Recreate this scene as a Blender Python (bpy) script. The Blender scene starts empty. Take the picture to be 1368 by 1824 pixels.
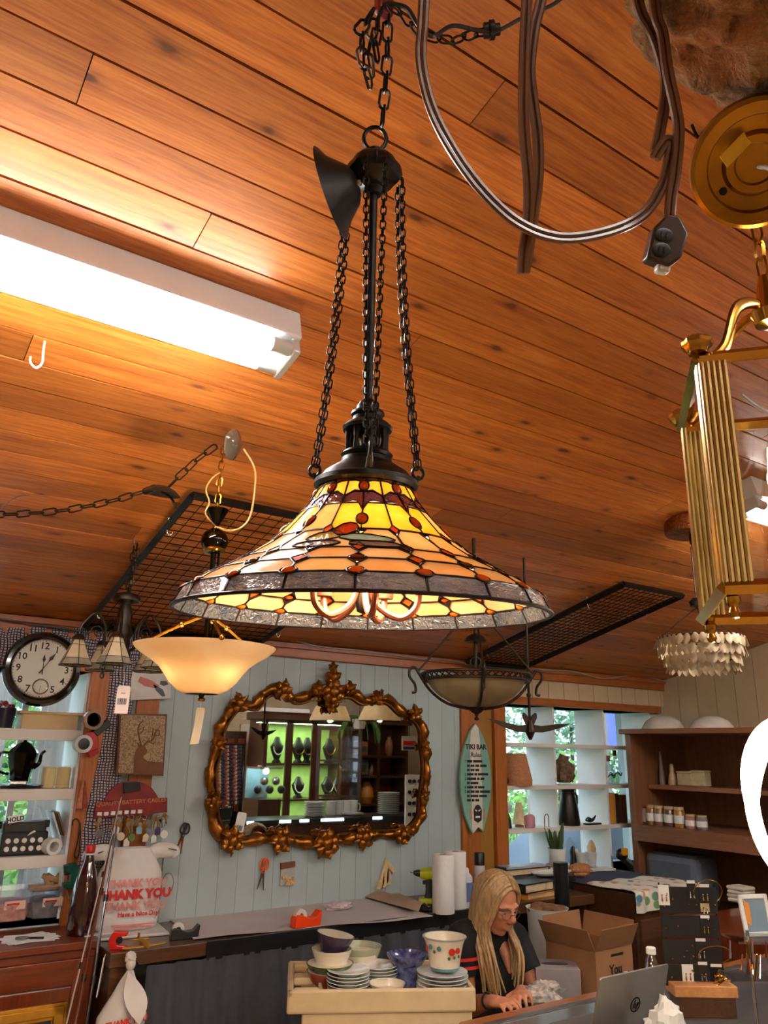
import bpy, bmesh, math, random
from mathutils import Vector, Matrix, Euler, noise
random.seed(7)
rad = math.radians
scene = bpy.context.scene
COL = scene.collection

# ------------------------------------------------------------------ camera
F_PX = 1383.0
CAM = Vector((0, 0, 1.7))
yaw, pitch, roll = rad(34.2), rad(17.07), rad(1.07)
_f = Vector((math.sin(yaw) * math.cos(pitch), math.cos(yaw) * math.cos(pitch), math.sin(pitch)))
_r0 = Vector((math.cos(yaw), -math.sin(yaw), 0))
_u0 = _r0.cross(_f)
_r = _r0 * math.cos(roll) + _u0 * math.sin(roll)
_u = -_r0 * math.sin(roll) + _u0 * math.cos(roll)
cam_d = bpy.data.cameras.new('camera')
cam_d.sensor_fit = 'VERTICAL'; cam_d.sensor_height = 24.0
cam_d.lens = F_PX * 24.0 / 1824.0
cam_d.clip_start = 0.02
cam = bpy.data.objects.new('camera', cam_d); COL.objects.link(cam)
cam.matrix_world = Matrix(((_r.x, _u.x, -_f.x, CAM.x), (_r.y, _u.y, -_f.y, CAM.y), (_r.z, _u.z, -_f.z, CAM.z), (0, 0, 0, 1)))
scene.camera = cam

# ------------------------------------------------------------------ view, world
scene.view_settings.view_transform = 'Standard'
scene.view_settings.look = 'None'
scene.view_settings.gamma = 1.0
scene.view_settings.use_curve_mapping = False
scene.view_settings.exposure = 0.25
scene.cycles.max_bounces = 5
scene.cycles.diffuse_bounces = 3
scene.cycles.glossy_bounces = 3
scene.cycles.transmission_bounces = 3
scene.cycles.transparent_max_bounces = 10
scene.cycles.caustics_reflective = False
scene.cycles.caustics_refractive = False
scene.cycles.sample_clamp_indirect = 6.0
scene.cycles.use_denoising = True
scene.cycles.use_adaptive_sampling = True
scene.cycles.adaptive_threshold = 0.16
TUBE_W = 66.0          # fluorescent tube emission
SKY_W = 3.6
world = bpy.data.worlds.new('overcast_sky'); scene.world = world
world.use_nodes = True
wn = world.node_tree.nodes; wl = world.node_tree.links
wn['Background'].inputs['Color'].default_value = (0.72, 0.86, 1.0, 1)
wn['Background'].inputs['Strength'].default_value = SKY_W
sun_d = bpy.data.lights.new('sun', 'SUN'); sun_d.energy = 6.0; sun_d.angle = rad(6); sun_d.color = (1, .95, .86)
sun = bpy.data.objects.new('sun', sun_d); COL.objects.link(sun); sun.rotation_euler = (rad(38), 0, rad(-14))

# ------------------------------------------------------------------ the room's main measures (metres)
D = 4.0            # back wall
EAVE = 2.27        # ceiling height at the back wall
SLOPE = math.tan(rad(13.45))
XR = 5.45          # right wall
XL = -2.6
XF = 9.2           # the shop widens to the right behind the viewer
YS = 2.1
YF = -3.6          # wall behind the viewer
def ceil_z(y): return EAVE + (D - y) * SLOPE

# a sight line through a point of the 1368 x 1824 frame, met with a plane of the room
def ray(x, y): return _r * ((x - 684) / F_PX) - _u * ((y - 912) / F_PX) + _f
def atY(x, y, Y): d = ray(x, y); return CAM + d * (Y / d.y)
def atX(x, y, X): d = ray(x, y); return CAM + d * (X / d.x)
def atZ(x, y, Z): d = ray(x, y); return CAM + d * ((Z - 1.7) / d.z)
def atT(x, y, t): return CAM + ray(x, y) * t
def atC(x, y, off=0.0):
    d = ray(x, y); t = (EAVE - off + D * SLOPE - 1.7) / (d.z + SLOPE * d.y); return CAM + d * t
def W(x, y, off=0.0): return atY(x, y, D - off)      # on the back wall, off metres proud of it

def proj(p):
    d = Vector(p) - CAM; z = d.dot(_f); return 684 + F_PX * d.dot(_r) / z, 912 - F_PX * d.dot(_u) / z, z
def vz(P, y):
    """height on the plumb line through P that meets image row y"""
    lo, hi = -1.0, 5.0
    for _ in range(50):
        mid = (lo + hi) / 2
        if proj((P[0], P[1], mid))[1] > y: lo = mid
        else: hi = mid
    return lo

# ------------------------------------------------------------------ mesh helpers
INV = {}
class MB:
    def __init__(s, M=None): s.v = []; s.f = []; s.M = M
    def _add(s, vs, fs):
        b = len(s.v)
        if s.M is not None: vs = [s.M @ Vector(p) for p in vs]
        s.v += [tuple(p) for p in vs]; s.f += [tuple(b + i for i in f) for f in fs]
        return s
    def box(s, c, size, R=None):
        hx, hy, hz = size[0] / 2, size[1] / 2, size[2] / 2; c = Vector(c)
        ps = [Vector((x, y, z)) for x in (-hx, hx) for y in (-hy, hy) for z in (-hz, hz)]
        if R is not None: ps = [R @ p for p in ps]
        return s._add([c + p for p in ps], [(0, 1, 3, 2), (4, 6, 7, 5), (0, 4, 5, 1), (2, 3, 7, 6), (0, 2, 6, 4), (1, 5, 7, 3)])
    def span(s, a, b):
        return s.box(((a[0] + b[0]) / 2, (a[1] + b[1]) / 2, (a[2] + b[2]) / 2), (abs(b[0] - a[0]), abs(b[1] - a[1]), abs(b[2] - a[2])))
    def tube(s, pts, r, n=8, closed=False, sq=1.0, cap=True):
        pts = [Vector(p) for p in pts]; N = len(pts)
        rs = r if isinstance(r, (list, tuple)) else [r] * N
        T = []
        for i in range(N):
            a = pts[(i - 1) % N] if (closed or i > 0) else pts[i]; b = pts[(i + 1) % N] if (closed or i < N - 1) else pts[i]
            t = b - a; T.append(t.normalized() if t.length > 1e-9 else Vector((0, 0, 1)))
        ref = Vector((0, 0, 1)) if abs(T[0].z) < .9 else Vector((1, 0, 0))
        nrm = (ref - T[0] * ref.dot(T[0])).normalized()
        vs = []
        for i in range(N):
            nrm = nrm - T[i] * nrm.dot(T[i])
            if nrm.length < 1e-6: nrm = T[i].orthogonal()
            nrm.normalize(); bn = T[i].cross(nrm)
            for k in range(n):
                a = 2 * math.pi * k / n
                vs.append(pts[i] + nrm * (math.cos(a) * rs[i]) + bn * (math.sin(a) * rs[i] * sq))
        fs = []
        for i in range(N if closed else N - 1):
            j = (i + 1) % N
            for k in range(n):
                l = (k + 1) % n; fs.append((i * n + k, i * n + l, j * n + l, j * n + k))
        if not closed and cap: fs += [tuple(range(n))[::-1], tuple((N - 1) * n + k for k in range(n))]
        return s._add(vs, fs)
    def cyl(s, a, b, r0, r1=None, n=14): return s.tube([a, b], [r0, r0 if r1 is None else r1], n)
    def lathe(s, prof, o=(0, 0, 0), R=None, n=24, a0=0.0, a1=2 * math.pi, sx=1.0, sy=1.0, wave=None):
        o = Vector(o); full = abs(a1 - a0) > 6.28; m = n if full else n + 1; vs = []
        for (r, z) in prof:
            for k in range(m):
                a = a0 + (a1 - a0) * k / n; rr = r * (1 + (wave(a, z) if wave else 0))
                p = Vector((rr * math.cos(a) * sx, rr * math.sin(a) * sy, z))
                vs.append(o + (R @ p if R is not None else p))
        fs = []
        for i in range(len(prof) - 1):
            for k in range(n):
                l = (k + 1) % m if full else k + 1
                fs.append((i * m + k, i * m + l, (i + 1) * m + l, (i + 1) * m + k))
        if full:
            if prof[0][0] > 1e-5: fs.append(tuple(range(m))[::-1])
            if prof[-1][0] > 1e-5: fs.append(tuple((len(prof) - 1) * m + k for k in range(m)))
        return s._add(vs, fs)
    def shell(s, prof, th, **k):                       # a bowl or shade with wall thickness
        inner = [(max(r - th, 0.0), z + (th if i == 0 and r < th else 0)) for i, (r, z) in enumerate(prof)]
        ring = list(prof) + inner[::-1]
        s.lathe(ring + [ring[0]], **k); s.f = [f for f in s.f if len(f) <= 4 or True]
        return s
    def ball(s, c, r, nu=14, nv=9, R=None):
        rx, ry, rz = r if isinstance(r, (tuple, list)) else (r, r, r); c = Vector(c)
        vs = [Vector((0, 0, -rz))]; 
        for i in range(1, nv):
            ph = -math.pi / 2 + math.pi * i / nv
            for k in range(nu):
                a = 2 * math.pi * k / nu
                vs.append(Vector((rx * math.cos(ph) * math.cos(a), ry * math.cos(ph) * math.sin(a), rz * math.sin(ph))))
        vs.append(Vector((0, 0, rz))); top = len(vs) - 1
        if R is not None: vs = [R @ p for p in vs]
        fs = [(0, 1 + (k + 1) % nu, 1 + k) for k in range(nu)]
        for i in range(nv - 2):
            for k in range(nu):
                l = (k + 1) % nu; a = 1 + i * nu; b = a + nu
                fs.append((a + k, a + l, b + l, b + k))
        b = 1 + (nv - 2) * nu
        fs += [(b + k, b + (k + 1) % nu, top) for k in range(nu)]
        return s._add([c + p for p in vs], fs)
    def prism(s, pts, z0, z1, M=None):                 # outline in a local XY plane, extruded along local Z
        n = len(pts); vs = [Vector((x, y, z0)) for x, y in pts] + [Vector((x, y, z1)) for x, y in pts]
        if M is not None: vs = [M @ p for p in vs]
        return s._add(vs, [tuple(range(n))[::-1], tuple(range(n, 2 * n))] + [(i, (i + 1) % n, n + (i + 1) % n, n + i) for i in range(n)])
    def grid(s, fn, nu, nv):
        vs = [fn(i / nu, j / nv) for i in range(nu + 1) for j in range(nv + 1)]
        return s._add(vs, [(i * (nv + 1) + j, (i + 1) * (nv + 1) + j, (i + 1) * (nv + 1) + j + 1, i * (nv + 1) + j + 1) for i in range(nu) for j in range(nv)])
    def thick(s, fn, nu, nv, th):                      # closed sheet with thickness along its normals
        P = [[Vector(fn(i / nu, j / nv)) for j in range(nv + 1)] for i in range(nu + 1)]
        def nr(i, j):
            a = P[min(i + 1, nu)][j] - P[max(i - 1, 0)][j]; b = P[i][min(j + 1, nv)] - P[i][max(j - 1, 0)]
            c = a.cross(b); return c.normalized() if c.length > 1e-12 else Vector((0, 0, 1))
        A = [P[i][j] for i in range(nu + 1) for j in range(nv + 1)]
        B = [P[i][j] - nr(i, j) * th for i in range(nu + 1) for j in range(nv + 1)]
        n = len(A); w = nv + 1; fs = []
        for i in range(nu):
            for j in range(nv):
                q = (i * w + j, (i + 1) * w + j, (i + 1) * w + j + 1, i * w + j + 1)
                fs += [q, tuple(n + k for k in q[::-1])]
        for i in range(nu):
            for j in (0, nv):
                a, b = i * w + j, (i + 1) * w + j; fs.append((b, a, n + a, n + b) if j == 0 else (a, b, n + b, n + a))
        for j in range(nv):
            for i in (0, nu):
                a, b = i * w + j, i * w + j + 1; fs.append((a, b, n + b, n + a) if i == 0 else (b, a, n + a, n + b))
        return s._add(A + B, fs)
    def mesh(s, name, m, ang=35, inv=None):
        me = bpy.data.meshes.new(name)
        vs = s.v if inv is None else [tuple(inv @ Vector(p)) for p in s.v]
        me.from_pydata(vs, [], s.f); me.update()
        if ang:
            me.polygons.foreach_set('use_smooth', [True] * len(me.polygons)); me.set_sharp_from_angle(angle=rad(ang))
        if m is not None: me.materials.append(m)
        return me
    def obj(s, name, m, parent=None, ang=35, label=None, cat=None, group=None, kind=None, bev=0, base=None):
        inv = INV.get(parent.name) if parent is not None else None
        if parent is None:
            if base is None and s.v and kind != 'structure':
                n = len(s.v); base = (sum(p[0] for p in s.v) / n, sum(p[1] for p in s.v) / n, min(p[2] for p in s.v))
            if base is not None: inv = Matrix.Translation(-Vector(base))
        me = s.mesh(name, m, ang, inv)
        o = bpy.data.objects.new(name, me); COL.objects.link(o)
        if parent is not None: o.parent = parent; INV[o.name] = INV[parent.name]
        else:
            if base is not None: o.location = base
            INV[o.name] = inv if inv is not None else Matrix.Identity(4)
        if bev:
            b = o.modifiers.new('bevel', 'BEVEL'); b.width = bev; b.segments = 2; b.limit_method = 'ANGLE'
        return tag(o, label, cat, group, kind)
def tag(o, label=None, cat=None, group=None, kind=None):
    if label: o['label'] = label
    if cat: o['category'] = cat
    if group: o['group'] = group
    if kind: o['kind'] = kind
    return o
def thing(name, label, cat, loc=(0, 0, 0), group=None, kind=None):
    o = bpy.data.objects.new(name, None); COL.objects.link(o); o.location = loc; o.empty_display_size = .05
    INV[o.name] = Matrix.Translation(-Vector(loc)); return tag(o, label, cat, group, kind)
def copy_tree(o, delta, parent=None, label=None):
    c = o.copy(); COL.objects.link(c); c.parent = parent
    if parent is None: c.location = Vector(o.location) + Vector(delta)
    INV[c.name] = Matrix.Translation(-Vector(c.location))
    if label: c['label'] = label
    for ch in o.children: copy_tree(ch, delta, c)
    return c
def frame(o, x, y=None, z=None):
    """matrix with local X along x, local Z along z (y = z cross x)"""
    x = Vector(x).normalized()
    if z is not None: z = Vector(z); z = (z - x * z.dot(x)).normalized(); y = z.cross(x)
    else: y = Vector(y); y = (y - x * y.dot(x)).normalized(); z = x.cross(y)
    return Matrix(((x.x, y.x, z.x, o[0]), (x.y, y.y, z.y, o[1]), (x.z, y.z, z.z, o[2]), (0, 0, 0, 1)))
def wallM(x, y, off=0.0, rot=0.0):
    """on the back wall at an image point: local X right, Y up, Z out of the wall to the room"""
    p = W(x, y, off); return frame(p, (math.cos(rot), 0, math.sin(rot)), y=(-math.sin(rot), 0, math.cos(rot)))
def zup(axis):
    a = Vector(axis).normalized(); return a.to_track_quat('Z', 'Y').to_matrix()
def spline(pts, n=8, closed=False):
    P = [Vector(p) for p in pts]; N = len(P); out = []
    for i in range(N if closed else N - 1):
        g = lambda k: P[k % N] if closed else P[max(0, min(N - 1, k))]
        a, b, c, d = g(i - 1), g(i), g(i + 1), g(i + 2)
        for k in range(n):
            t = k / n; out.append(.5 * ((2 * b) + (c - a) * t + (2 * a - 5 * b + 4 * c - d) * t * t + (3 * b - a - 3 * c + d) * t ** 3))
    if not closed: out.append(P[-1])
    return out
def link(m, c, t, side, L, Wd, r, n=10, k=5):
    """one chain link: a stadium loop of length L along t, width Wd along side"""
    t = Vector(t).normalized(); side = Vector(side); side = (side - t * side.dot(t)).normalized(); c = Vector(c); h = (L - Wd) / 2
    pts = []
    for i in range(n):
        a = 2 * math.pi * i / n; pts.append(c + side * (math.cos(a) * Wd / 2) + t * (math.sin(a) * Wd / 2 + (h if math.sin(a) > 0 else -h)))
    m.tube(pts, r, k, closed=True)
def path_at(pts, step):
    P = [Vector(p) for p in pts]; out = []; d = 0.0; nxt = step / 2
    for a, b in zip(P, P[1:]):
        L = (b - a).length
        while nxt <= d + L and L > 0:
            out.append((a.lerp(b, (nxt - d) / L), (b - a).normalized())); nxt += step
        d += L
    return out
def chain(pts, L, Wd, r, each=None, n=10, k=4):
    """links along a path; each=callback(MB) per link, else one mesh"""
    m = MB()
    for i, (c, t) in enumerate(path_at(pts, L - 2.3 * r)):
        ref = Vector((.3, .9, .1)) if abs(t.z) > .7 else Vector((0, 0, 1))
        s = t.cross(ref); s = s if i % 2 else t.cross(s)
        if each is not None: m = MB()
        link(m, c, t, s, L, Wd, r, n, k)
        if each is not None: each(m)
    return m
FONT_CACHE = {}
def text(m, s, size, M, depth=.0006, bold=0.0, align='CENTER', squeeze=1.0):
    key = (s, bold)
    if key not in FONT_CACHE:
        cu = bpy.data.curves.new('lettering', 'FONT'); cu.body = s; cu.size = 1.0; cu.align_x = 'LEFT'; cu.offset = bold; cu.resolution_u = 2
        ob = bpy.data.objects.new('lettering', cu); COL.objects.link(ob)
        dg = bpy.context.evaluated_depsgraph_get(); me = bpy.data.meshes.new_from_object(ob.evaluated_get(dg))
        V = [v.co.copy() for v in me.vertices]; Fc = [tuple(p.vertices) for p in me.polygons]
        bpy.data.objects.remove(ob); bpy.data.curves.remove(cu); bpy.data.meshes.remove(me)
        FONT_CACHE[key] = (V, Fc)
    V, Fc = FONT_CACHE[key]
    if not V: return m
    x0 = min(v.x for v in V); x1 = max(v.x for v in V); y0 = min(v.y for v in V); y1 = max(v.y for v in V)
    ox = {'CENTER': (x0 + x1) / 2, 'LEFT': x0, 'RIGHT': x1}[align]
    vs = [M @ Vector(((v.x - ox) * size * squeeze, (v.y - (.36)) * size, depth)) for v in V]
    m._add(vs, Fc); return m

# ------------------------------------------------------------------ materials
def lin(c):
    def f(u): u /= 255.0; return u / 12.92 if u <= .04045 else ((u + .055) / 1.055) ** 2.4
    return (f(c[0]), f(c[1]), f(c[2]), 1.0)
class NT:
    def __init__(s, name):
        s.m = bpy.data.materials.new(name); s.m.use_nodes = True; s.t = s.m.node_tree
        s.b = s.t.nodes['Principled BSDF']; s.out = s.t.nodes['Material Output']
    def n(s, typ, **k):
        x = s.t.nodes.new(typ)
        for a, v in k.items(): setattr(x, a, v)
        return x
    def l(s, a, b): s.t.links.new(a, b)
    def coords(s, scale=(1, 1, 1), rnd=True):
        tc = s.n('ShaderNodeTexCoord'); mp = s.n('ShaderNodeMapping'); mp.inputs['Scale'].default_value = scale
        s.l(tc.outputs['Object'], mp.inputs['Vector'])
        if rnd:
            oi = s.n('ShaderNodeObjectInfo'); mu = s.n('ShaderNodeVectorMath', operation='SCALE'); mu.inputs[0].default_value = (37.0, 61.0, 23.0)
            s.l(oi.outputs['Random'], mu.inputs['Scale']); s.l(mu.outputs[0], mp.inputs['Location'])
        return mp.outputs['Vector']
    def noise(s, vec, scale, detail=3, rough=.55, dist=0.0):
        x = s.n('ShaderNodeTexNoise'); x.inputs['Scale'].default_value = scale; x.inputs['Detail'].default_value = detail
        x.inputs['Roughness'].default_value = rough; x.inputs['Distortion'].default_value = dist; s.l(vec, x.inputs['Vector']); return x.outputs['Fac']
    def ramp(s, fac, stops):
        x = s.n('ShaderNodeValToRGB'); e = x.color_ramp.elements
        while len(e) < len(stops): e.new(.5)
        for q, (p, c) in zip(e, stops): q.position = p; q.color = c
        s.l(fac, x.inputs['Fac']); return x.outputs['Color']
    def mix(s, fac, a, b, mode='MIX'):
        x = s.n('ShaderNodeMix', data_type='RGBA', blend_type=mode)
        for sock, v in ((x.inputs[0], fac), (x.inputs[6], a), (x.inputs[7], b)):
            if isinstance(v, (int, float)): sock.default_value = v
            elif isinstance(v, tuple): sock.default_value = v
            else: s.l(v, sock)
        return x.outputs[2]
    def bump(s, h, strength=.2, dist=.01):
        x = s.n('ShaderNodeBump'); x.inputs['Strength'].default_value = strength; x.inputs['Distance'].default_value = dist
        s.l(h, x.inputs['Height']); s.l(x.outputs['Normal'], s.b.inputs['Normal'])
MATS = {}
def mat(name, c, rough=.5, metal=0.0, var=.12, scale=9, bump=.0, c2=None, emit=0, ecol=None, coat=0.0, stretch=(1, 1, 1), sss=0, spec=None, alpha=None, det=3):
    if name in MATS: return MATS[name]
    t = NT(name); v = t.coords(stretch); f = t.noise(v, scale, det)
    a = lin(c)
    if c2 is None: lo = tuple(x * (1 - var) for x in a[:3]) + (1,); hi = tuple(min(1, x * (1 + var)) for x in a[:3]) + (1,)
    else: lo, hi = a, lin(c2)
    t.l(t.ramp(f, [(.3, lo), (.7, hi)]), t.b.inputs['Base Color'])
    t.b.inputs['Roughness'].default_value = rough; t.b.inputs['Metallic'].default_value = metal
    if coat: t.b.inputs['Coat Weight'].default_value = coat; t.b.inputs['Coat Roughness'].default_value = .12
    if spec is not None: t.b.inputs['Specular IOR Level'].default_value = spec
    if bump: t.bump(f, bump, .01)
    if emit: t.b.inputs['Emission Color'].default_value = lin(ecol or c); t.b.inputs['Emission Strength'].default_value = emit
    if alpha is not None: t.b.inputs['Alpha'].default_value = alpha
    MATS[name] = t.m; return t.m
def wood(name, cols, rough=.45, grain=1.0, axis=0, knots=0.0, bump=.15, coat=0.0, randv=.25, gs=22, dark=None):
    """boards: long grain along the given object axis, per-piece tone, optional knots"""
    if name in MATS: return MATS[name]
    t = NT(name); sc = [1.0, 1.0, 1.0]; sc[axis] = .055
    v = t.coords(tuple(sc)); 
    ws = t.noise(v, gs, 5, .6, 1.2 * grain); fine = t.noise(v, gs * 7, 3, .6, .3)
    col = t.ramp(ws, [(.28, lin(cols[0])), (.52, lin(cols[1])), (.74, lin(cols[2]))])
    col = t.mix(.35, col, t.ramp(fine, [(.35, lin(cols[0])), (.65, lin(cols[2]))]))
    oi = t.n('ShaderNodeObjectInfo'); hs = t.n('ShaderNodeHueSaturation')
    mr = t.n('ShaderNodeMapRange'); mr.inputs['To Min'].default_value = 1 - randv; mr.inputs['To Max'].default_value = 1 + randv
    t.l(oi.outputs['Random'], mr.inputs['Value']); t.l(mr.outputs[0], hs.inputs['Value']); t.l(col, hs.inputs['Color']); col = hs.outputs['Color']
    if knots:
        sk = [1.0, 1.0, 1.0]; sk[axis] = .42
        v2 = t.coords(tuple(sk)); vo = t.n('ShaderNodeTexVoronoi', voronoi_dimensions='2D'); vo.inputs['Scale'].default_value = knots; vo.inputs['Randomness'].default_value = 1.0
        wob = t.noise(v2, knots * 7, 2); ad = t.n('ShaderNodeMath', operation='MULTIPLY_ADD'); ad.inputs[1].default_value = .11
        t.l(v2, vo.inputs['Vector']); t.l(wob, ad.inputs[0]); t.l(vo.outputs['Distance'], ad.inputs[2])
        msk = t.ramp(ad.outputs[0], [(.085, (.9, .9, .9, 1)), (.125, (.35, .35, .35, 1)), (.2, (0, 0, 0, 1))])
        sp = t.n('ShaderNodeSeparateColor'); t.l(vo.outputs['Color'], sp.inputs[0])
        msk = t.mix(1.0, msk, t.ramp(sp.outputs[0], [(.1, (.25, .25, .25, 1)), (.6, (1, 1, 1, 1))]), 'MULTIPLY')
        col = t.mix(msk, col, lin(dark or (70, 32, 14)))
    t.l(col, t.b.inputs['Base Color']); t.b.inputs['Roughness'].default_value = rough
    if coat: t.b.inputs['Coat Weight'].default_value = coat; t.b.inputs['Coat Roughness'].default_value = .15
    if bump: t.bump(ws, bump, .004)
    MATS[name] = t.m; return t.m
def pane_glass(name='window_glass', tint=(.95, .98, 1, 1), refl=.10, rough=.02):
    if name in MATS: return MATS[name]
    t = NT(name); tr = t.n('ShaderNodeBsdfTransparent'); tr.inputs['Color'].default_value = tint
    gl = t.n('ShaderNodeBsdfGlossy'); gl.inputs['Roughness'].default_value = rough
    f = t.noise(t.coords(), 6, 2); rp = t.ramp(f, [(.2, (refl * .8,) * 3 + (1,)), (.8, (refl * 1.2,) * 3 + (1,))])
    mx = t.n('ShaderNodeMixShader'); t.l(rp, mx.inputs[0]); t.l(tr.outputs[0], mx.inputs[1]); t.l(gl.outputs[0], mx.inputs[2])
    t.l(mx.outputs[0], t.out.inputs['Surface']); MATS[name] = t.m; return t.m
def lamp_glass(name, c, c2=None, tl=.6, rough=.18, scale=18, bump=.0, stretch=(1, 1, 1), sheen=0.0):
    """coloured art glass: lets light through diffusely, glossy skin"""
    if name in MATS: return MATS[name]
    t = NT(name); v = t.coords(stretch); f = t.noise(v, scale, 4, .6, .8)
    col = t.ramp(f, [(.3, lin(c)), (.7, lin(c2 or c))])
    t.l(col, t.b.inputs['Base Color']); t.b.inputs['Roughness'].default_value = rough
    if sheen: t.b.inputs['Coat Weight'].default_value = sheen; t.b.inputs['Metallic'].default_value = .5 * sheen
    if bump:
        w = t.noise(t.coords(stretch), scale * 2.2, 2, .5, 1.5); t.bump(w, bump, .01)
    tr = t.n('ShaderNodeBsdfTranslucent'); t.l(col, tr.inputs['Color'])
    mx = t.n('ShaderNodeMixShader'); mx.inputs[0].default_value = tl
    t.l(t.b.outputs[0], mx.inputs[1]); t.l(tr.outputs[0], mx.inputs[2]); t.l(mx.outputs[0], t.out.inputs['Surface'])
    MATS[name] = t.m; return t.m
def point(parent, loc, watts, col, r=.02, name='bulb_and_fill_light'):
    d = bpy.data.lights.new(name, 'POINT'); d.energy = watts; d.color = col; d.shadow_soft_size = r
    o = bpy.data.objects.new(name, d); COL.objects.link(o); o.location = Vector(loc)
    if parent is not None: o.parent = parent; o.location = INV[parent.name] @ Vector(loc)
    return o

IRON = mat('blackened_iron', (28, 24, 22), .42, .6, .3, 30, .05)
IRON2 = mat('oil_rubbed_bronze', (52, 42, 33), .4, .75, .25, 30, .05)
BRASS = mat('polished_brass', (196, 150, 62), .16, 1.0, .12, 20)
BRASS_D = mat('aged_brass', (166, 118, 38), .28, .95, .18, 14, .04)
STEEL = mat('bright_steel', (190, 190, 188), .25, 1.0, .08, 30)
CHROME_D = mat('black_chrome', (58, 54, 48), .08, 1.0, .1, 12)
COPPER = mat('brushed_copper', (146, 80, 58), .38, .8, .15, 25)
WHITEP = mat('white_paint', (226, 226, 222), .5, 0, .05, 6)
BLACKP = mat('black_plastic', (22, 22, 24), .35, 0, .2, 12)
PAPER = mat('white_paper', (232, 228, 222), .8, 0, .04, 8)
CERAMIC = mat('white_ceramic', (226, 226, 222), .2, 0, .04, 8, coat=.3)
# ------------------------------------------------------------------ the room
CEILW = wood('knotty_pine_stained', [(150, 74, 24), (200, 114, 42), (222, 142, 64)], .42, 1.3, 0, knots=6.4, bump=.06, coat=.12, randv=.28, gs=26, dark=(84, 40, 18))
TRIMW = wood('orange_fir_trim', [(138, 72, 26), (170, 96, 38), (188, 112, 50)], .4, 1, 2, bump=.1, randv=.12)
TRIMX = wood('orange_fir_rail', [(132, 66, 26), (164, 90, 38), (180, 104, 48)], .4, 1, 0, bump=.1, randv=.12)
OLIVEW = wood('olive_pine_board', [(142, 94, 32), (160, 110, 42), (172, 122, 52)], .45, 1, 2, bump=.08, randv=.08)
BLUEP = mat('pale_blue_paint', (170, 182, 182), .55, 0, .05, 3, .02)
BEIGEB = mat('beige_board_paint', (196, 172, 138), .5, 0, .08, 5, .02)
SHELFP = mat('cream_shelf_paint', (222, 214, 204), .5, 0, .05, 6)
DARKGAP = mat('dark_gap', (30, 18, 12), .9)
FLOORM = wood('floor_boards', [(150, 122, 92), (172, 142, 110), (186, 156, 124)], .5, 1, 0, randv=.1)
GLASS = pane_glass()

m = MB().span((XL - .2, YF - .2, -.1), (XF + .2, D + .35, 0)); m.obj('floor', FLOORM, kind='structure')

# ceiling: a slab on the roof slope and its individual planks
Rs = Matrix.Rotation(-math.atan(SLOPE), 4, 'X')
cl = MB()
cl._add([(x, y, ceil_z(y) + o) for x in (XL - .2, XF + .2) for y in (YF - .2, D + .5) for o in (.016, .12)],
        [(0, 1, 3, 2), (4, 6, 7, 5), (0, 4, 5, 1), (2, 3, 7, 6), (0, 2, 6, 4), (1, 5, 7, 3)])
ceiling = cl.obj('ceiling', DARKGAP, kind='structure')
BW = .1142
rj = random.Random(11)
fixed = {}
for (px, py) in ((152, 138), (358, 415), (726, 622), (238, 958)):
    p = atC(px, py); fixed.setdefault(math.floor((p.y - 1.249) / BW), []).append(p.x)
k0 = math.floor((YF - 1.249) / BW)
for k in range(k0, math.ceil((D - 1.249) / BW)):
    y0 = 1.249 + k * BW; y1 = min(y0 + BW, D + .02)
    if y1 - y0 < .02: continue
    if k in fixed: js = sorted(fixed[k] + [fixed[k][0] + 2.9, fixed[k][0] - 2.6])
    else:
        js = []; x = XL + rj.uniform(.8, 3.4)
        while x < XR - .6: js.append(x); x += rj.uniform(2.4, 4.2)
    js = [XL] + [j for j in js if XL + .3 < j < XR - .3] + [XR]
    for a, b in zip(js, js[1:]):
        xc = (a + b) / 2; yc = (y0 + y1) / 2; dz = rj.uniform(-.0008, .0008)
        L = b - a - .0022; wd = (y1 - y0) / math.cos(math.atan(SLOPE)) - .0022; h = .014; q = .0016
        me_v = [(s * L / 2, t * (wd / 2 - (q if z < 0 else 0)), z * h) for s in (-1, 1) for t in (-1, 1) for z in (-.5, .5)]
        mm = MB(); mm._add(me_v, [(0, 1, 3, 2), (4, 6, 7, 5), (0, 4, 5, 1), (2, 3, 7, 6), (0, 2, 6, 4), (1, 5, 7, 3)])
        o = bpy.data.objects.new('plank', mm.mesh('plank', CEILW, 0)); COL.objects.link(o)
        o.parent = ceiling; o.location = (xc, yc, ceil_z(yc) + h / 2 + dz); o.rotation_euler = (-math.atan(SLOPE), 0, 0)

# back wall with two window openings
ZW0, ZW1 = .955, 2.035         # left opening
ZR0, ZR1 = .93, 2.02           # right opening
WXL0, WXL1 = -1.1, 1.0
WXR0, WXR1 = 3.70, 5.27
TH = .34
m = MB()
for a, b, z0, z1 in ((XL, WXL0, 0, 2.45), (WXL0, WXL1, 0, ZW0), (WXL0, WXL1, ZW1, 2.45), (WXL1, WXR0, 0, 2.45), (WXR0, WXR1, 0, ZR0), (WXR0, WXR1, ZR1, 2.45), (WXR1, XR + .1, 0, 2.45)):
    m.span((a, D, z0), (b, D + TH, z1))
wall_back = m.obj('wall_back', BLUEP, kind='structure', ang=0)
x = 1.02; i = 0
while x < 3.33:
    w = min(.103, 3.335 - x)
    MB().span((x, D - .010, .0), (x + w - .0010, D + .002, 2.2)).obj('board', BLUEP, wall_back, 0, bev=.0014); x += .103
x = 3.36
while x < XR:
    w = min(.158, XR - x); MB().span((x, D - .012, 2.07), (x + w - .004, D + .002, 2.2)).obj('board', BEIGEB, wall_back, 0, bev=.003); x += .158
for a, b, z0, z1 in ((WXL0, WXL1, 2.04, 2.075), ):
    MB().span((a, D - .03, z0), (b, D, z1)).obj('trim_1', TRIMX, kind='structure', ang=0)
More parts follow.
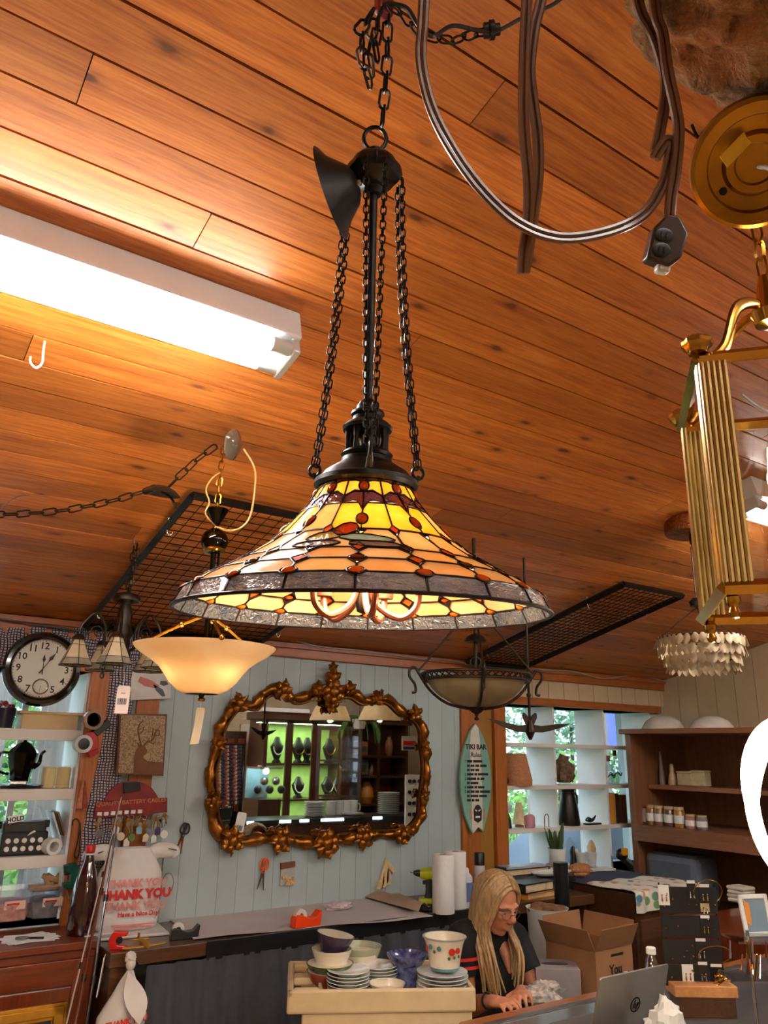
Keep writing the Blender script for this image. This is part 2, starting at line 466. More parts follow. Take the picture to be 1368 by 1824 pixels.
MB().span((XL, D - .035, 2.195), (XR, D, 2.27)).obj('trim_2', TRIMX, kind='structure', ang=0, bev=.004)
MB().span((XL, D - .05, 2.245), (XR, D - .034, 2.275)).obj('trim_3', TRIMX, kind='structure', ang=0, bev=.003)
MB().span((1.0, D - .04, .93), (1.10, D, 2.04)).obj('trim_4', TRIMW, kind='structure', ang=0, bev=.003)
MB().span((1.235, D - .03, .9), (1.35, D - .009, 2.195)).obj('trim_5', TRIMW, kind='structure', ang=0, bev=.003)
MB().span((3.33, D - .03, .9), (3.475, D, 2.195)).obj('trim_6', TRIMW, kind='structure', ang=0, bev=.003)
MB().span((3.475, D - .016, .9), (3.60, D, 2.195)).obj('trim_7', OLIVEW, kind='structure', ang=0, bev=.003)
MB().span((3.60, D - .045, .9), (3.70, D, 2.195)).obj('trim_8', TRIMW, kind='structure', ang=0, bev=.003)
MB().span((3.60, D - .04, 2.018), (WXR1 + .1, D, 2.07)).obj('trim_9', TRIMX, kind='structure', ang=0, bev=.003)

def window_box(name, x0, x1, z0, z1, shelves, divs, th, dth, depth=.27):
    t = thing(name, None, None, ((x0 + x1) / 2, D + .1, z0), kind='structure')
    yb = D + depth
    for zs in shelves: MB().span((x0, D - .006, zs - th), (x1, yb, zs)).obj('shelf', SHELFP, t, 0, bev=.002)
    for xd in divs: MB().span((xd, D - .004, z0), (xd + dth, yb, z1)).obj('divider', WHITEP, t, 0, bev=.002)
    for a, b in (((x0, D, z0 - .02), (x1, yb, z0)), ((x0, D, z1), (x1, yb, z1 + .02))): MB().span(a, b).obj('box_board', SHELFP, t, 0)
    for a, b in (((x0, D - .003, z0), (x0 + .012, yb, z1)), ((x1 - .012, D - .003, z0), (x1, yb, z1))): MB().span(a, b).obj('box_side', WHITEP, t, 0)
    xs = [x0] + list(divs) + [x1]; zs = [z0] + sorted(shelves) + [z1]
    for a, b in zip(xs, xs[1:]):
        for c, d in zip(zs, zs[1:]):
            MB().span((a, yb, c - .01), (b, yb + .004, d)).obj('pane', GLASS, t, 0)
    return t
win1 = window_box('window_1', WXL0, WXL1, ZW0, ZW1, (1.767, 1.504, 1.219), (-.1,), .05, .03)
for xb in (.45, .765):
    MB().span((xb, D + .275, ZW0), (xb + .028, D + .30, ZW1)).obj('sash_bar', WHITEP, win1, 0)
win2 = window_box('window_2', WXR0, WXR1, ZR0, ZR1, (1.765, 1.492, 1.222), (4.185, 4.71), .026, .018)

# other walls
m = MB()
m._add([(XR + o, y, z) for o in (0, .12) for (y, z) in ((YS, 0), (D, 0), (D, ceil_z(D) + .02), (YS, ceil_z(YS) + .02))], [(0, 1, 2, 3), (7, 6, 5, 4), (0, 4, 5, 1), (1, 5, 6, 2), (2, 6, 7, 3), (3, 7, 4, 0)])
wall_right = m.obj('wall_right', BEIGEB, kind='structure', ang=0)
y = D - .002
while y > YS + .16:
    zt = ceil_z(y) - .01
    mm = MB(); mm._add([(XR - .012 + o, yy, z) for o in (0, .012) for (yy, z) in ((y - .156, 0), (y, 0), (y, ceil_z(y) - .012), (y - .156, ceil_z(y - .156) - .012))], [(0, 1, 2, 3), (7, 6, 5, 4), (0, 4, 5, 1), (1, 5, 6, 2), (2, 6, 7, 3), (3, 7, 4, 0)])
    mm.obj('board', BEIGEB, wall_right, 0); y -= .16
m = MB()
m._add([(XL - o, y, z) for o in (0, .12) for (y, z) in ((YF, 0), (D, 0), (D, ceil_z(D) + .02), (YF, ceil_z(YF) + .02))], [(0, 1, 2, 3), (7, 6, 5, 4), (0, 4, 5, 1), (1, 5, 6, 2), (2, 6, 7, 3), (3, 7, 4, 0)])
m.obj('wall_left', BEIGEB, kind='structure', ang=0)
MB().span((XR, YS - .12, 0), (XF, YS, ceil_z(YS) + .03)).obj('wall_step', BEIGEB, kind='structure', ang=0)
MB().span((XF, YF - .1, 0), (XF + .12, YS, ceil_z(YF) + .03)).obj('wall_far_right', BEIGEB, kind='structure', ang=0)
MB().span((XL - .1, YF - .12, 0), (XF + .1, YF, ceil_z(YF) + .03)).obj('wall_front', BEIGEB, kind='structure', ang=0)

# thin cable stapled along the top of the wall
CABLE = mat('grey_cable', (150, 146, 140), .5)
pts = [W(px, py, .055) for px, py in ((430, 1105), (480, 1125), (560, 1150), (650, 1160), (740, 1172), (800, 1176), (850, 1186), (900, 1190), (960, 1193), (1020, 1196), (1075, 1209), (1130, 1203), (1190, 1215))]
MB().tube(spline(pts, 5), .005, 6).obj('wall_cable', CABLE, label='thin pale cable stapled along the top of the blue wall', cat='cable')
pts = [W(px, py, .06) for px, py in ((-40, 1095), (0, 1102), (60, 1112), (110, 1120), (160, 1128))]
MB().tube(spline(pts, 5), .004, 6).obj('wall_cable', mat('dark_cable', (40, 38, 60), .5), label='thin dark cable along the trim above the clock', cat='cable')

# fluorescent fixtures under the planks
TUBEM = mat('lit_fluorescent_tube', (255, 252, 244), .3, emit=TUBE_W, ecol=(255, 250, 244))
FIXW = mat('white_enamel', (225, 228, 232), .35, 0, .03)
CLEARP = mat('clear_plastic_end', (205, 205, 205), .2, 0, .05, coat=.4)
def fluorescent(x0, x1, y, label):
    t = thing('fluorescent_light', label, 'light fixture', ((x0 + x1) / 2, y, ceil_z(y) - .1), 'fluorescent tube lights')
    up = Vector((0, math.sin(math.atan(SLOPE)), math.cos(math.atan(SLOPE)))); ax = Vector((1, 0, 0)); sd = up.cross(ax)
    M = frame(((x0 + x1) / 2, y, ceil_z(y)), ax, z=up); L = x1 - x0
    MB(M).box((0, 0, -.047), (L, .15, .09)).obj('housing', FIXW, t, 0, bev=.006)
    for s in (-1, 1):
        MB(M).tube([(-L / 2 + .035, s * .042, -.114), (L / 2 - .075, s * .042, -.114)], .019, 12).obj('tube', TUBEM, t)
        for e in (-1, 1):
            MB(M).cyl((e * (L / 2 - .078), s * .042, -.114), (e * (L / 2 - .02), s * .042, -.114), .0195).obj('end_cap', CLEARP, t)
    for e in (-1, 1):
        MB(M).box((e * (L / 2 - .012), 0, -.11), (.024, .125, .05)).obj('socket', CLEARP, t, 0, bev=.006)
    return t
fluorescent(-.40, .845, 1.735, 'white two-tube fluorescent light on the planks at the left edge')
fluorescent(2.98, 4.23, 1.735, 'bright fluorescent light far right, seen behind the brass lantern')
fluorescent(-.5, .75, -1.3, 'unseen fluorescent light added behind the viewer, left one')  # this and the next two: unseen fixtures added to raise the ambient light
fluorescent(2.7, 3.95, -1.3, 'unseen fluorescent light added behind the viewer, right one')
fluorescent(1.1, 2.35, -1.3, 'unseen fluorescent light added behind the viewer, middle one')
fluorescent(5.0, 6.25, -.6, 'unseen fluorescent light added behind the viewer, far right one')  # unseen fixture added to brighten the room shown in the mirror
# ------------------------------------------------------------------ main stained glass pendant
LK = 1.10 / 1.30                   # size of the lamp against the sketch measures below
LC = atT(646, 1094, 1.10)
az = math.atan2(LC.x, LC.y)
toc = Vector((-math.sin(az), -math.cos(az), 0)); rgt = Vector((math.cos(az), -math.sin(az), 0))
LUP = (Vector((0, 0, 1)) + toc * math.tan(rad(4.0)) + rgt * math.tan(rad(1.0))).normalized()
LM = frame(LC, rgt, z=LUP) @ Matrix.Scale(LK, 4)        # local X right, local -Y toward the viewer, Z up the stem
lamp = thing('stained_glass_pendant', 'large amber stained glass pendant lamp hanging by chains in the centre', 'pendant lamp', LC)
PROF = [(.31, 0), (.297, .026), (.262, .050), (.222, .071), (.18, .096), (.147, .124), (.118, .156), (.094, .188), (.082, .21), (.078, .222)]
_L = [0.0]
for a, b in zip(PROF, PROF[1:]): _L.append(_L[-1] + math.dist(a, b))
def prof(v):
    s = max(0, min(1, v)) * _L[-1]
    for i in range(len(PROF) - 1):
        if s <= _L[i + 1] + 1e-9:
            t = (s - _L[i]) / (_L[i + 1] - _L[i]); a, b = PROF[i], PROF[i + 1]
            return a[0] + (b[0] - a[0]) * t, a[1] + (b[1] - a[1]) * t
    return PROF[-1]
U0 = rad(-92)                     # column 0 faces the viewer
def S(u, v, off=0.0):
    r, z = prof(v); r2, z2 = prof(min(1, v + .01)); r1, z1 = prof(max(0, v - .01))
    a = U0 + u * 2 * math.pi / 20; d = Vector((-(r2 - r1), z2 - z1)).normalized()   # profile tangent -> outward normal (dz, -dr)
    nr, nz = d.y, d.x
    return Vector(((r + nr * off) * math.cos(a), (r + nr * off) * math.sin(a), z + nz * off))
YEL = lamp_glass('yellow_art_glass', (255, 206, 70), (255, 232, 140), .66, .2, 22)
AMB = lamp_glass('amber_art_glass', (252, 204, 136), (255, 228, 178), .66, .2, 16, stretch=(1, 1, 1))
CREAM = lamp_glass('cream_art_glass', (250, 222, 178), (244, 190, 120), .62, .2, 14)
BRN = lamp_glass('brown_rippled_glass', (92, 52, 22), (70, 50, 60), .45, .15, 30, .5)
RIM = lamp_glass('iridescent_glass_painted_sheen', (140, 142, 158), (196, 176, 156), .08, .14, 40, .9, (1, 1, 2.6), .5)  # pale tone paints reflections of the room into the outer rim glass
ORG = lamp_glass('orange_glass_square', (232, 96, 20), (244, 128, 40), .55, .2, 20)
JEW = lamp_glass('amber_glass_jewel', (206, 70, 8), (232, 104, 20), .4, .05, 10)
JEWD = lamp_glass('dark_amber_jewel', (120, 38, 8), (160, 60, 14), .35, .05, 10)
LEAD = mat('copper_foil_lead', (38, 26, 20), .38, .7, .3, 40)
shade_lead = MB(LM)
pieces = []
def piece(poly, material, name='glass_pane', off=0.0, inset=.0016, lead=True):
    """a leaded pane: polygon in (column, height) on the shade surface"""
    n0 = len(poly); pts = []
    for i in range(n0):
        a, b = poly[i], poly[(i + 1) % n0]; pts.append(a)
        k = int(abs(b[0] - a[0]) / .34)
        for j in range(1, k + 1): pts.append((a[0] + (b[0] - a[0]) * j / (k + 1), a[1] + (b[1] - a[1]) * j / (k + 1)))
    n = len(pts); cu = sum(p[0] for p in pts) / n; cv = sum(p[1] for p in pts) / n
    O = [S(u, v, off) for u, v in pts]; c = S(cu, cv, off + .0012); ci = S(cu, cv, off - .002)
    IN = []
    for p in O:
        d = c - p; L = d.length; IN.append(p + d * min(.45, inset / max(L, 1e-6) * 1.15))
    IB = [S(u, v, off - .003) + (q - p) for (u, v), p, q in zip(pts, O, IN)]
    g = MB(LM); g._add(IN + IB + [c, ci], [(i, (i + 1) % n, 2 * n) for i in range(n)] + [(n + (i + 1) % n, n + i, 2 * n + 1) for i in range(n)] + [(i, n + i, n + (i + 1) % n, (i + 1) % n) for i in range(n)])
    pieces.append((g, material, name))
    if lead:
        A = [S(u, v, off + .0016) for u, v in pts]; B = [q + (a - p) * .9 for p, q, a in zip(O, IN, A)]
        Ai = [S(u, v, off - .0042) for u, v in pts]; Bi = [q + (a - p) * 1.0 for p, q, a in zip(O, IN, Ai)]
        vs = A + B + Ai + Bi; fs = []
        for i in range(n):
            j = (i + 1) % n
            fs += [(i, j, n + j, n + i), (2 * n + j, 2 * n + i, 3 * n + i, 3 * n + j), (n + i, n + j, 3 * n + j, 3 * n + i), (j, i, 2 * n + i, 2 * n + j)]
        shade_lead._add(vs, fs)
def jewel(u, v, ru, rv, material, h=.006):
    """oval cabochon set on the outside, its back showing inside"""
    g = MB(LM); c = S(u, v); du = (S(u + .05, v) - S(u - .05, v)).normalized(); dv = (S(u, v + .01) - S(u, v - .01)).normalized(); nn = du.cross(dv)
    if nn.dot(S(u, v, .01) - c) < 0: nn = -nn
    R = Matrix((du, dv, nn)).transposed(); g.ball(c, (ru, rv, h), 12, 6, R)
    pieces.append((g, material, 'jewel'))
    rg = [c + nn * .0015 + du * (math.cos(t) * ru * 1.08) + dv * (math.sin(t) * rv * 1.08) for t in [2 * math.pi * k / 14 for k in range(14)]]
    shade_lead.tube(rg, .0016, 5, closed=True)
rp = random.Random(5)
def pick(*o): return rp.choice(o)
V1, V2, V3, V4, V5, V6, V7 = .095, .225, .37, .58, .80, .885, .962
def octo(u, va, vb, cu, ca, cb): 
    return [(u + cu, va), (u + 1 - cu, va), (u + 1, va + ca), (u + 1, vb - cb), (u + 1 - cu, vb), (u + cu, vb), (u, vb - cb), (u, va + ca)]
for i in range(20):
    piece([(i, 0), (i + 1, 0), (i + 1, V1 - .015), (i + .86, V1), (i + .14, V1), (i, V1 - .015)], RIM, 'rim_pane')
    for va, vb, ma in ((V1, V2, pick(AMB, AMB, CREAM)), (V2, V3, pick(AMB, CREAM)), (V3, V4, pick(AMB, AMB, CREAM))):
        c = .17; h = (vb - va) * .42 if va < V3 else (vb - va) * .26
        piece(octo(i, va, vb, c, h if va > V1 else h * .7, h), ma)
    odd = i % 2
    piece([(i + (.14 if odd else .0), V4 + .0), (i + (1 if odd else .86), V4), (i + 1, V4 + (.0 if odd else .035)), (i + 1, V5 - (.05 if odd else 0)), (i + (.8 if odd else 1), V5), (i + (0 if odd else .2), V5), (i, V5 - (0 if odd else .05)), (i, V4 + (.035 if odd else 0))], pick(YEL, YEL, YEL, CREAM))
    e = (i % 2)
    piece([(i, V5 - .05 * (1 - e)), (i + .25, V5 + .005), (i + .5, V5 + .01), (i + .75, V5 + .005), (i + 1, V5 - .05 * e), (i + 1, V6 - .03 * (1 - e)), (i + .5, V6 + .005), (i, V6 - .03 * e)], BRN, 'festoon_pane')
    piece([(i, V6 - .03 * e), (i + .5, V6 + .005), (i + 1, V6 - .03 * (1 - e)), (i + 1, V7 - .015 * e), (i + .5, V7), (i, V7 - .015 * (1 - e))], YEL)
    piece([(i, V7 - .015 * (1 - e)), (i + .5, V7), (i + 1, V7 - .015 * e), (i + 1, 1), (i, 1)], BRN, 'collar_pane')
    # small set pieces at the corners
    jewel(i, V1 + .005, .0115, .0085, JEW)
    if i % 2: piece([(i - .15, V2), (i, V2 - .045), (i + .15, V2), (i, V2 + .045)], ORG, 'glass_square', .0012, .001)
    else: jewel(i, V2, .010, .0058, JEWD, .005)
    piece([(i - .16, V3), (i, V3 - .05), (i + .16, V3), (i, V3 + .05)], ORG if i % 2 == 0 else BRN, 'glass_square', .0012, .001)
    if i % 2: piece([(i - .16, V4 - .003), (i, V4 - .045), (i + .16, V4 - .003), (i, V4 + .04)], ORG, 'glass_square', .0012, .001)
    else:
        jewel(i, V4 + .085, .0085, .0135, JEW); jewel(i, V6 + .035, .0075, .0105, JEW)
        piece([(i - .14, V7 + .002), (i, V7 - .022), (i + .14, V7 + .002), (i, V7 + .018)], ORG, 'glass_square', .0012, .001)
# winged motifs between the rows
YG = lamp_glass('yellow_green_rippled_glass', (230, 206, 80), (240, 190, 90), .3, .15, 40, .4)
TEAL = lamp_glass('pale_teal_rippled_glass', (176, 214, 180), (214, 220, 190), .3, .15, 40, .4)
RED = lamp_glass('red_speckled_glass', (240, 30, 16), (250, 90, 24), .3, .15, 40, .3)
WBR = lamp_glass('mottled_brown_glass', (196, 150, 116), (150, 116, 104), .3, .15, 40, .4)
def oval(cu, cv, ru, rv, tilt=0.0, n=9): return [(cu + ru * math.cos(t), cv + rv * math.sin(t) + tilt * ru * math.cos(t)) for t in [2 * math.pi * k / n for k in range(n)]]
for b in (0, 5, 10, 15):
    piece(oval(b - .95, .50, .5, .05, .03), YG, 'wing_pane', .0015, .0014); piece(oval(b + .15, .475, .72, .045, -.02), TEAL, 'wing_pane', .002, .0014)
    piece(oval(b - .42, .565, .36, .06, .04), RED, 'body_pane', .0025, .0014); piece(oval(b - 1.0, .41, .58, .042, .01), WBR, 'wing_pane', .0015, .0014)
    piece(oval(b + .35, .405, .62, .038, -.01), WBR, 'wing_pane', .0015, .0014)
shade_o = shade_lead.obj('shade_leading', LEAD, lamp, 0)
RIM_IN = lamp_glass('dark_rim_glass_back', (44, 46, 54), (70, 64, 62), .1, .2, 40, .6)      # dark glass; the painted reflections are on the outside only
for g, ma, nm in pieces:
    o_ = g.obj(nm, ma, shade_o, 30)
    if nm == 'rim_pane':
        o_.data.materials.append(RIM_IN); n3 = len(o_.data.polygons) // 3
        for q_ in range(n3, 3 * n3): o_.data.polygons[q_].material_index = 1
# rim wire
MB(LM).tube([(.311 * math.cos(a), .311 * math.sin(a), 0) for a in [2 * math.pi * k / 80 for k in range(80)]], .0028, 6, closed=True).obj('rim_wire', LEAD, shade_o)
# cap, gallery and stem
MB(LM).lathe([(.060, .214), (.086, .214), (.091, .220), (.090, .228), (.080, .234), (.074, .243), (.058, .254), (.046, .262), (.044, .270), (.0, .271)], n=36).obj('cap', IRON, lamp)
MB(LM).lathe([(.0, .272), (.043, .272), (.046, .277), (.040, .283), (.0, .284)], n=28).obj('gallery_base', IRON, lamp)
for k in range(8):
    a = 2 * math.pi * k / 8 + .2; MB(LM).tube([(.033 * math.cos(a), .033 * math.sin(a), .283), (.0345 * math.cos(a), .0345 * math.sin(a), .30), (.033 * math.cos(a), .033 * math.sin(a), .324)], [.0065, .004, .0065], 8).obj('gallery_post', IRON, lamp)
MB(LM).lathe([(.0, .322), (.043, .322), (.0445, .328), (.038, .335), (.028, .340), (.026, .348), (.030, .352), (.029, .357), (.021, .361), (.020, .368), (.014, .378), (.009, .382), (.0, .383)], n=28).obj('gallery_top', IRON, lamp)
MB(LM).lathe([(.0, .27), (.014, .27), (.014, .33), (.0, .33)], n=12).obj('inner_tube', IRON, lamp)
MB(LM).cyl((0, 0, .375), (0, 0, .83), .0078).obj('stem', IRON, lamp)
MB(LM).lathe([(.0, .795), (.014, .796), (.019, .808), (.016, .818), (.030, .826), (.046, .832), (.052, .842), (.050, .856), (.038, .870), (.022, .880), (.014, .884), (.014, .894), (.0, .895)], n=36, wave=lambda a, z: .05 * math.cos(a * 6) if .82 < z < .876 else 0).obj('hub', IRON, lamp)
MB(LM).tube([(.022 * math.cos(a), 0, .920 + .026 * math.sin(a)) for a in [2 * math.pi * k / 20 for k in range(20)]], .0042, 7, closed=True).obj('top_ring', IRON, lamp)
# three doubled chains from hub to the ears on the cap
for deg in (-90 - 112, -90 + 3, -90 + 112):
    a = rad(deg); ca, sa = math.cos(a), math.sin(a); tg = Vector((-sa, ca, 0))
    ear = MB(LM)
    ear.tube([(.080 * ca, .080 * sa, .232), (.094 * ca, .094 * sa, .240), (.102 * ca, .102 * sa, .252)], [.008, .006, .004], 8).obj('ear', IRON, lamp)
    MB(LM).tube([Vector((.100 * ca, .100 * sa, .258)) + Vector((ca, sa, 0)) * (.011 * math.cos(t)) + Vector((0, 0, 1)) * (.011 * math.sin(t)) for t in [2 * math.pi * k / 14 for k in range(14)]], .003, 6, closed=True).obj('ear_ring', IRON, lamp)
    MB(LM).tube(spline([(.046 * ca, .046 * sa, .845), (.058 * ca, .058 * sa, .85), (.060 * ca, .060 * sa, .836), (.053 * ca, .053 * sa, .83)], 4), .0035, 6).obj('hook', IRON, lamp)
    for sgn in (-1, 1):
        pts = []
        for q in range(25):
            t = q / 24; r = .055 + (.100 - .055) * t ** 1.7; z = .838 + (.262 - .838) * t
            w = sgn * ((.018 if deg == -87 else .011) - (.012 if deg == -87 else .006) * t); pts.append(LM @ (Vector((r * ca, r * sa, z)) + tg * w))
        chain(pts, .0190 * LK, .0105 * LK, .0017 * LK, n=10, k=4).obj('chain_strand', IRON, lamp)
# ceiling canopy of the lamp, hanging edge-on beside the hub
ax = (rgt * .95 + Vector((0, 0, 1)) * .22 + toc * .30).normalized(); cc = atT(591, 344, 1.235)
MB().lathe([(r * LK, z * LK) for r, z in [(.0, .052), (.022, .051), (.036, .044), (.064, .012), (.082, .002), (.086, -.002), (.082, -.001), (.062, .007), (.0, .036)]], cc, zup(ax), 36).obj('canopy', IRON, lamp)
MB().cyl(cc + ax * .034, cc + ax * .050, .005).obj('canopy_nut', STEEL, lamp)
# arms and lamp holders under the shade
for k in range(5):
    a = rad(-90 + 12 + 72 * k); e = Vector((math.cos(a), math.sin(a), 0)); z = Vector((0, 0, 1))
    MB(LM).tube(spline([e * .006 + z * .075, e * .02 + z * .02, e * .06 - z * .006, e * .088 + z * .010, e * .094 + z * .038], 6), .0058, 8).obj('arm', COPPER, lamp)
    MB(LM).lathe([(0, .036), (.015, .036), (.016, .040), (.016, .066), (.0, .067)], e * .094, n=16).obj('lamp_cup', COPPER, lamp)
MB(LM).lathe([(.0, .0), (.010, .004), (.014, .02), (.010, .04), (.012, .08), (.008, .12), (.008, .27), (0, .27)], n=16).obj('centre_column', IRON2, lamp)
BULB = mat('lit_bulb_glass', (255, 226, 170), .3, emit=9, ecol=(255, 214, 150))
for k in range(5):
    a = rad(-90 + 12 + 72 * k); e = Vector((math.cos(a), math.sin(a), 0))
    MB(LM).lathe([(.008, .066), (.011, .075), (.016, .088), (.010, .108), (0, .118)], e * .094, n=12).obj('bulb', BULB, lamp)
LAMP_W = 60.0
for k in range(5):
    a = rad(-90 + 12 + 72 * k); point(lamp, LM @ Vector((.080 * math.cos(a), .080 * math.sin(a), .112)), LAMP_W * .12, (1.0, .82, .56), .015)
point(lamp, LM @ Vector((.0, .0, .165)), LAMP_W * .4, (1.0, .84, .58), .02)  # fill light added high in the shade for the upper panes, no bulb here

# the bunched supply chain and its cord above the lamp
ch = thing('swag_chain', 'bunched dark iron swag chain above the stained glass pendant', 'chain', atT(684, 200, 1.26))
def lk(m): m.obj('link', IRON, ch)
T0 = 1.26
chain([atT(681, 222, T0 - .01), atT(686, 160, T0), atT(690, 100, T0 + .01), atT(690, 30, T0 + .02), atT(684, -30, T0 + .03)], .036, .017, .0024, each=lk)
chain([atT(684, 10, T0), atT(665, 50, T0 - .01), atT(655, 100, T0 - .02), atT(660, 150, T0 - .01)], .038, .017, .0024, each=lk)
chain([atT(660, 155, T0 - .02), atT(646, 100, T0 - .03), atT(644, 50, T0 - .02), atT(668, 15, T0)], .034, .019, .0024, each=lk)
chain([atT(674, 30, T0 - .02), atT(668, 80, T0 - .04), atT(676, 120, T0 - .04)], .034, .017, .0024, each=lk)
chain([atT(692, 10, T0), atT(722, 28, T0 + .03), atT(745, 60, T0 + .05), atT(775, 68, T0 + .06), atT(810, 72, T0 + .08), atT(845, 60, T0 + .10), atT(872, 56, T0 + .11)], .034, .017, .0024, each=lk)
MB().tube(spline([atT(690, 5, T0), atT(725, 15, T0), atT(745, 45, T0), atT(770, 65, T0 + .04), atT(805, 46, T0 + .05), atT(850, 54, T0 + .08), atT(885, 55, T0 + .1), atT(930, 32, T0 + .12), atT(985, 8, T0 + .14), atT(1020, -20, T0 + .15)], 6), .0036, 7).obj('cord', BLACKP, ch)
bu = atT(872, 54, T0 + .10); bax = (atT(890, 52, T0 + .1) - bu)
for q, r_ in ((-.006, .013), (.004, .016), (.014, .010)): MB().cyl(bu + bax.normalized() * (q - .004), bu + bax.normalized() * (q + .004), r_).obj('bushing', IRON, ch)
MB().box(atT(684, 6, T0 + .02), (.03, .02, .05)).obj('tape_wrap', mat('red_tape', (120, 12, 16), .4), ch, bev=.005)
# ------------------------------------------------------------------ things hanging close to the viewer
CORDM = mat('brown_vinyl_cord', (104, 66, 40), .3, 0, .12, 10, coat=.2)
def twin(m, pts, w=.0030, r=.0031, n=6):
    P = spline(pts, n)
    for s in (-1, 1):
        out = []
        for i, p in enumerate(P):
            t = (P[min(i + 1, len(P) - 1)] - P[max(i - 1, 0)]).normalized(); sd = t.cross(_f); out.append(p + sd.normalized() * (w * s))
        m.tube(out, r, 7)
ec = thing('extension_cord', 'brown extension cord hanging in loops with a dark plug block', 'cord', atT(1185, 480, .80))
def PT(l, t): return [atT(x, y, t + (d[0] if d else 0)) for x, y, *d in l]
m = MB(); twin(m, PT([(925, -420), (800, -330), (762, -160), (757, -40), (753, 40), (750, 110), (768, 190), (805, 265), (860, 340), (925, 398), (1000, 424), (1085, 412), (1145, 383), (1178, 335), (1192, 285), (1197, 258), (1188, 251), (1176, 266), (1166, 282)], .80)); m.obj('cord_loop', CORDM, ec)
m = MB(); twin(m, PT([(930, -420), (938, -200), (939, -30), (934, 100), (933, 220), (942, 330), (940, 400), (933, 450), (931, 487)], .81)); m.obj('cord_loop', CORDM, ec)
m = MB(); twin(m, PT([(934, -420), (975, -200), (968, -30), (952, 50), (944, 120), (948, 170), (958, 250), (958, 320), (948, 400), (940, 450), (934, 485)], .825)); m.obj('cord_loop', CORDM, ec)
m = MB(); twin(m, PT([(940, -420), (1080, -300), (1125, -140), (1134, -20), (1143, 25), (1163, 60), (1180, 110), (1186, 160), (1178, 220), (1168, 270)], .81)); m.obj('cord_loop', CORDM, ec)
m = MB(); twin(m, PT([(945, -420), (1110, -290), (1155, -120), (1168, 20), (1180, 60), (1190, 130), (1203, 190), (1209, 235), (1204, 300), (1196, 350), (1193, 385)], .795)); m.obj('cord_loop', CORDM, ec)
PLUGM = mat('brown_rubber_plug', (50, 32, 22), .35, 0, .2, 20)
pm = frame(atT(1184, 432, .795), atT(1214, 442, .795) - atT(1154, 432, .795), y=atT(1195, 380, .795) - atT(1178, 470, .795))
MB(pm).prism([(-.018, -.022), (.006, -.027), (.017, -.016), (.020, .010), (.008, .026), (-.004, .026), (-.016, .010)], -.010, .010).obj('plug_block', PLUGM, ec, bev=.003)
for sy in (-.012, .003):
    MB(pm).lathe([(0, .0102), (.0085, .0102), (.009, .0112), (.0075, .0118), (0, .0112)], (-.005, sy, 0), n=16, sy=.8).obj('socket_face', BLACKP, ec)
    for sx in (-.008, -.003): MB(pm).box((sx, sy, .0125), (.0012, .005, .001)).obj('slot', IRON, ec)
MB(pm).box((.002, -.027, 0), (.014, .010, .014)).obj('cord_cap', CLEARP, ec, bev=.003)

# round brass ceiling canopy, underside toward the viewer
bc = atT(1347, 292, .84); bt = thing('brass_canopy', 'round stepped brass ceiling canopy with yellow paper sticker', 'lamp canopy', bc)
bax = (CAM - bc).normalized() + _r * .12 - _u * .16; RB = zup(bax)
MB().lathe([(0, -.006), (.020, -.004), (.022, .0), (.030, .001), (.034, -.006), (.048, -.003), (.050, .004), (.062, .007), (.0665, .004), (.068, -.004), (.066, -.016), (.060, -.022), (0, -.023)], bc, RB, 48).obj('plate', BRASS_D, bt)
for a, r in ((150, .056), (212, .040), (40, .056)):
    MB().lathe([(0, .0012), (.0042, .0012), (.0042, -.004), (0, -.004)], bc + RB @ Vector((r * math.cos(rad(a)), r * math.sin(rad(a)), .003 if r > .05 else -.004)), RB, 12).obj('screw_hole', DARKGAP, bt)
sm = frame(atT(1309, 268, .826), atT(1332, 244, .826) - atT(1288, 290, .826), z=bax)
MB(sm).prism([(-.018, -.007), (.019, -.007), (.018, 0), (.020, .007), (.012, .0075), (-.017, .007)], 0, .0006).obj('sticker', mat('yellow_sticker', (236, 190, 40), .6), bt)
MB().tube(spline([bc + bax.normalized() * .02, bc + bax.normalized() * .05 + _r * .01, bc + bax.normalized() * .06 - _u * .03 + _r * .02, bc + bax.normalized() * .05 - _u * .06 + _r * .03], 5), .0022, 6).obj('lead_wire', CLEARP, bt)
MB().tube(spline(PT([(1232, 222), (1240, 240), (1248, 246), (1252, 236), (1264, 242)], .86), 4), .0016, 5).obj('wire_clip', IRON, bt)

# rough bark hanging in the upper corner
def barkmat():
    t = NT('rough_bark'); v = t.coords(); a = t.noise(v, 44, 6, .7, .4); b = t.noise(v, 9, 3)
    c = t.ramp(a, [(.3, lin((66, 42, 22))), (.48, lin((128, 86, 40))), (.6, lin((150, 110, 66))), (.75, lin((186, 152, 104)))])
    t.l(t.mix(t.ramp(b, [(.45, (0, 0, 0, 1)), (.62, (1, 1, 1, 1))]), c, lin((150, 84, 30)), 'MIX'), t.b.inputs['Base Color']); t.b.inputs['Roughness'].default_value = .9; t.bump(a, .8, .02); return t.m
bk = MB(); ctr = atT(1432, -118, .80); RK = .165
bk.ball((0, 0, 0), RK, 96, 64); nv = []
for p in bk.v:
    q = Vector(p); d = noise.fractal(q * 16, 1.0, 2.0, 5) * .016 + abs(noise.noise(q * 42)) * .016 + noise.noise(q * 95) * .006; q = q * (1 + (d / RK)); q.z *= .86; nv.append(tuple(ctr + q))
bk.v = nv; bko = bk.obj('bark_hanging', barkmat(), ang=60, label='rough lumpy brown bark piece in the upper right corner', cat='bark')

MB().cyl(ctr + Vector((0, 0, RK * .7)), (ctr.x, ctr.y, ceil_z(ctr.y) - .003), .003).obj('hanging_cord', IRON, bko)

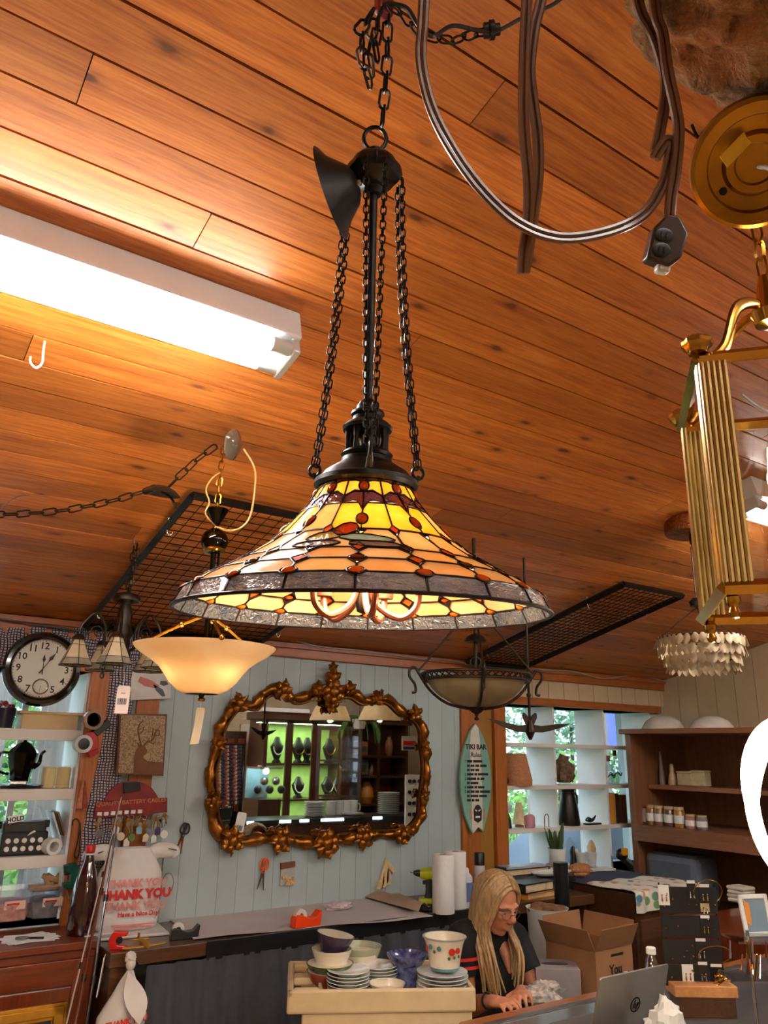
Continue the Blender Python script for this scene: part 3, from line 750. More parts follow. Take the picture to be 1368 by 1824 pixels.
# fluted brass lantern
lt = thing('brass_lantern', 'square polished brass lantern with fluted corner posts and glass', 'lantern', atT(1285, 1060, .78))
p1 = atT(1290, 1046, .76); p2h = atT(1256, 1066, .90); d2 = Vector((p2h.x - p1.x, p2h.y - p1.y, 0)).normalized(); d1 = Vector((d2.y, -d2.x, 0))
s_ = .195; zb = p1.z; zt = vz(p1, 640)
def LP(i, j, z): return Vector((p1.x, p1.y, 0)) + d1 * (s_ * i) + d2 * (s_ * j) + Vector((0, 0, z))
FL = mat('fluted_brass', (224, 202, 140), .24, 1.0, .08, 30)
for i, j in ((0, 0), (0, 1), (1, 0), (1, 1)):
    cp = LP(i, j, 0); prf = []
    mm = MB(frame(cp, d1, y=d2)); sx = 1 if i == 0 else -1; sy = 1 if j == 0 else -1
    # an L of small flutes round the corner
    for k in range(5): mm.tube([(sx * (.002 + .0056 * k), 0, zb), (sx * (.002 + .0056 * k), 0, zt)], .0032, 8)
    for k in range(1, 4): mm.tube([(0, sy * (.0056 * k), zb), (0, sy * (.0056 * k), zt)], .0032, 8)
    mm.obj('corner_post', FL, lt)
    MB().lathe([(0, .0), (.010, .001), (.012, .006), (.016, .010), (.0165, .014), (.012, .018), (.006, .022), (0, .023)], LP(i, j, zt + .006), n=20, wave=lambda a, z: .08 * math.cos(a * 8)).obj('finial', BRASS, lt)
    MB().lathe([(0, -.030), (.004, -.029), (.006, -.024), (.004, -.019), (.007, -.015), (.0075, -.009), (.004, -.004), (.005, 0), (0, 0)], LP(.04 if i == 0 else .96, .04 if j == 0 else .96, zb), n=14).obj('drop', BRASS, lt)
for z in (zb, zt):
    for a, b in (((0, 0), (1, 0)), ((0, 0), (0, 1)), ((1, 0), (1, 1)), ((0, 1), (1, 1))):
        MB().tube([LP(*a, z), LP(*b, z)], .0075, 4).obj('rail', BRASS, lt, 20)
PANEG = pane_glass('lantern_glass', (.97, .96, .94, 1), .07)
for a, b in (((0, 0), (1, 0)), ((0, 0), (0, 1)), ((1, 0), (1, 1)), ((0, 1), (1, 1))):
    u = (LP(*b, 0) - LP(*a, 0)).normalized(); A = LP(*a, (zb + zt) / 2); MB(frame(A.lerp(LP(*b, (zb + zt) / 2), .5), u, z=Vector((0, 0, 1)))).box((0, 0, 0), (s_ - .012, .002, zt - zb - .01)).obj('pane', PANEG, lt, 0)
ctr = LP(.5, .5, 0)
for a in ((0, 0), (1, 0), (0, 1), (1, 1)):
    c = LP(*a, zt); e = (Vector((ctr.x, ctr.y, zt)) - c)
    MB().tube(spline([c + e * .12, c + e * .35 + Vector((0, 0, .03)), c + e * .55 + Vector((0, 0, .085)), c + e * .8 + Vector((0, 0, .105)), c + e * .98 + Vector((0, 0, .10))], 6), .0075, 8, sq=.5).obj('scroll_arm', BRASS, lt)
MB().lathe([(0, .08), (.016, .085), (.02, .10), (.012, .12), (.006, .15), (0, .152)], Vector((ctr.x, ctr.y, zt)), n=20).obj('crown', BRASS, lt)
chain([Vector((ctr.x, ctr.y, zt + .15)), Vector((ctr.x, ctr.y, ceil_z(ctr.y) - .002))], .03, .014, .002).obj('hanging_chain', BRASS_D, lt)
MB().lathe([(.0, -.006), (.040, -.006), (.044, 0), (.040, .004), (0, .004)], Vector((ctr.x, ctr.y, zb - .004)), n=28).obj('base_plate', BRASS, lt)
HUR = pane_glass('hurricane_glass', (.98, .97, .95, 1), .12)
MB().shell([(.026, 0), (.036, .05), (.040, .09), (.030, .14), (.026, .17)], .002, o=Vector((ctr.x, ctr.y, zb + .004)), n=28).obj('hurricane_glass', HUR, lt)
for k in range(2):
    MB().cyl(Vector((ctr.x, ctr.y, zb)) + d1 * (-.012 + .03 * k) , Vector((ctr.x, ctr.y, zb + .11)) + d1 * (-.012 + .03 * k), .010).obj('candle_sleeve', PAPER, lt)
MB().tube(spline([LP(.25, .3, zt - .02), LP(.4, .4, zt - .035), LP(.5, .5, zt - .01), LP(.55, .5, zt + .08)], 6), .002, 6).obj('lead_wire', CLEARP, lt)

# lamp at the right edge: glare on its curved arm built as a glowing ring
GLOW = mat('glare_and_bulb_glow', (255, 250, 240), .3, emit=80, ecol=(255, 240, 214))
gc = atT(1434, 1430, 1.05); gt = thing('glare_ring_lamp', 'lamp at the right edge, glare on its curved arm built as a glowing ring', 'lamp', gc)
gpts = []; grs = []
for k in range(48):
    a = 2 * math.pi * k / 48; gpts.append(gc + _r * (.072 * math.cos(a)) + Vector((0, 0, 1)) * (.108 * math.sin(a))); grs.append(.0052 + .0045 * max(0, -math.cos(a)) + .016 * max(0, math.sin(a)) * max(0, -math.cos(a)))
MB().tube(gpts, grs, 10, closed=True).obj('glare_ring', GLOW, gt)
MB().lathe([(0, -.085), (.016, -.078), (.030, -.05), (.040, -.01), (.042, .03), (.034, .065), (.018, .085), (.012, .1), (0, .1)], gc + _r * .006, n=24).obj('glowing_bulb', GLOW, gt)
MB().tube(spline([gc + Vector((0, 0, .12)), gc + Vector((0, 0, .16)) + _r * .03, gc + Vector((0, 0, .17)) + _r * .14, gc + Vector((0, 0, .2)) + _r * .22], 5) + [gc + _r * .22 + Vector((0, 0, ceil_z(gc.y + _r.y * .22) - gc.z))], .004, 7).obj('hanging_arm', BRASS, gt)
MB().lathe([(0, .10), (.014, .10), (.016, .11), (.010, .125), (0, .127)], gc, n=16).obj('top_cap', BRASS, gt)

# white hook in the planks
hp = atC(80, 608)
MB().tube(spline([hp + Vector((0, 0, .005)), hp + Vector((.0, 0, -.03)), hp + Vector((.002, -.0, -.062)), hp + Vector((-.010, 0, -.082)), hp + Vector((-.026, 0, -.072)), hp + Vector((-.028, 0, -.055))], 6), .0032, 7).obj('ceiling_hook', mat('white_vinyl_hook', (214, 214, 210), .4), label='small white hook screwed into the planks under the fluorescent light', cat='hook')
# ------------------------------------------------------------------ other lamps further back
def plumb(P, y): return Vector((P[0], P[1], vz(P, y)))
# --- alabaster glass bowl pendant
B = atT(365, 1166, 2.32); PX = 2.32 / F_PX
bp = thing('bowl_pendant', 'lit frosted glass bowl pendant hanging left of the big shade', 'pendant lamp', plumb(B, 1243))
Z = lambda y: vz(B, y)
ALAB = lamp_glass('frosted_alabaster_glass', (250, 222, 178), (255, 236, 204), .5, .25, 5)
zr, zb_ = Z(1152), Z(1238)
prf = [(30, .02), (44, .10), (58, .25), (68, .42), (79, .58), (95, .72), (112, .84), (122, .94), (125, 1.0)]
MB().shell([(r * PX, zb_ + (zr - zb_) * h) for r, h in prf], .005, o=(B.x, B.y, 0), n=48).obj('glass_bowl', ALAB, bp, 60)
MB().lathe([(0, Z(1243)), (.006, Z(1242)), (.010, Z(1238)), (.010, Z(1235)), (.030, Z(1226)), (.052, Z(1218)), (.0, Z(1217))], (B.x, B.y, 0), n=28).obj('bottom_cap', CHROME_D, bp)
MB().lathe([(0, Z(1250)), (.010, Z(1249)), (.012, Z(1245)), (.006, Z(1242)), (0, Z(1241))], (B.x, B.y, 0), n=16).obj('bottom_knob', BRASS, bp)
MB().cyl((B.x, B.y, Z(1225)), (B.x, B.y, Z(985)), .0085).obj('centre_rod', CHROME_D, bp)
MB().cyl((B.x + .018, B.y, Z(1160)), (B.x + .018, B.y, Z(985)), .004).obj('side_rod', CHROME_D, bp)
MB().lathe([(0, Z(985)), (.034, Z(984)), (.036, Z(981)), (.034, Z(978)), (0, Z(978))], (B.x, B.y, 0), n=28).obj('ball_collar', BRASS, bp)
bz = Z(964); MB().ball((B.x, B.y, bz), .042, 28, 16).obj('chrome_ball', CHROME_D, bp)
MB().lathe([(0, Z(941)), (.004, Z(940)), (.010, Z(936)), (.036, Z(909)), (.037, Z(908)), (0, Z(910))], (B.x, B.y, 0), n=28).obj('cone_cap', CHROME_D, bp)
MB().cyl((B.x, B.y, Z(944)), (B.x, B.y, Z(936)), .006).obj('brass_collar', BRASS, bp)
for a in (20, 140, 260):
    e = Vector((math.cos(rad(a)), math.sin(rad(a)), 0)); A = Vector((B.x, B.y, Z(1096))) + e * .012; E_ = Vector((B.x, B.y, zr + .004)) + e * (124 * PX); mid = A.lerp(E_, .35) + Vector((0, 0, .004))
    MB().tube([A, mid, E_], [.006, .0055, .0045], 8).obj('arm', BRASS, bp)
    MB().ball(mid, .010, 10, 7).obj('arm_knuckle', BRASS, bp); MB().ball(E_, .009, 10, 7).obj('arm_tip', BRASS, bp)
hook = atC(402, 772)
for nm, a, b in (('hang_chain', plumb(B, 912), plumb(B, 850)), ('hang_chain', plumb(B, 850), hook + Vector((0, 0, -.02)))): chain([a, b], .034, .017, .0024, n=10).obj(nm, BRASS_D, bp)
MB().tube(spline([hook + Vector((0, 0, .01)), hook + Vector((0, 0, -.035)), hook + Vector((.010, 0, -.05)), hook + Vector((.02, 0, -.035))], 5), .003, 6).obj('ceiling_hook', STEEL, bp)
MB().tube(spline([atT(434, 800, 2.42), atT(452, 830, 2.4), atT(455, 860, 2.4), atT(447, 915, 2.38), atT(432, 938, 2.36), atT(410, 945, 2.34), atT(390, 940, 2.33), plumb(B, 938)], 6), .0032, 6).obj('cord', mat('gold_cord', (196, 150, 80), .4), bp)
MB().tube(spline([atT(392, 842, 2.42), atT(378, 852, 2.4), atT(367, 872, 2.4), atT(373, 895, 2.38), atT(366, 915, 2.36), plumb(B, 938)], 6), .0026, 6).obj('cord', mat('gold_cord', (196, 150, 80), .4), bp)
dax = (_r * .9 - _f * .35 - _u * .15).normalized(); dc = atT(415, 792, 2.44)
MB().lathe([(0, .016), (.020, .014), (.045, .004), (.050, 0), (.046, .001), (0, .010)], dc, zup(dax), 28, sx=1.0).obj('canopy', mat('clear_glass_canopy', (150, 138, 120), .12, .6, .1, 10), bp)
for k in range(4): MB().box(dc - dax * .006 + (_u * (.022 * math.sin(k * 1.6)) + _f * .02 * math.cos(k * 1.6)), (.004, .016, .016), zup(dax)).obj('canopy_label', PAPER, bp)
BHOT = mat('lit_opal_bulb', (255, 240, 214), .3, emit=40, ecol=(255, 232, 190))
for s in (-1, 1):
    c = Vector((B.x, B.y, zb_ + (zr - zb_) * .62)) + _r0 * (.062 * s) - Vector((math.sin(yaw), math.cos(yaw), 0)) * .048
    MB().ball(c, (.022, .022, .028), 12, 8).obj('bulb', BHOT, bp); point(bp, c, 11.0, (1, .84, .6), .026)
# paper tag under it
tp = plumb(B, 1258); tg = thing('price_tag', 'blank cream paper tag hanging under the glass bowl pendant', 'tag', tp + Vector((0, 0, -.11)))
MB(frame(tp, _r0, y=Vector((0, 0, 1)))).prism([(-.010, -.004), (.012, -.004), (.014, -.012), (.009, -.06), (.004, -.105), (-.022, -.108), (-.014, -.055), (-.012, -.012)], -.0006, .0006).obj('card', mat('cream_card', (226, 206, 170), .8), tg)
MB().tube([plumb(B, 1250), tp + Vector((0, 0, .002)), tp + Vector((0, 0, -.012))], .001, 5).obj('string', PAPER, tg)

# --- long swag chain with a bronze canopy
sw = thing('swag_chain', 'long copper-coloured swag chain running off the left edge under the planks', 'chain', atT(200, 890, 2.5))
chain(spline([atT(-60, 918, 2.42), atT(40, 915, 2.42), atT(120, 908, 2.43), atT(200, 892, 2.44), atT(268, 872, 2.45)], 8), .046, .021, .0028, each=lambda m: m.obj('link', IRON2, sw))
chain(spline([atT(300, 868, 2.45), atT(330, 838, 2.46), atT(360, 812, 2.46), atT(392, 790, 2.47)], 8), .046, .021, .0028, each=lambda m: m.obj('link', IRON2, sw))
cd = atT(288, 876, 2.44); cax = (Vector((0, 0, 1)) - _f * .12 + _r * .1).normalized()
MB().lathe([(0, .020), (.018, .018), (.040, .008), (.056, -.004), (.060, -.008), (.054, -.006), (0, .006)], cd, zup(cax), 40, wave=lambda a, z: .03 * math.cos(a * 20) if z > -.004 else 0).obj('canopy', IRON2, sw)
MB().tube(spline([cd, cd + _r * .03 - _u * .02, cd + _r * .05 - _u * .05 - _f * .02], 5), .004, 6).obj('cord_end', IRON2, sw)
MB().tube(spline([atT(0, 905, 2.46), atT(30, 885, 2.46), atT(52, 882, 2.46)], 5), .002, 5).obj('thin_wire', STEEL, sw)

# --- small chandelier with five leaded glass shades
HK = atC(240, 962); CP = atT(216, 1150, 2.98); CZ = lambda y: vz(CP, y)
cdl = thing('shade_chandelier', 'small dark chandelier with cream leaded glass shades beside the clock', 'chandelier', plumb(CP, 1185))
def CL(prof_, nm, n=24): return MB().lathe([(r, CZ(y)) for r, y in prof_], (CP.x, CP.y, 0), n=n).obj(nm, IRON2, cdl)
CL([(0, 1184), (.016, 1182), (.030, 1175), (.038, 1168), (.038, 1158), (.030, 1154), (.033, 1146), (.030, 1138), (.036, 1132), (.034, 1120), (.026, 1112), (.030, 1100), (.024, 1085), (.017, 1076), (0, 1075)], 'column')
CL([(0, 1077), (.020, 1076), (.022, 1070), (.020, 1063), (0, 1062)], 'collar')
CL([(.010, 1060), (.046, 1068), (.052, 1071), (.053, 1066), (.046, 1060), (.018, 1056), (.0, 1056)], 'canopy', 32)
chain([plumb(CP, 1060), HK + Vector((0, 0, -.03))], .036, .018, .003).obj('hang_chain', IRON2, cdl)
chain([plumb(CP, 1056) + _r0 * .008, HK + Vector((0, 0, -.025)) + _r0 * .012], .036, .018, .0028).obj('hang_chain', IRON2, cdl)
MB().tube(spline([HK + Vector((0, 0, .01)), HK + Vector((0, 0, -.03)), HK + Vector((.014, 0, -.045)), HK + Vector((.022, 0, -.03))], 5), .0032, 6).obj('hook', STEEL, cdl)
SHC = lamp_glass('cream_shade_pane', (226, 206, 164), (240, 224, 190), .45, .2, 12)
SHP = lamp_glass('pearl_shade_pane', (150, 140, 116), (190, 182, 160), .4, .15, 20, .3)
def pyramid_shade(parent, c, rot):
    """six-sided leaded shade: crown panes, long panes, square border panes"""
    root = thing_part('glass_shade', parent); lead = MB(); rows = [(.018, 0.0, .026, -.022, SHC), (.026, -.022, .049, -.074, SHC), (.049, -.074, .062, -.098, SHP)]
    for k in range(6):
        a0 = rot + k * math.pi / 3; a1 = a0 + math.pi / 3
        for (ra, za, rb, zb2, ma) in rows:
            q = [c + Vector((r * math.cos(a), r * math.sin(a), z)) for r, a, z in ((ra, a0, za), (ra, a1, za), (rb, a1, zb2), (rb, a0, zb2))]
            ctr_ = sum(q, Vector()) / 4; qi = [p.lerp(ctr_, .05) for p in q]; nn = (qi[1] - qi[0]).cross(qi[2] - qi[0]).normalized() * .0015
            g = MB(); g._add([p + nn for p in qi] + [p - nn for p in qi], [(0, 1, 2, 3), (7, 6, 5, 4), (0, 4, 5, 1), (1, 5, 6, 2), (2, 6, 7, 3), (3, 7, 4, 0)]); shade_panes.append((g, ma, parent))
            for A_, B_ in ((0, 1), (1, 2), (2, 3)): lead.tube([q[A_], q[B_]], .0019, 4)
    return lead
def thing_part(n, p): return None
shade_panes = []
for a in (207, 135, 63, -9, -78):
    e = _r0 * math.cos(rad(a)) + Vector((math.sin(yaw), math.cos(yaw), 0)) * math.sin(rad(a))
    cb = Vector((CP.x, CP.y, 0)); zt_ = CZ(1138)
    MB().tube(spline([cb + e * .030 + Vector((0, 0, CZ(1160))), cb + e * .062 + Vector((0, 0, CZ(1150))), cb + e * .066 + Vector((0, 0, CZ(1118))), cb + e * .105 + Vector((0, 0, CZ(1097))), cb + e * .148 + Vector((0, 0, CZ(1118))), cb + e * .156 + Vector((0, 0, zt_))], 7), .0048, 7).obj('arm', IRON2, cdl)
    sp_ = [cb + e * (.092 + (.028 - .0016 * k) * math.cos(k * .55)) + Vector((0, 0, CZ(1130) + (.028 - .0016 * k) * math.sin(k * .55))) for k in range(15)]
    MB().tube(sp_, .0026, 6).obj('scroll', IRON2, cdl)
    top = cb + e * .156 + Vector((0, 0, zt_ - .012))
    MB().lathe([(0, .018), (.010, .018), (.020, .010), (.027, -.002), (.024, -.003), (0, .004)], top, n=18).obj('shade_cap', IRON2, cdl)
    ld = pyramid_shade(cdl, top, rad(a)); so = ld.obj('shade', LEAD, cdl, 0)
    for g, ma, _p in shade_panes: g.obj('pane', ma, so, 0)
    shade_panes.clear()
chain([plumb(CP, 1178) - _r0 * .06, plumb(CP, 1205) - _r0 * .06], .022, .014, .003).obj('pull_chain', IRON2, cdl)
# its barcode tag
tq = atT(220, 1222, 2.85); tM = frame(tq, _r0, y=Vector((0.03, 0, 1)))
tgo = thing('price_tag', 'pink-white barcode tag hanging below the leaded shades', 'tag', atT(218, 1270, 2.85))
MB(tM).prism([(-.022, -.098), (.026, -.098), (.027, -.006), (.022, .002), (-.016, .002), (-.021, -.006)], -.0005, .0005).obj('card', mat('pink_white_card', (236, 214, 200), .7), tgo)
rb_ = random.Random(3); x_ = -.016; mm = MB(tM)
while x_ < .018:
    w_ = rb_.uniform(.0006, .0022); mm._add([(x_, -.066, .0009), (x_ + w_, -.066, .0009), (x_ + w_, -.044, .0009), (x_, -.044, .0009)], [(0, 1, 2, 3)]); x_ += w_ + rb_.uniform(.0006, .0014)
mm._add([(-.006, -.024, .0009), (.010, -.024, .0009), (.010, -.026, .0009), (-.006, -.026, .0009)], [(0, 1, 2, 3)])
mm.obj('barcode', BLACKP, tgo, 0, kind='stuff')
MB().tube([tq, tq + Vector((0, 0, .05))], .001, 4).obj('string', PAPER, tgo)

# --- iron bowl chandelier in front of the olive post
IB = atT(848, 1214, 3.3); IZ = lambda y: vz(IB, y); IP = 3.3 / F_PX
ibl = thing('iron_bowl_chandelier', 'dark iron bowl chandelier with pierced rim and tan glass by the post', 'chandelier', plumb(IB, 1283))
zR = IZ(1204); zB = IZ(1262)
TANG = lamp_glass('tan_scavo_glass', (150, 132, 98), (176, 158, 120), .35, .35, 5)
MB().shell([(r * IP, zB + (zR - zB) * h) for r, h in ((4, 0), (40, .12), (66, .38), (80, .62), (88, .86), (90, .93))], .004, o=(IB.x, IB.y, 0), n=36).obj('glass_bowl', TANG, ibl, 60)
for y_, r_ in ((1202, 97), (1213, 92)):
    z_ = IZ(y_); MB().tube([(IB.x + r_ * IP * math.cos(a), IB.y + r_ * IP * math.sin(a), z_) for a in [2 * math.pi * k / 40 for k in range(40)]], .006, 6, closed=True).obj('rim_band', IRON2, ibl)
mm = MB()
for k in range(44):
    a = 2 * math.pi * k / 44; b = a + .14
    for u_, v_ in ((a, b), (b, a)): mm.tube([(IB.x + 97 * IP * math.cos(u_), IB.y + 97 * IP * math.sin(u_), IZ(1203)), (IB.x + 92 * IP * math.cos(v_), IB.y + 92 * IP * math.sin(v_), IZ(1213))], .0028, 4)
mm.obj('pierced_lattice', IRON2, ibl, kind='stuff')
for a in (-90 - 34, -90 + 34 + 52, 30 + 116, 2 - 90 + 180):
    pass
for k, a in enumerate((180 + 4, 4, 270, 90)):
    e = _r0 * math.cos(rad(a)) + Vector((math.sin(yaw), math.cos(yaw), 0)) * math.sin(rad(a)); c0 = Vector((IB.x, IB.y, 0))
    MB().tube(spline([c0 + e * .012 + Vector((0, 0, IZ(1264))), c0 + e * (50 * IP) + Vector((0, 0, IZ(1255))), c0 + e * (82 * IP) + Vector((0, 0, IZ(1232))), c0 + e * (104 * IP) + Vector((0, 0, IZ(1200)))], 6), .0062, 7).obj('rib', IRON2, ibl)
    if k < 3:
        o0 = c0 + e * (104 * IP) + Vector((0, 0, IZ(1200)))
        MB().tube(spline([o0, o0 + e * .012 + Vector((0, 0, .018)), o0 + e * .034 + Vector((0, 0, .012)), o0 + e * .036 + Vector((0, 0, -.018)), o0 + e * .014 + Vector((0, 0, -.05)), o0 + e * .010 + Vector((0, 0, -.08)), o0 + e * .026 + Vector((0, 0, -.085))], 6), .0058, 7).obj('scroll_hook', IRON2, ibl)
        MB().tube([o0 + Vector((0, 0, .004)), c0 + e * .02 + Vector((0, 0, IZ(1085)))], .0042, 6).obj('hanging_rod', IRON2, ibl)
MB().lathe([(0, IZ(1284)), (.008, IZ(1283)), (.011, IZ(1280)), (.005, IZ(1277)), (.009, IZ(1272)), (.024, IZ(1268)), (.034, IZ(1262)), (.030, IZ(1259)), (0, IZ(1258))], (IB.x, IB.y, 0), n=24).obj('finial', IRON2, ibl)
MB().cyl((IB.x, IB.y, IZ(1190)), (IB.x, IB.y, ceil_z(IB.y)), .0075).obj('centre_rod', IRON2, ibl)
MB().lathe([(0, IZ(1142)), (.045, IZ(1144)), (.048, IZ(1141)), (.036, IZ(1134)), (.018, IZ(1130)), (0, IZ(1129))], (IB.x, IB.y, 0), n=24).obj('upper_dish', IRON2, ibl)
MB().tube([(IB.x + .022 * math.cos(a) * _r0.x, IB.y + .022 * math.cos(a) * _r0.y, IZ(1180) + .022 * math.sin(a)) for a in [2 * math.pi * k / 16 for k in range(16)]], .0055, 7, closed=True).obj('ring', IRON2, ibl)

# --- metal bird on a rod
BR = atT(944, 1296, 3.5); br = thing('metal_bird', 'dark metal bird with long spread wings hanging before the window', 'hanging ornament', plumb(BR, 1318))
BM = frame(BR, _r0, y=Vector((0, 0, 1))); q = 3.55 / F_PX
for sg, tip in ((-1, (-74, 14)), (1, (72, 8))):
    tx, ty = tip; o_ = [(0, -8 * q), (sg * 22 * q, -8 * q), (sg * 50 * q, (ty * .35 - 4) * q), (tx * q, ty * q), (sg * 46 * q, (ty * .45 + 3) * q), (sg * 20 * q, 3 * q), (0, 6 * q)]
    if sg < 0: o_ = o_[::-1]
    MB(BM).prism(o_, -.004, .004).obj('wing', IRON2, br, bev=.001)
for sg in (-1, 1):
    MB(BM @ Matrix.Rotation(rad(-24 * sg), 4, 'Z')).prism([(-4 * q, 0), (4 * q, 0), (5 * q, 20 * q), (2 * q, 27 * q), (-2 * q, 27 * q), (-5 * q, 20 * q)], -.005, .005).obj('tail_feather', IRON2, br, bev=.002)
MB().tube([BR + Vector((0, 0, -.022 * 2.4)), BR + Vector((0, 0, -.02)), BR + Vector((0, 0, .03))], [.006, .022, .010], 10).obj('body', IRON2, br)
MB().cyl(BR, (BR.x, BR.y, ceil_z(BR.y) - .003), .006).obj('rod', IRON2, br)
MB().ball(plumb(BR, 1238), .012, 10, 7).obj('rod_knob', IRON2, br)

# --- hammered copper ceiling light
HC = atC(1232, 925); hcl = thing('copper_flush_light', 'hammered copper drum ceiling light behind the brass lantern', 'ceiling light', HC + Vector((0, 0, -.11)))
HCM = mat('hammered_copper', (150, 92, 52), .25, 1.0, .3, 60, .5)
MB().lathe([(0, .0), (.118, .0), (.124, -.004), (.124, -.062), (.118, -.072), (.100, -.078), (0, -.08)], HC, n=40).obj('drum', HCM, hcl)
MB().lathe([(0, -.14), (.012, -.138), (.014, -.12), (.020, -.115), (.020, -.08), (0, -.08)], HC, n=16).obj('socket', HCM, hcl)

# --- capiz shell chandelier
SC = atT(1250, 1168, 3.7); SZ = lambda y: vz(SC, y); sp = 3.7 / F_PX
scl = thing('shell_chandelier', 'round drum chandelier of overlapping pale shells at the right', 'chandelier', plumb(SC, 1210))
SHM = lamp_glass('pale_capiz_shell', (214, 196, 164), (176, 150, 116), .35, .2, 14)
shm = MB()
shm.thick(lambda u, v: Vector(((u - .5) * .040 * math.sin(math.pi * (.12 + .8 * v)), .004 * math.cos((u - .5) * 3) + .006 * v, -.052 * v)), 4, 4, .0015)
shme = shm.mesh('shell', SHM, 40)
rr_ = random.Random(9)
for row, (rd, y_, n_) in enumerate(((73, 1140, 40), (70, 1156, 38), (63, 1172, 34), (56, 1184, 30))):
    for k in range(n_):
        a = 2 * math.pi * (k + .5 * (row % 2)) / n_
        o = bpy.data.objects.new('shell', shme); COL.objects.link(o); o.parent = scl
        p = Vector((SC.x + rd * sp * math.cos(a), SC.y + rd * sp * math.sin(a), SZ(y_) + .01)); o.location = INV[scl.name] @ p
        o.rotation_euler = (rr_.uniform(-.2, .2), rr_.uniform(-.25, .25), a - math.pi / 2 + rr_.uniform(-.3, .3))
for rd, y_ in ((73, 1138), (56, 1180)):
    MB().tube([(SC.x + rd * sp * math.cos(a), SC.y + rd * sp * math.sin(a), SZ(y_)) for a in [2 * math.pi * k / 36 for k in range(36)]], .004, 6, closed=True).obj('hoop', IRON2, scl)
for a in (20, 140, 260): MB().tube([(SC.x + 73 * sp * math.cos(rad(a)), SC.y + 73 * sp * math.sin(rad(a)), SZ(1138)), plumb(SC, 1082)], .0025, 5).obj('hang_chain', IRON2, scl)
MB().cyl(plumb(SC, 1084), (SC.x, SC.y, ceil_z(SC.y)), .003).obj('hang_rod', IRON2, scl)
MB().lathe([(0, SZ(1080)), (.03, SZ(1080)), (.034, SZ(1072)), (.02, SZ(1066)), (0, SZ(1065))], (SC.x, SC.y, 0), n=20).obj('top_cap', IRON, scl)

# --- two framed wire grids hung under the ceiling
def wire_grid(x0, x1, y0, y1, label, step, drop=.035):
    g = thing('wire_grid_panel', label, 'wire grid', ((x0 + x1) / 2, (y0 + y1) / 2, ceil_z((y0 + y1) / 2) - drop), 'wire grids under the ceiling')
    P = lambda x, y, d=0: Vector((x, y, ceil_z(y) - drop - d))
    fr_ = IRON
    for a, b in (((x0, y0), (x1, y0)), ((x0, y1), (x1, y1)), ((x0, y0), (x0, y1)), ((x1, y0), (x1, y1))):
        MB().tube([P(*a), P(*b)], .016, 4).obj('frame_bar', fr_, g, 0)
    n = int((x1 - x0) / step); k_ = int((y1 - y0) / step)
    for i in range(1, n): x = x0 + (x1 - x0) * i / n; MB().tube([P(x, y0), P(x, y1)], .0022, 4).obj('wire', fr_, g)
    for i in range(1, k_): y = y0 + (y1 - y0) * i / k_; MB().tube([P(x0, y, .004), P(x1, y, .004)], .0022, 4).obj('wire', fr_, g)
    for x in (x0, x1):
        for y in (y0 + .25, y1 - .2):
            MB().tube(spline([P(x, y, -drop), P(x, y, .02), P(x + .012, y, .034), P(x + .022, y, .02)], 4), .0028, 6).obj('hook', STEEL, g)
wire_grid(.93, 1.86, 2.60, 3.93, 'black framed wire grid under the planks behind the glass bowl pendant', .052)
wire_grid(3.32, 3.83, 2.62, 3.90, 'black framed wire grid under the planks at the right', .042)
# ------------------------------------------------------------------ on the back wall and in the left window
def wpts(l, off=0.0):
    """image outline -> (x, z) on the wall plane"""
    return [((p := W(x, y, off)).x, p.z) for x, y in l]
WP = lambda off: Matrix(((1, 0, 0, 0), (0, 0, -1, D - off), (0, 1, 0, 0), (0, 0, 0, 1)))   # local (x, z, out)
def wprism(l, o0, o1): return MB(WP(0)).prism([((p := W(x, y, o1)).x, p.z) for x, y in l][::-1], o0, o1)
def wsize(x0, x1, y): return abs(W(x1, y).x - W(x0, y).x)

# --- gilt mirror
mir_px = [(424, 1256), (451, 1258), (471, 1234), (501, 1226), (518, 1243), (542, 1241), (565, 1229), (592, 1234), (626, 1234), (649, 1247), (676, 1245), (696, 1248), (717, 1268), (737, 1275), (753, 1296), (756, 1328), (760, 1362), (758, 1395), (753, 1429), (750, 1456), (733, 1479), (713, 1486), (676, 1487), (646, 1490), (609, 1497), (579, 1504), (542, 1501), (501, 1496), (468, 1494), (424, 1500), (397, 1493), (380, 1463), (377, 1426), (374, 1378), (384, 1335), (390, 1301), (404, 1274)]
mt = thing('gilt_mirror', 'large ornate gilt rococo mirror on the pale blue wall', 'mirror', W(570, 1500, .03))
GILT = mat('antique_gilt', (150, 92, 28), .32, .85, .45, 26, .3)
GILT2 = mat('dark_antique_gilt', (104, 58, 20), .4, .8, .4, 30, .3)
MIRM = mat('mirror_silver', (226, 230, 228), .015, 1.0, .01, 2)
inner = [Vector(((p := W(x, y, .03)).x, p.y, p.z)) for x, y in mir_px]
cen = sum(inner, Vector()) / len(inner)
MB(WP(0)).prism([(p.x + (cen.x - p.x) * .012, p.z + (cen.z - p.z) * .012) for p in inner][::-1], .012, .026).obj('glass', MIRM, mt, 0)
loop = spline(inner, 6, closed=True); rs_ = []
for i, p in enumerate(loop): rs_.append(.026 + .007 * math.sin(i * .9) + .006 * noise.noise(p * 9))
fr = MB().tube(loop, rs_, 10, closed=True)
fr.v = [tuple(Vector(v) + Vector((noise.noise(Vector(v) * 38), noise.noise(Vector(v) * 38 + Vector((9, 0, 0))), noise.noise(Vector(v) * 38 + Vector((0, 7, 0))))) * .011) for v in fr.v]
fr.obj('frame', GILT, mt, 60)
MB().tube([p + (cen - p).normalized() * .032 + Vector((0, -.004, 0)) for p in loop], .008, 6, closed=True).obj('inner_bead', GILT2, mt)
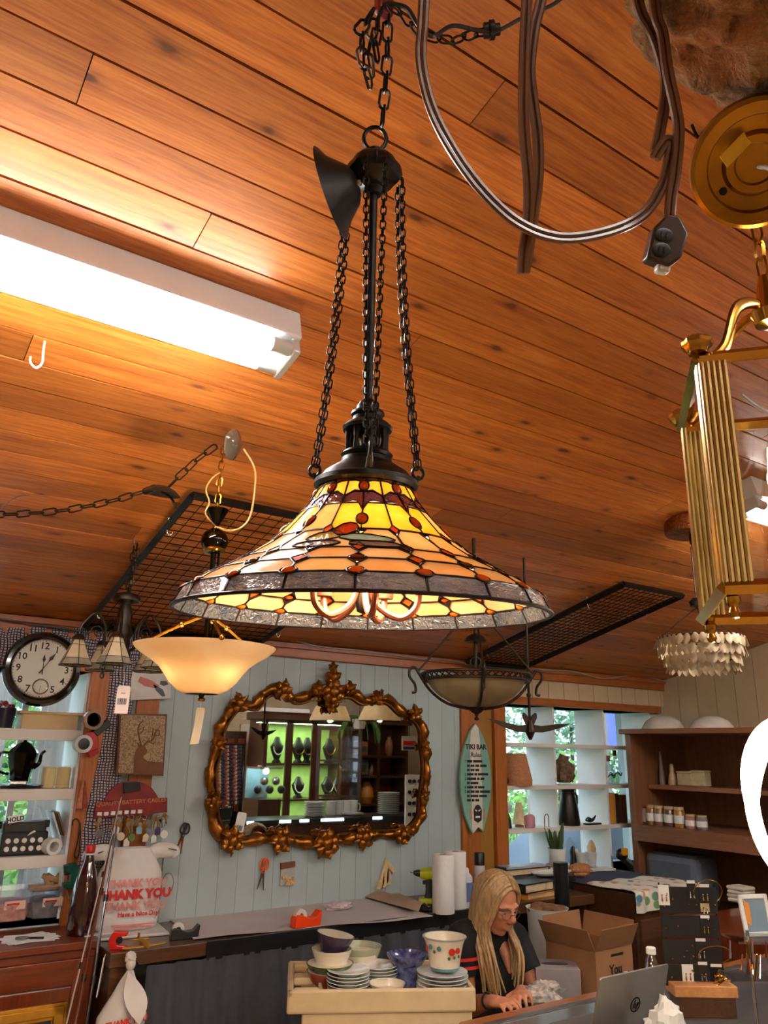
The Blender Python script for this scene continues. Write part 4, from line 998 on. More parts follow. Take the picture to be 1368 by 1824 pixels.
def ornament(px, py, s, n=5, rot=0.0, off=.055):
    """a cast acanthus cluster: fan of curled leaves round a boss"""
    c = W(px, py, off); g = MB()
    for k in range(n):
        a = rot + 2 * math.pi * k / n; d = Vector((math.cos(a), 0, math.sin(a))); sd = Vector((-math.sin(a), 0, math.cos(a)))
        g.ball(c + d * (s * .52) + Vector((0, -.012, 0)), (s * .34, s * .30, s * .34), 9, 6)
        g.tube([c + d * (s * .35) + Vector((0, -.02, 0)), c + d * (s * .72) + Vector((0, -.026, 0)) + sd * (s * .12), c + d * (s * .95) + Vector((0, -.014, 0)) + sd * (s * .22)], [s * .10, s * .15, s * .05], 6)
    g.ball(c + Vector((0, -.02, 0)), (s * .42, s * .36, s * .42), 10, 7)
    g.v = [tuple(Vector(v) + noise.noise_vector(Vector(v) * 42) * .007) for v in g.v]
    return g.obj('ornament', GILT, mt, 50)
for px, py, s, n, r in ((424, 1252, .062, 5, .5), (503, 1228, .062, 5, 1.2), (565, 1226, .05, 5, .2), (673, 1242, .056, 5, 1), (738, 1270, .056, 5, .4), (388, 1324, .048, 5, .2), (378, 1424, .052, 5, .8), (412, 1496, .075, 6, .3), (500, 1496, .078, 6, 1.0), (580, 1502, .088, 7, .3), (648, 1490, .074, 6, .1), (716, 1486, .066, 6, .7), (755, 1416, .040, 4, .4), (757, 1330, .036, 4, .9), (622, 1226, .05, 5, .4),
                    (592, 1232, .085, 7, .3), (592, 1206, .058, 5, .3), (591, 1188, .034, 5, .2), (590, 1258, .048, 5, 1.5)):
    ornament(px, py, s, n, r)
tgm = thing('price_tag', 'white barcode tag in the lower left corner of the mirror', 'tag', W(428, 1485, .07))
MM = wallM(428, 1466, .062, -.18)
MB(MM).prism([(-.026, -.045), (.026, -.045), (.026, .045), (.02, .052), (-.02, .052), (-.026, .045)], -.0005, .0005).obj('card', PAPER, tgm)
mm = MB(MM); rb_ = random.Random(4); x_ = -.018
while x_ < .018:
    w_ = rb_.uniform(.001, .003); mm._add([(x_, -.036, .001), (x_ + w_, -.036, .001), (x_ + w_, -.012, .001), (x_, -.012, .001)], [(0, 1, 2, 3)]); x_ += w_ + .0015
mm.obj('barcode', BLACKP, tgm, 0, kind='stuff')

# --- clock
ck_c = W(76, 1191, .075); CR = .170; CM = frame(ck_c, (1, 0, 0), y=(0, 0.05, 1))
ck = thing('wall_clock', 'round black-rimmed wall clock with small seconds dial at the left', 'clock', ck_c - Vector((0, 0, CR)))
MB(CM).lathe([(0, -.02), (CR, -.02), (CR + .002, -.005), (CR - .008, .014), (CR - .024, .018), (CR - .034, .010), (CR - .036, .002), (0, .002)], n=56).obj('rim', mat('glossy_black', (14, 13, 16), .12, 0, .1, 10, coat=.6), ck)
MB(CM).tube([((CR - .036) * math.cos(a), (CR - .036) * math.sin(a), .006) for a in [2 * math.pi * k / 56 for k in range(56)]], .0035, 6, closed=True).obj('chrome_ring', STEEL, ck)
FACE = mat('aged_cream_dial', (206, 200, 182), .5, 0, .04, 5)
MB(CM).lathe([(0, .003), (CR - .037, .003), (CR - .037, .0035), (0, .0035)], n=48).obj('dial', FACE, ck, 20)
INK = mat('black_ink', (16, 15, 16), .6)
tick = MB(CM)
for k in range(60):
    a = 2 * math.pi * k / 60; r0, r1 = CR - .046, CR - .040; w = .0022 if k % 5 == 0 else .0008
    d = Vector((math.sin(a), math.cos(a), 0)); sd = Vector((d.y, -d.x, 0)); tick._add([d * r0 + sd * w + Vector((0, 0, .0042)), d * r1 + sd * w + Vector((0, 0, .0042)), d * r1 - sd * w + Vector((0, 0, .0042)), d * r0 - sd * w + Vector((0, 0, .0042))], [(0, 1, 2, 3)])
tick.obj('minute_track', INK, ck, 0, kind='stuff')
for h in (1, 2, 3, 4, 5, 7, 8, 9, 10, 11, 12):
    a = 2 * math.pi * h / 12; r = CR - .064; text(MB(), str(h), .04, Matrix.Identity(4))
    text(mm := MB(), str(h), .043, CM @ Matrix.Translation((r * math.sin(a), r * math.cos(a), .0042)), 0, .02).obj('numeral', INK, ck, 0)
def hand(L, a, w, z, nm):
    M_ = CM @ Matrix.Translation((0, 0, z)) @ Matrix.Rotation(-a, 4, 'Z')
    MB(M_).prism([(-w * .35, -.028), (w * .35, -.028), (w * .25, L * .45), (w * 1.6, L * .62), (w * .9, L * .75), (0, L), (-w * .9, L * .75), (-w * 1.6, L * .62), (-w * .25, L * .45)], 0, .001).obj(nm, INK, ck, 0)
hand(.066, rad(0), .0046, .006, 'hour_hand'); hand(.092, rad(33), .0052, .0075, 'minute_hand')
SM = CM @ Matrix.Translation((0, -.083, .0))
MB(SM).lathe([(0, .0045), (.030, .0045), (.033, .0065), (.036, .0045), (0, .004)], n=28).obj('seconds_ring', STEEL, ck)
MB(SM).lathe([(0, .0052), (.029, .0052), (.029, .0056), (0, .0056)], n=28).obj('seconds_dial', FACE, ck)
mm = MB(SM)
for k in range(12):
    a = 2 * math.pi * k / 12; d = Vector((math.sin(a), math.cos(a), 0)); sd = Vector((d.y, -d.x, 0)) * .0006; z = Vector((0, 0, .0062)); mm._add([d * .022 + sd + z, d * .026 + sd + z, d * .026 - sd + z, d * .022 - sd + z], [(0, 1, 2, 3)])
mm.obj('seconds_marks', INK, ck, 0, kind='stuff')
MB(SM).prism([(-.0008, -.006), (.0008, -.006), (.0006, .022), (-.0006, .022)], .0064, .007, Matrix.Rotation(rad(172), 4, 'Z')).obj('seconds_hand', INK, ck, 0)

# --- netting: a hanging roll and a swag behind the clock
def netmat():
    t = NT('blue_net_over_cloth'); tc = t.n('ShaderNodeTexCoord'); out = None
    mp = t.n('ShaderNodeMapping'); t.l(tc.outputs['Object'], mp.inputs['Vector'])
    no = t.n('ShaderNodeTexNoise'); no.inputs['Scale'].default_value = 9; t.l(mp.outputs[0], no.inputs['Vector'])
    ad = t.n('ShaderNodeMix', data_type='VECTOR'); ad.inputs[0].default_value = .035; t.l(mp.outputs[0], ad.inputs[4]); t.l(no.outputs['Color'], ad.inputs[5])
    cols = []
    for dr, sc in (('X', 24), ('Z', 26)):
        w = t.n('ShaderNodeTexWave', wave_type='BANDS', bands_direction=dr); w.inputs['Scale'].default_value = sc; w.inputs['Distortion'].default_value = 1.6; w.inputs['Detail'].default_value = 1
        t.l(ad.outputs[1], w.inputs['Vector']); cols.append(t.ramp(w.outputs['Fac'], [(.62, (0, 0, 0, 1)), (.8, (1, 1, 1, 1))]))
    mx = t.mix(1.0, cols[0], cols[1], 'LIGHTEN'); t.l(t.mix(mx, lin((186, 168, 166)), lin((44, 46, 66))), t.b.inputs['Base Color']); t.b.inputs['Roughness'].default_value = .9; return t.m
NET = netmat()
a_, b_ = W(226, 1124, .034), W(170, 1545, .034)
roll_ = MB()
roll_.grid(lambda u, v: a_.lerp(b_, v) + Vector((math.sin(v * 5) * .012, 0, 0)) + Vector((math.cos(u * 2 * math.pi), .36 * math.sin(u * 2 * math.pi), 0)) * (.056 + .016 * math.sin(v * 7 + 1) * (1 - v) + .012 * v + .006 * math.cos(u * 2 * math.pi * 5 + v * 3)), 40, 40)
roll_.obj('net_roll', NET, ang=80, label='tall roll of blue netted cloth hanging between window and deer picture', cat='netting')
MB().thick(lambda u, v: W(-60 + 250 * u, 1118 + (60 + 8 * math.sin(u * 9)) * v, .035 + .012 * math.sin(u * 40) * (.4 + v)), 70, 8, .004).obj('net_valance', NET, ang=80, label='netted cloth valance gathered along the trim behind the clock', cat='netting')

# --- deer picture
dM = lambda o0, o1, l: wprism(l, o0 + .022, o1 + .022)
dp = thing('deer_picture', 'square wooden wall picture of a stag silhouette on tan stringwork', 'picture', W(250, 1384, .03))
BARK2 = mat('brown_wood_panel', (104, 66, 34), .6, 0, .2, 12)
dM(.032, .060, [(213, 1271), (298, 1272), (291, 1382), (207, 1379)]).obj('panel', BARK2, dp, 0)
dM(.060, .064, [(216, 1274), (295, 1275), (289, 1379), (211, 1377)]).obj('string_field', mat('tan_stringwork', (120, 90, 58), .85, 0, .3, 140, .8, c2=(206, 184, 150), det=6), dp, 0)
DEERB = mat('stag_brown', (116, 70, 34), .6, 0, .1, 20)
dM(.064, .068, [(238, 1379), (239, 1350), (243, 1336), (247, 1330), (244, 1322), (249, 1326), (253, 1329), (258, 1327), (262, 1338), (261, 1343), (256, 1345), (255, 1350), (262, 1355), (276, 1357), (290, 1358), (289, 1380)]).obj('stag', DEERB, dp, 0)
def ant(l, r=.0035): MB().tube(spline([W(x, y, .089) for x, y in l], 4), r, 6).obj('antler', DEERB, dp)
ant([(252, 1329), (248, 1312), (246, 1300), (249, 1290), (255, 1284)]); ant([(248, 1308), (254, 1302), (256, 1294)], .0026); ant([(246, 1300), (251, 1298)], .0024)
ant([(256, 1329), (262, 1322), (272, 1318), (276, 1308), (280, 1300), (284, 1302)]); ant([(270, 1319), (272, 1308), (273, 1296)], .0026); ant([(276, 1310), (283, 1310), (284, 1302)], .0026); ant([(264, 1321), (272, 1324), (277, 1322)], .0024)
# --- painting half hidden by the lamps
pt = thing('canvas_painting', 'white canvas with red and blue brush strokes behind the bowl pendant', 'painting', W(265, 1250, .02))
wprism([(234, 1190), (305, 1194), (304, 1244), (233, 1247)], .032, .052).obj('canvas', mat('white_canvas', (206, 202, 196), .8), pt, 0)
for l, c in (([(250, 1205), (270, 1212), (285, 1222), (276, 1226), (258, 1222), (246, 1214)], (196, 120, 110)), ([(272, 1218), (290, 1228), (295, 1240), (289, 1241), (278, 1230)], (92, 96, 116)), ([(286, 1213), (297, 1213), (300, 1219), (292, 1222), (285, 1219)], (90, 90, 96))):
    wprism(l, .052, .0535).obj('brush_stroke', mat('stroke_%d' % c[0] + str(c[2]), c, .8), pt, 0)

# --- red key rack with keys and tags
kr = thing('key_rack', 'dark red arched key rack lettered BATTERY CABLES on the wall', 'key rack', W(235, 1450, .03))
REDW = mat('worn_red_paint', (128, 18, 18), .5, 0, .3, 14)
wprism([(186, 1426), (193, 1412), (203, 1401), (218, 1393), (240, 1391), (258, 1395), (270, 1403), (279, 1415), (284, 1426)], .056, .072).obj('arch', REDW, kr, 0)
wprism([(172, 1429), (298, 1421), (298, 1447), (168, 1458)], .056, .078).obj('bar', REDW, kr, 0)
wprism([(220, 1395), (250, 1393), (251, 1408), (221, 1413)], .072, .082).obj('box_label', mat('dark_label', (30, 22, 18), .6), kr, 0)
LETT = mat('faded_gold_letter', (176, 110, 60), .6)
text(MB(), 'x', 1, Matrix.Identity(4)); text(mm := MB(), 'QUALITY BATTERY CABLES', .026, wallM(235, 1428, .0785, .05), 0, .02, squeeze=1.05).obj('lettering', LETT, kr, 0)
for k in range(7): MB().box(W(177 + 12 * k, 1450 - .8 * k, .083), (.020, .01, .016)).obj('hook_clip', PAPER, kr, 0)
KEYM = [STEEL, BRASS_D, mat('dull_nickel', (140, 130, 112), .35, 1)]
TAGC = [mat('white_tag', (220, 216, 206), .6), mat('ivory_tag', (206, 190, 160), .6), mat('green_tag', (96, 130, 60), .5), mat('purple_tag', (66, 44, 88), .5), mat('blue_tag', (120, 160, 176), .5), mat('grey_tag', (110, 108, 110), .6)]
lookn = ['white tag', 'ivory tag', 'green tag', 'purple tag', 'blue tag', 'grey tag']
rk = random.Random(21)
keyspec = [(176, 1470, 5, 1485, 'leftmost key bunch, over a round white tag'), (205, 1470, 0, 1478, 'key bunch with white tag, second on the red rack'), (214, 1475, 1, 1490, 'key bunch with ivory tag under the red rack'), (226, 1478, 0, 1500, 'key bunch with long white tag hanging lowest under the red rack'), (235, 1472, 2, 1492, 'key bunch with round green tag under the red rack'), (247, 1474, 4, 1478, 'key bunch with pale blue tag under the red rack'), (258, 1470, 1, 1492, 'key bunch with wooden ivory tag beside the blue one'), (272, 1470, 0, 1494, 'key bunch with house-shaped white tag under the red rack'), (281, 1466, 3, 1480, 'key bunch with purple tag under the red rack'), (292, 1464, 0, 1486, 'rightmost key bunch under the red rack')]
for i, (px, py, tc_, ty, lab) in enumerate(keyspec):
    k_ = thing('key_bunch', lab, 'keys', W(px, ty, .07), 'keys on the red rack')
    r0 = W(px, 1452, .088); MB().tube([r0 + Vector((.010 * math.cos(a), 0, .010 * math.sin(a) - .01)) for a in [2 * math.pi * q_ / 12 for q_ in range(12)]], .0014, 5, closed=True).obj('ring', STEEL, k_)
    for q_ in range(3):
        c = W(px + rk.uniform(-5, 5), py + rk.uniform(-6, 6), .088 + .004 * q_); M_ = frame(c, (math.cos(rk.uniform(-.4, .4)), 0, math.sin(rk.uniform(-.4, .4))), y=(0, 0, 1))
        MB(M_).prism([(-.003, -.026), (.003, -.024), (.003, .004), (.010, .010), (.010, .020), (.004, .026), (-.004, .026), (-.010, .020), (-.010, .010), (-.003, .004)], -.001, .001).obj('key', KEYM[q_ % 3], k_, 0)
    c = W(px + rk.uniform(-2, 2), ty, .102); mm = MB(frame(c, (1, 0, rk.uniform(-.1, .1)), y=(0, 0, 1)))
    if i in (0, 2, 4, 9): mm.lathe([(0, -.001), (.018, -.001), (.018, .001), (0, .001)], n=16)
    else: mm.prism([(-.013, -.018), (.013, -.018), (.014, .008), (0, .020), (-.014, .008)], -.001, .001)
    mm.obj('tag', TAGC[tc_], k_, 0)

# --- small things on the left post
TAPEC = mat('clear_tape_roll', (150, 120, 92), .25, 0, .15, 10, coat=.4)
def tape_roll(px, py, R, r, w, ma, label, off=.05, axis=(0, -1, 0), name='tape_roll'):
    c = W(px, py, off); MB().lathe([(r, -w / 2), (R, -w / 2), (R, w / 2), (r, w / 2), (r, -w / 2)], c, zup(axis), 28).obj(name, ma, label=label, cat='tape')
tape_roll(166, 1282, .046, .032, .030, TAPEC, 'clear brown tape roll on the post above the red tape gun', .085)
tgn = thing('tape_gun', 'red tape gun with black handle hanging on the left post', 'tape gun', W(160, 1345, .07))
REDPL = mat('red_plastic', (176, 14, 22), .35, 0, .1)
wprism([(152, 1305), (168, 1303), (176, 1315), (177, 1335), (166, 1348), (153, 1342)], .05, .075).obj('body', REDPL, tgn, bev=.004)
wprism([(165, 1302), (192, 1280), (200, 1291), (174, 1312)], .05, .078).obj('handle', BLACKP, tgn, bev=.004)
MB().lathe([(.026, -.025), (.040, -.025), (.040, .025), (.026, .025), (.026, -.025)], W(147, 1325, .09), zup((0, -1, 0)), 26).obj('tape_reel', mat('milky_tape', (196, 200, 200), .3), tgn)
MB().lathe([(0, -.027), (.026, -.027), (.026, .027), (.008, .030), (0, .030)], W(147, 1325, .09), zup((0, -1, 0)), 22).obj('reel_hub', BLACKP, tgn)
wprism([(156, 1341), (174, 1333), (178, 1340), (162, 1350)], .045, .085).obj('blade_guard', REDPL, tgn, bev=.003)
tsl = thing('tassel', 'dusty pink tassel hanging on the left post', 'tassel', W(146, 1440, .06))
TASM = mat('dusty_pink_thread', (186, 116, 92), .85, 0, .2, 60)
for q_, (px, w_) in enumerate(((143, .016), (151, .015))):
    t0 = W(149 + q_, 1390, .06); b0 = W(px - 2 + q_ * 2, 1440, .06 + .01 * q_); MB().tube([t0, t0.lerp(b0, .12), t0.lerp(b0, .18), t0.lerp(b0, .6), b0], [.004, .008, .006, w_ * .8, w_], 12).obj('skirt', TASM if q_ == 0 else mat('brick_red_thread', (140, 60, 48), .85, 0, .2, 60), tsl)
MB().tube([W(149, 1390, .06), W(149, 1378, .05)], .0015, 5).obj('cord', TASM, tsl)
MB().tube(spline([W(129, 1470, .055), W(130, 1462, .06), (W(137, 1459, .06)), W(142, 1468, .06), W(140, 1490, .06), W(133, 1522, .06), W(137, 1528, .06), W(141, 1518, .06), W(143, 1490, .06), W(143, 1466, .06)], 6), .0032, 6).obj('leather_strap', mat('black_leather', (20, 16, 16), .5), label='thin black leather strap looped on the left post', cat='strap')
gd = thing('green_dispenser', 'dark green tape dispenser hanging on the left post by the red bottle', 'tape dispenser', W(127, 1585, .06))
GREENP = mat('dark_green_plastic', (8, 74, 58), .35)
wprism([(117, 1542), (136, 1536), (141, 1548), (139, 1575), (129, 1584), (114, 1583), (113, 1574), (125, 1572), (127, 1556), (117, 1554)], .05, .085).obj('body', GREENP, gd, bev=.003)
wprism([(114, 1542), (126, 1538), (127, 1557), (116, 1560)], .055, .08).obj('inside', BLACKP, gd, bev=.002)
MB().cyl(W(119, 1585, .06), W(123, 1600, .06), .003).obj('nail', STEEL, gd)

# --- scissors, seed packet, dried bow on the blue wall
def scissors(px, py, s, hm, bm, label, rot):
    t = thing('scissors', label, 'scissors', W(px, py, .025) - Vector((0, 0, s * .6))); M_ = wallM(px, py, .022, rot)
    for sg in (-1, 1):
        R_ = Matrix.Rotation(rad(11) * sg, 4, 'Z')
        MB(M_ @ R_).prism([(-.010 * s / .2, 0), (.008 * s / .2, .01), (.002, -.6 * s), (-.002, -.6 * s)], .002 * sg, .002 * sg + .002).obj('blade', bm, t, 0)
        MB(M_ @ R_).tube([(.016 * sg * s / .2 * 1.3 + .020 * s / .2 * math.cos(a), .22 * s + .034 * s / .2 * math.sin(a), 0) for a in [2 * math.pi * k / 18 for k in range(18)]], .0062 * s / .2, 7, closed=True).obj('handle', hm, t)
        MB(M_ @ R_).tube([(0, -.01, 0), (.012 * sg * s / .2, .08 * s, 0)], .007 * s / .2, 7).obj('shank', hm, t)
    MB(M_).lathe([(0, .004), (.005, .004), (.005, .007), (0, .007)], n=10).obj('pivot', STEEL, t)
scissors(469, 1552, .15, mat('orange_plastic', (226, 84, 14), .35), mat('grey_blade', (110, 106, 104), .35, .9), 'orange-handled scissors hanging on the blue wall under the mirror', rad(-8))
scissors(326, 1488, .14, BLACKP, mat('copper_blade', (150, 86, 50), .3, .9), 'black-handled scissors with coppery blades left of the mirror', rad(-14))
sd_ = thing('seed_packet', 'small clear packet of tan beads with brown card top', 'packet', W(513, 1578, .012))
wprism([(501, 1545), (525, 1541), (525, 1577), (499, 1578)], .012, .020).obj('bag', mat('clear_packet', (176, 178, 172), .2, 0, .1, 20, coat=.5), sd_, 0)
wprism([(501, 1538), (526, 1534), (526, 1544), (501, 1549)], .011, .023).obj('header_card', mat('brown_card', (116, 66, 40), .7), sd_, 0)
rs2 = random.Random(2)
for k in range(26): MB().ball(W(rs2.uniform(503, 523), rs2.uniform(1563, 1575), .022), .009, 7, 5).obj('bead', mat('tan_bead', (206, 166, 116), .5), sd_)
bw = thing('dried_bow', 'cream dried ribbon ornament on the wall beside the drill', 'ornament', W(688, 1582, .02))
CRM = mat('cream_ribbon', (212, 186, 142), .8, 0, .15, 40)
for l in ([(688, 1527), (694, 1540), (693, 1570), (686, 1583), (680, 1580), (684, 1550)], [(689, 1528), (707, 1552), (700, 1556), (692, 1545)], [(686, 1535), (680, 1560), (670, 1584), (677, 1585), (685, 1575)], [(690, 1540), (698, 1562), (697, 1576), (688, 1578)]):
    wprism(l, .012, .030).obj('ribbon_fold', CRM, bw, bev=.003)

# --- surfboard sign on the olive post
sb = thing('surfboard_sign', 'green and white surfboard TIKI BAR sign on the wooden post', 'sign', W(850, 1486, .05))
out = [(847, 1288), (857, 1303), (866, 1325), (873, 1355), (876, 1390), (874, 1425), (868, 1455), (861, 1483), (852, 1474), (843, 1486), (838, 1478), (828, 1450), (821, 1415), (820, 1380), (823, 1350), (830, 1322), (838, 1302)]
wprism(out, .036, .056).obj('board', mat('seafoam_paint', (124, 168, 150), .5, 0, .08, 12), sb, 0, bev=.004)
wprism([(847, 1290), (852, 1296), (855, 1320), (859, 1400), (860, 1478), (852, 1473), (843, 1484), (841, 1476), (840, 1400), (837, 1330), (839, 1303)], .056, .058).obj('white_stripe', mat('whitewash', (214, 204, 188), .6, 0, .08, 20), sb, 0)
text(MB(), 'a', 1, Matrix.Identity(4))
def wtext(s, size, px, py, off, ma, par, bold=.02, rot=0.0, al='CENTER', sq=1.0, nm='lettering'): return text(MB(), s, size, wallM(px, py, off, rot), .0, bold, al, sq).obj(nm, ma, par, 0)
wtext('TIKI BAR', .043, 848, 1330, .0595, INK, sb, .035, sq=1.05)
wtext('Rules', .040, 848, 1344, .0595, INK, sb, .01)
rules = ['1. what happens', 'at the bar stays', 'at the bar', '2. drink is medicine', '3. silence is not', 'an option', '4. drink is drink', '5. if you are drinking', 'to forget please', 'pay in adv.']
for k, s_t in enumerate(rules):      # the small lines are too blurred to read: numerals and word-shaped print
    y_ = 1356 + 7.7 * k; xw = 832.0; mm = MB()
    if s_t[1] == '.': wtext(s_t[0], .024, 829, y_, .0595, INK, sb, .02)
    for w_ in s_t.replace('.', '').split()[1 if s_t[1] == '.' else 0:]:
        e_ = min(xw + 2.3 * len(w_), 873); mm._add([W(xw, y_ + 2.3, .0597), W(e_, y_ + 2.3, .0597), W(e_, y_ - 1.9, .0597), W(xw, y_ - 1.9, .0597)], [(0, 1, 2, 3)]); xw = e_ + 1.6
    mm.obj('print_line', INK, sb, 0, kind='stuff')
MB(wallM(851, 1449, .0585)).prism([(-.030, -.04), (0, -.055), (.030, -.04), (.034, .02), (.018, .045), (0, .052), (-.018, .045), (-.034, .02)], 0, .001).obj('tiki_mask', INK, sb, 0)
for sx in (-1, 1):
    MB(wallM(851, 1447, .0597)).prism([(sx * .006, .004), (sx * .022, .010), (sx * .022, .018), (sx * .006, .012)][::sx], 0, .0008).obj('mask_eye', PAPER, sb, 0)
    MB(wallM(851, 1449, .0587)).prism([(sx * .045, -.03), (sx * .058, -.03), (sx * .062, .02), (sx * .050, .03)][::sx], 0, .001).obj('orange_mark', mat('coral_mark', (204, 122, 92), .6), sb, 0)
MB(wallM(851, 1449, .0597)).prism([(-.02, -.026), (.02, -.026), (.018, -.014), (-.018, -.014)], 0, .0008).obj('mask_mouth', PAPER, sb, 0)

# --- things on the shelves of the left window
def S1(px, py, z): return Vector((atZ(px, py, z)))
def on(px, Y, z): 
    """stand at image column px, depth Y, height z"""
    lo, hi = -4.0, 30.0
    for _ in range(40):
        mid = (lo + hi) / 2
        if proj((mid, Y, z))[0] < px: lo = mid
        else: hi = mid
    return Vector((lo, Y, z))
def sizes(p): return proj(p)[2] / F_PX
b0 = on(83, 4.06, 1.767); bx_ = thing('tan_box', 'flat tan wooden box with overhanging lid on the top window shelf', 'box', b0)
TANB = mat('tan_board', (206, 178, 130), .6, 0, .06, 10)
MB().box(b0 + Vector((0, 0, .034)), (.25, .11, .068)).obj('body', TANB, bx_, 0, bev=.002); MB().box(b0 + Vector((.008, 0, .073)), (.30, .13, .012)).obj('lid', TANB, bx_, 0, bev=.002)
p = on(2, 4.05, 1.767); pb = thing('flower_pot', 'dark blue pot of small red flowers at the left edge', 'pot', p)
MB().lathe([(0, 0), (.045, 0), (.055, .09), (.05, .09), (0, .08)], p, n=20).obj('pot', mat('navy_glaze', (24, 26, 44), .3), pb)
for k in range(12): MB().ball(p + Vector((rk.uniform(-.05, .05), rk.uniform(-.04, .04), .095 + rk.uniform(0, .02))), .012, 7, 5).obj('flower', mat('red_flower' if k % 2 else 'white_flower', (150, 30, 40) if k % 2 else (206, 196, 196), .7), pb)
p = on(24, 4.14, 1.767); MB().lathe([(0, 0), (.034, 0), (.036, .05), (.03, .07), (.03, .08), (.026, .08), (0, .01)], p, n=18).obj('glass_jar', pane_glass('jar_glass', (.85, .92, .95, 1), .2), label='small clear glass jar beside the tan box', cat='jar')
# coffee urn on a tray
p = on(33, 4.10, 1.504); ur = thing('coffee_urn', 'tarnished dark metal coffee urn on a tray in the left window', 'urn', p)
TARN = mat('tarnished_silver', (34, 32, 30), .18, .9, .3, 14)
MB().lathe([(0, .006), (.11, .006), (.118, .012), (.11, .016), (0, .014)], p, n=30).obj('tray', TARN, ur)
MB().lathe([(0, .016), (.038, .016), (.042, .024), (.046, .06), (.062, .12), (.068, .155), (.060, .168), (.048, .180), (.030, .196), (.014, .204), (.006, .208), (.010, .216), (0, .224)], p, n=8).obj('urn_body', TARN, ur, 20)
MB().tube(spline([p + Vector((-.062, 0, .155)), p + Vector((-.1, 0, .15)), p + Vector((-.1, 0, .08)), p + Vector((-.052, 0, .06))], 6), .006, 7).obj('handle', TARN, ur)
MB().tube(spline([p + Vector((.05, 0, .09)), p + Vector((.075, 0, .11)), p + Vector((.08, 0, .15)), p + Vector((.095, 0, .165))], 6), [.014, .013, .012, .011, .011, .01, .01, .009, .009, .008, .008, .008, .007, .007, .007, .007, .006, .006, .006], 8).obj('spout', TARN, ur)
MB().box(p + Vector((-.02, -.08, .026)), (.07, .02, .018)).obj('utensil', STEEL, ur, 0, bev=.004)
# boxed candles
p = on(97, 4.05, 1.504); cb = thing('candle_box', 'clear box holding two cream pillar candles in the left window', 'candles', p)
MB().box(p + Vector((0, 0, .05)), (.135, .07, .10)).obj('box', pane_glass('clear_box', (.97, .97, .97, 1), .15), cb, 0)
for s in (-1, 1): MB().lathe([(0, .002), (.030, .002), (.031, .01), (.031, .088), (.026, .094), (0, .09)], p + Vector((s * .033, 0, 0)), n=24).obj('candle', mat('ivory_wax', (232, 212, 150), .5, 0, .05, 8), cb)
# typewriter-like black crate with round keys
p = on(38, 4.06, 1.219); ty = thing('typewriter', 'old black typewriter with round white keys and a HOLD card', 'typewriter', p)
MB().box(p + Vector((0, .04, .05)), (.20, .13, .10)).obj('body', BLACKP, ty, 0, bev=.008); MB().box(p + Vector((.0, .05, .115)), (.19, .09, .05)).obj('carriage', BLACKP, ty, 0, bev=.008)
MB().cyl(p + Vector((-.115, .06, .125)), p + Vector((.115, .06, .125)), .017).obj('platen', BLACKP, ty)
for rw in range(2):
    for k in range(5): MB().lathe([(0, .004), (.0105, .004), (.0115, .0), (0, -.004)], p + Vector((-.072 + .034 * k + .002 * rw, -.030, .030 + .034 * rw)), zup((0, -1, .25)), 16).obj('round_key', PAPER, ty)
MB(frame(p + Vector((-.05, -.02, .155)), (1, 0, .15), y=(0, .2, 1))).prism([(-.032, -.014), (.032, -.014), (.032, .016), (-.032, .016)], 0, .001).obj('hold_card', PAPER, ty, 0)
text(mm := MB(), 'HOLD', .026, frame(p + Vector((-.05, -.02, .155)), (1, 0, .15), y=(0, .2, 1)), .0016, .04).obj('card_lettering', INK, ty, 0)
MB(frame(p + Vector((.025, -.028, .093)), (1, 0, .25), y=(0, 0, 1))).prism([(-.02, -.006), (.02, .002), (.012, .010), (-.004, .006)], 0, .001).obj('emblem', PAPER, ty, 0)
p = on(89, 4.02, 1.219); MB().lathe([(.022, -.03), (.036, -.03), (.036, .03), (.022, .03), (.022, -.03)], p + Vector((0, 0, .036)), zup((.25, -1, 0)), 24).obj('paper_roll', PAPER, label='white paper tape roll beside the black typewriter', cat='tape')
for k, (dx, c, lab) in enumerate(((0, (206, 206, 210), 'pale framed board leaning on the window side'), (.022, (126, 84, 62), 'brown board leaning in front of the pale board'))):
    a0 = on(106 + 8 * k, 4.12, 1.22); MB(frame(a0 + Vector((-.03 + dx * .2, 0, .085)), (0, 1, 0), y=(-.42, 0, 1))).box((0, 0, 0), (.14, .20, .008)).obj('leaning_board', mat('leaning_board_%d' % k, c, .6), ang=0, label=lab, cat='board')
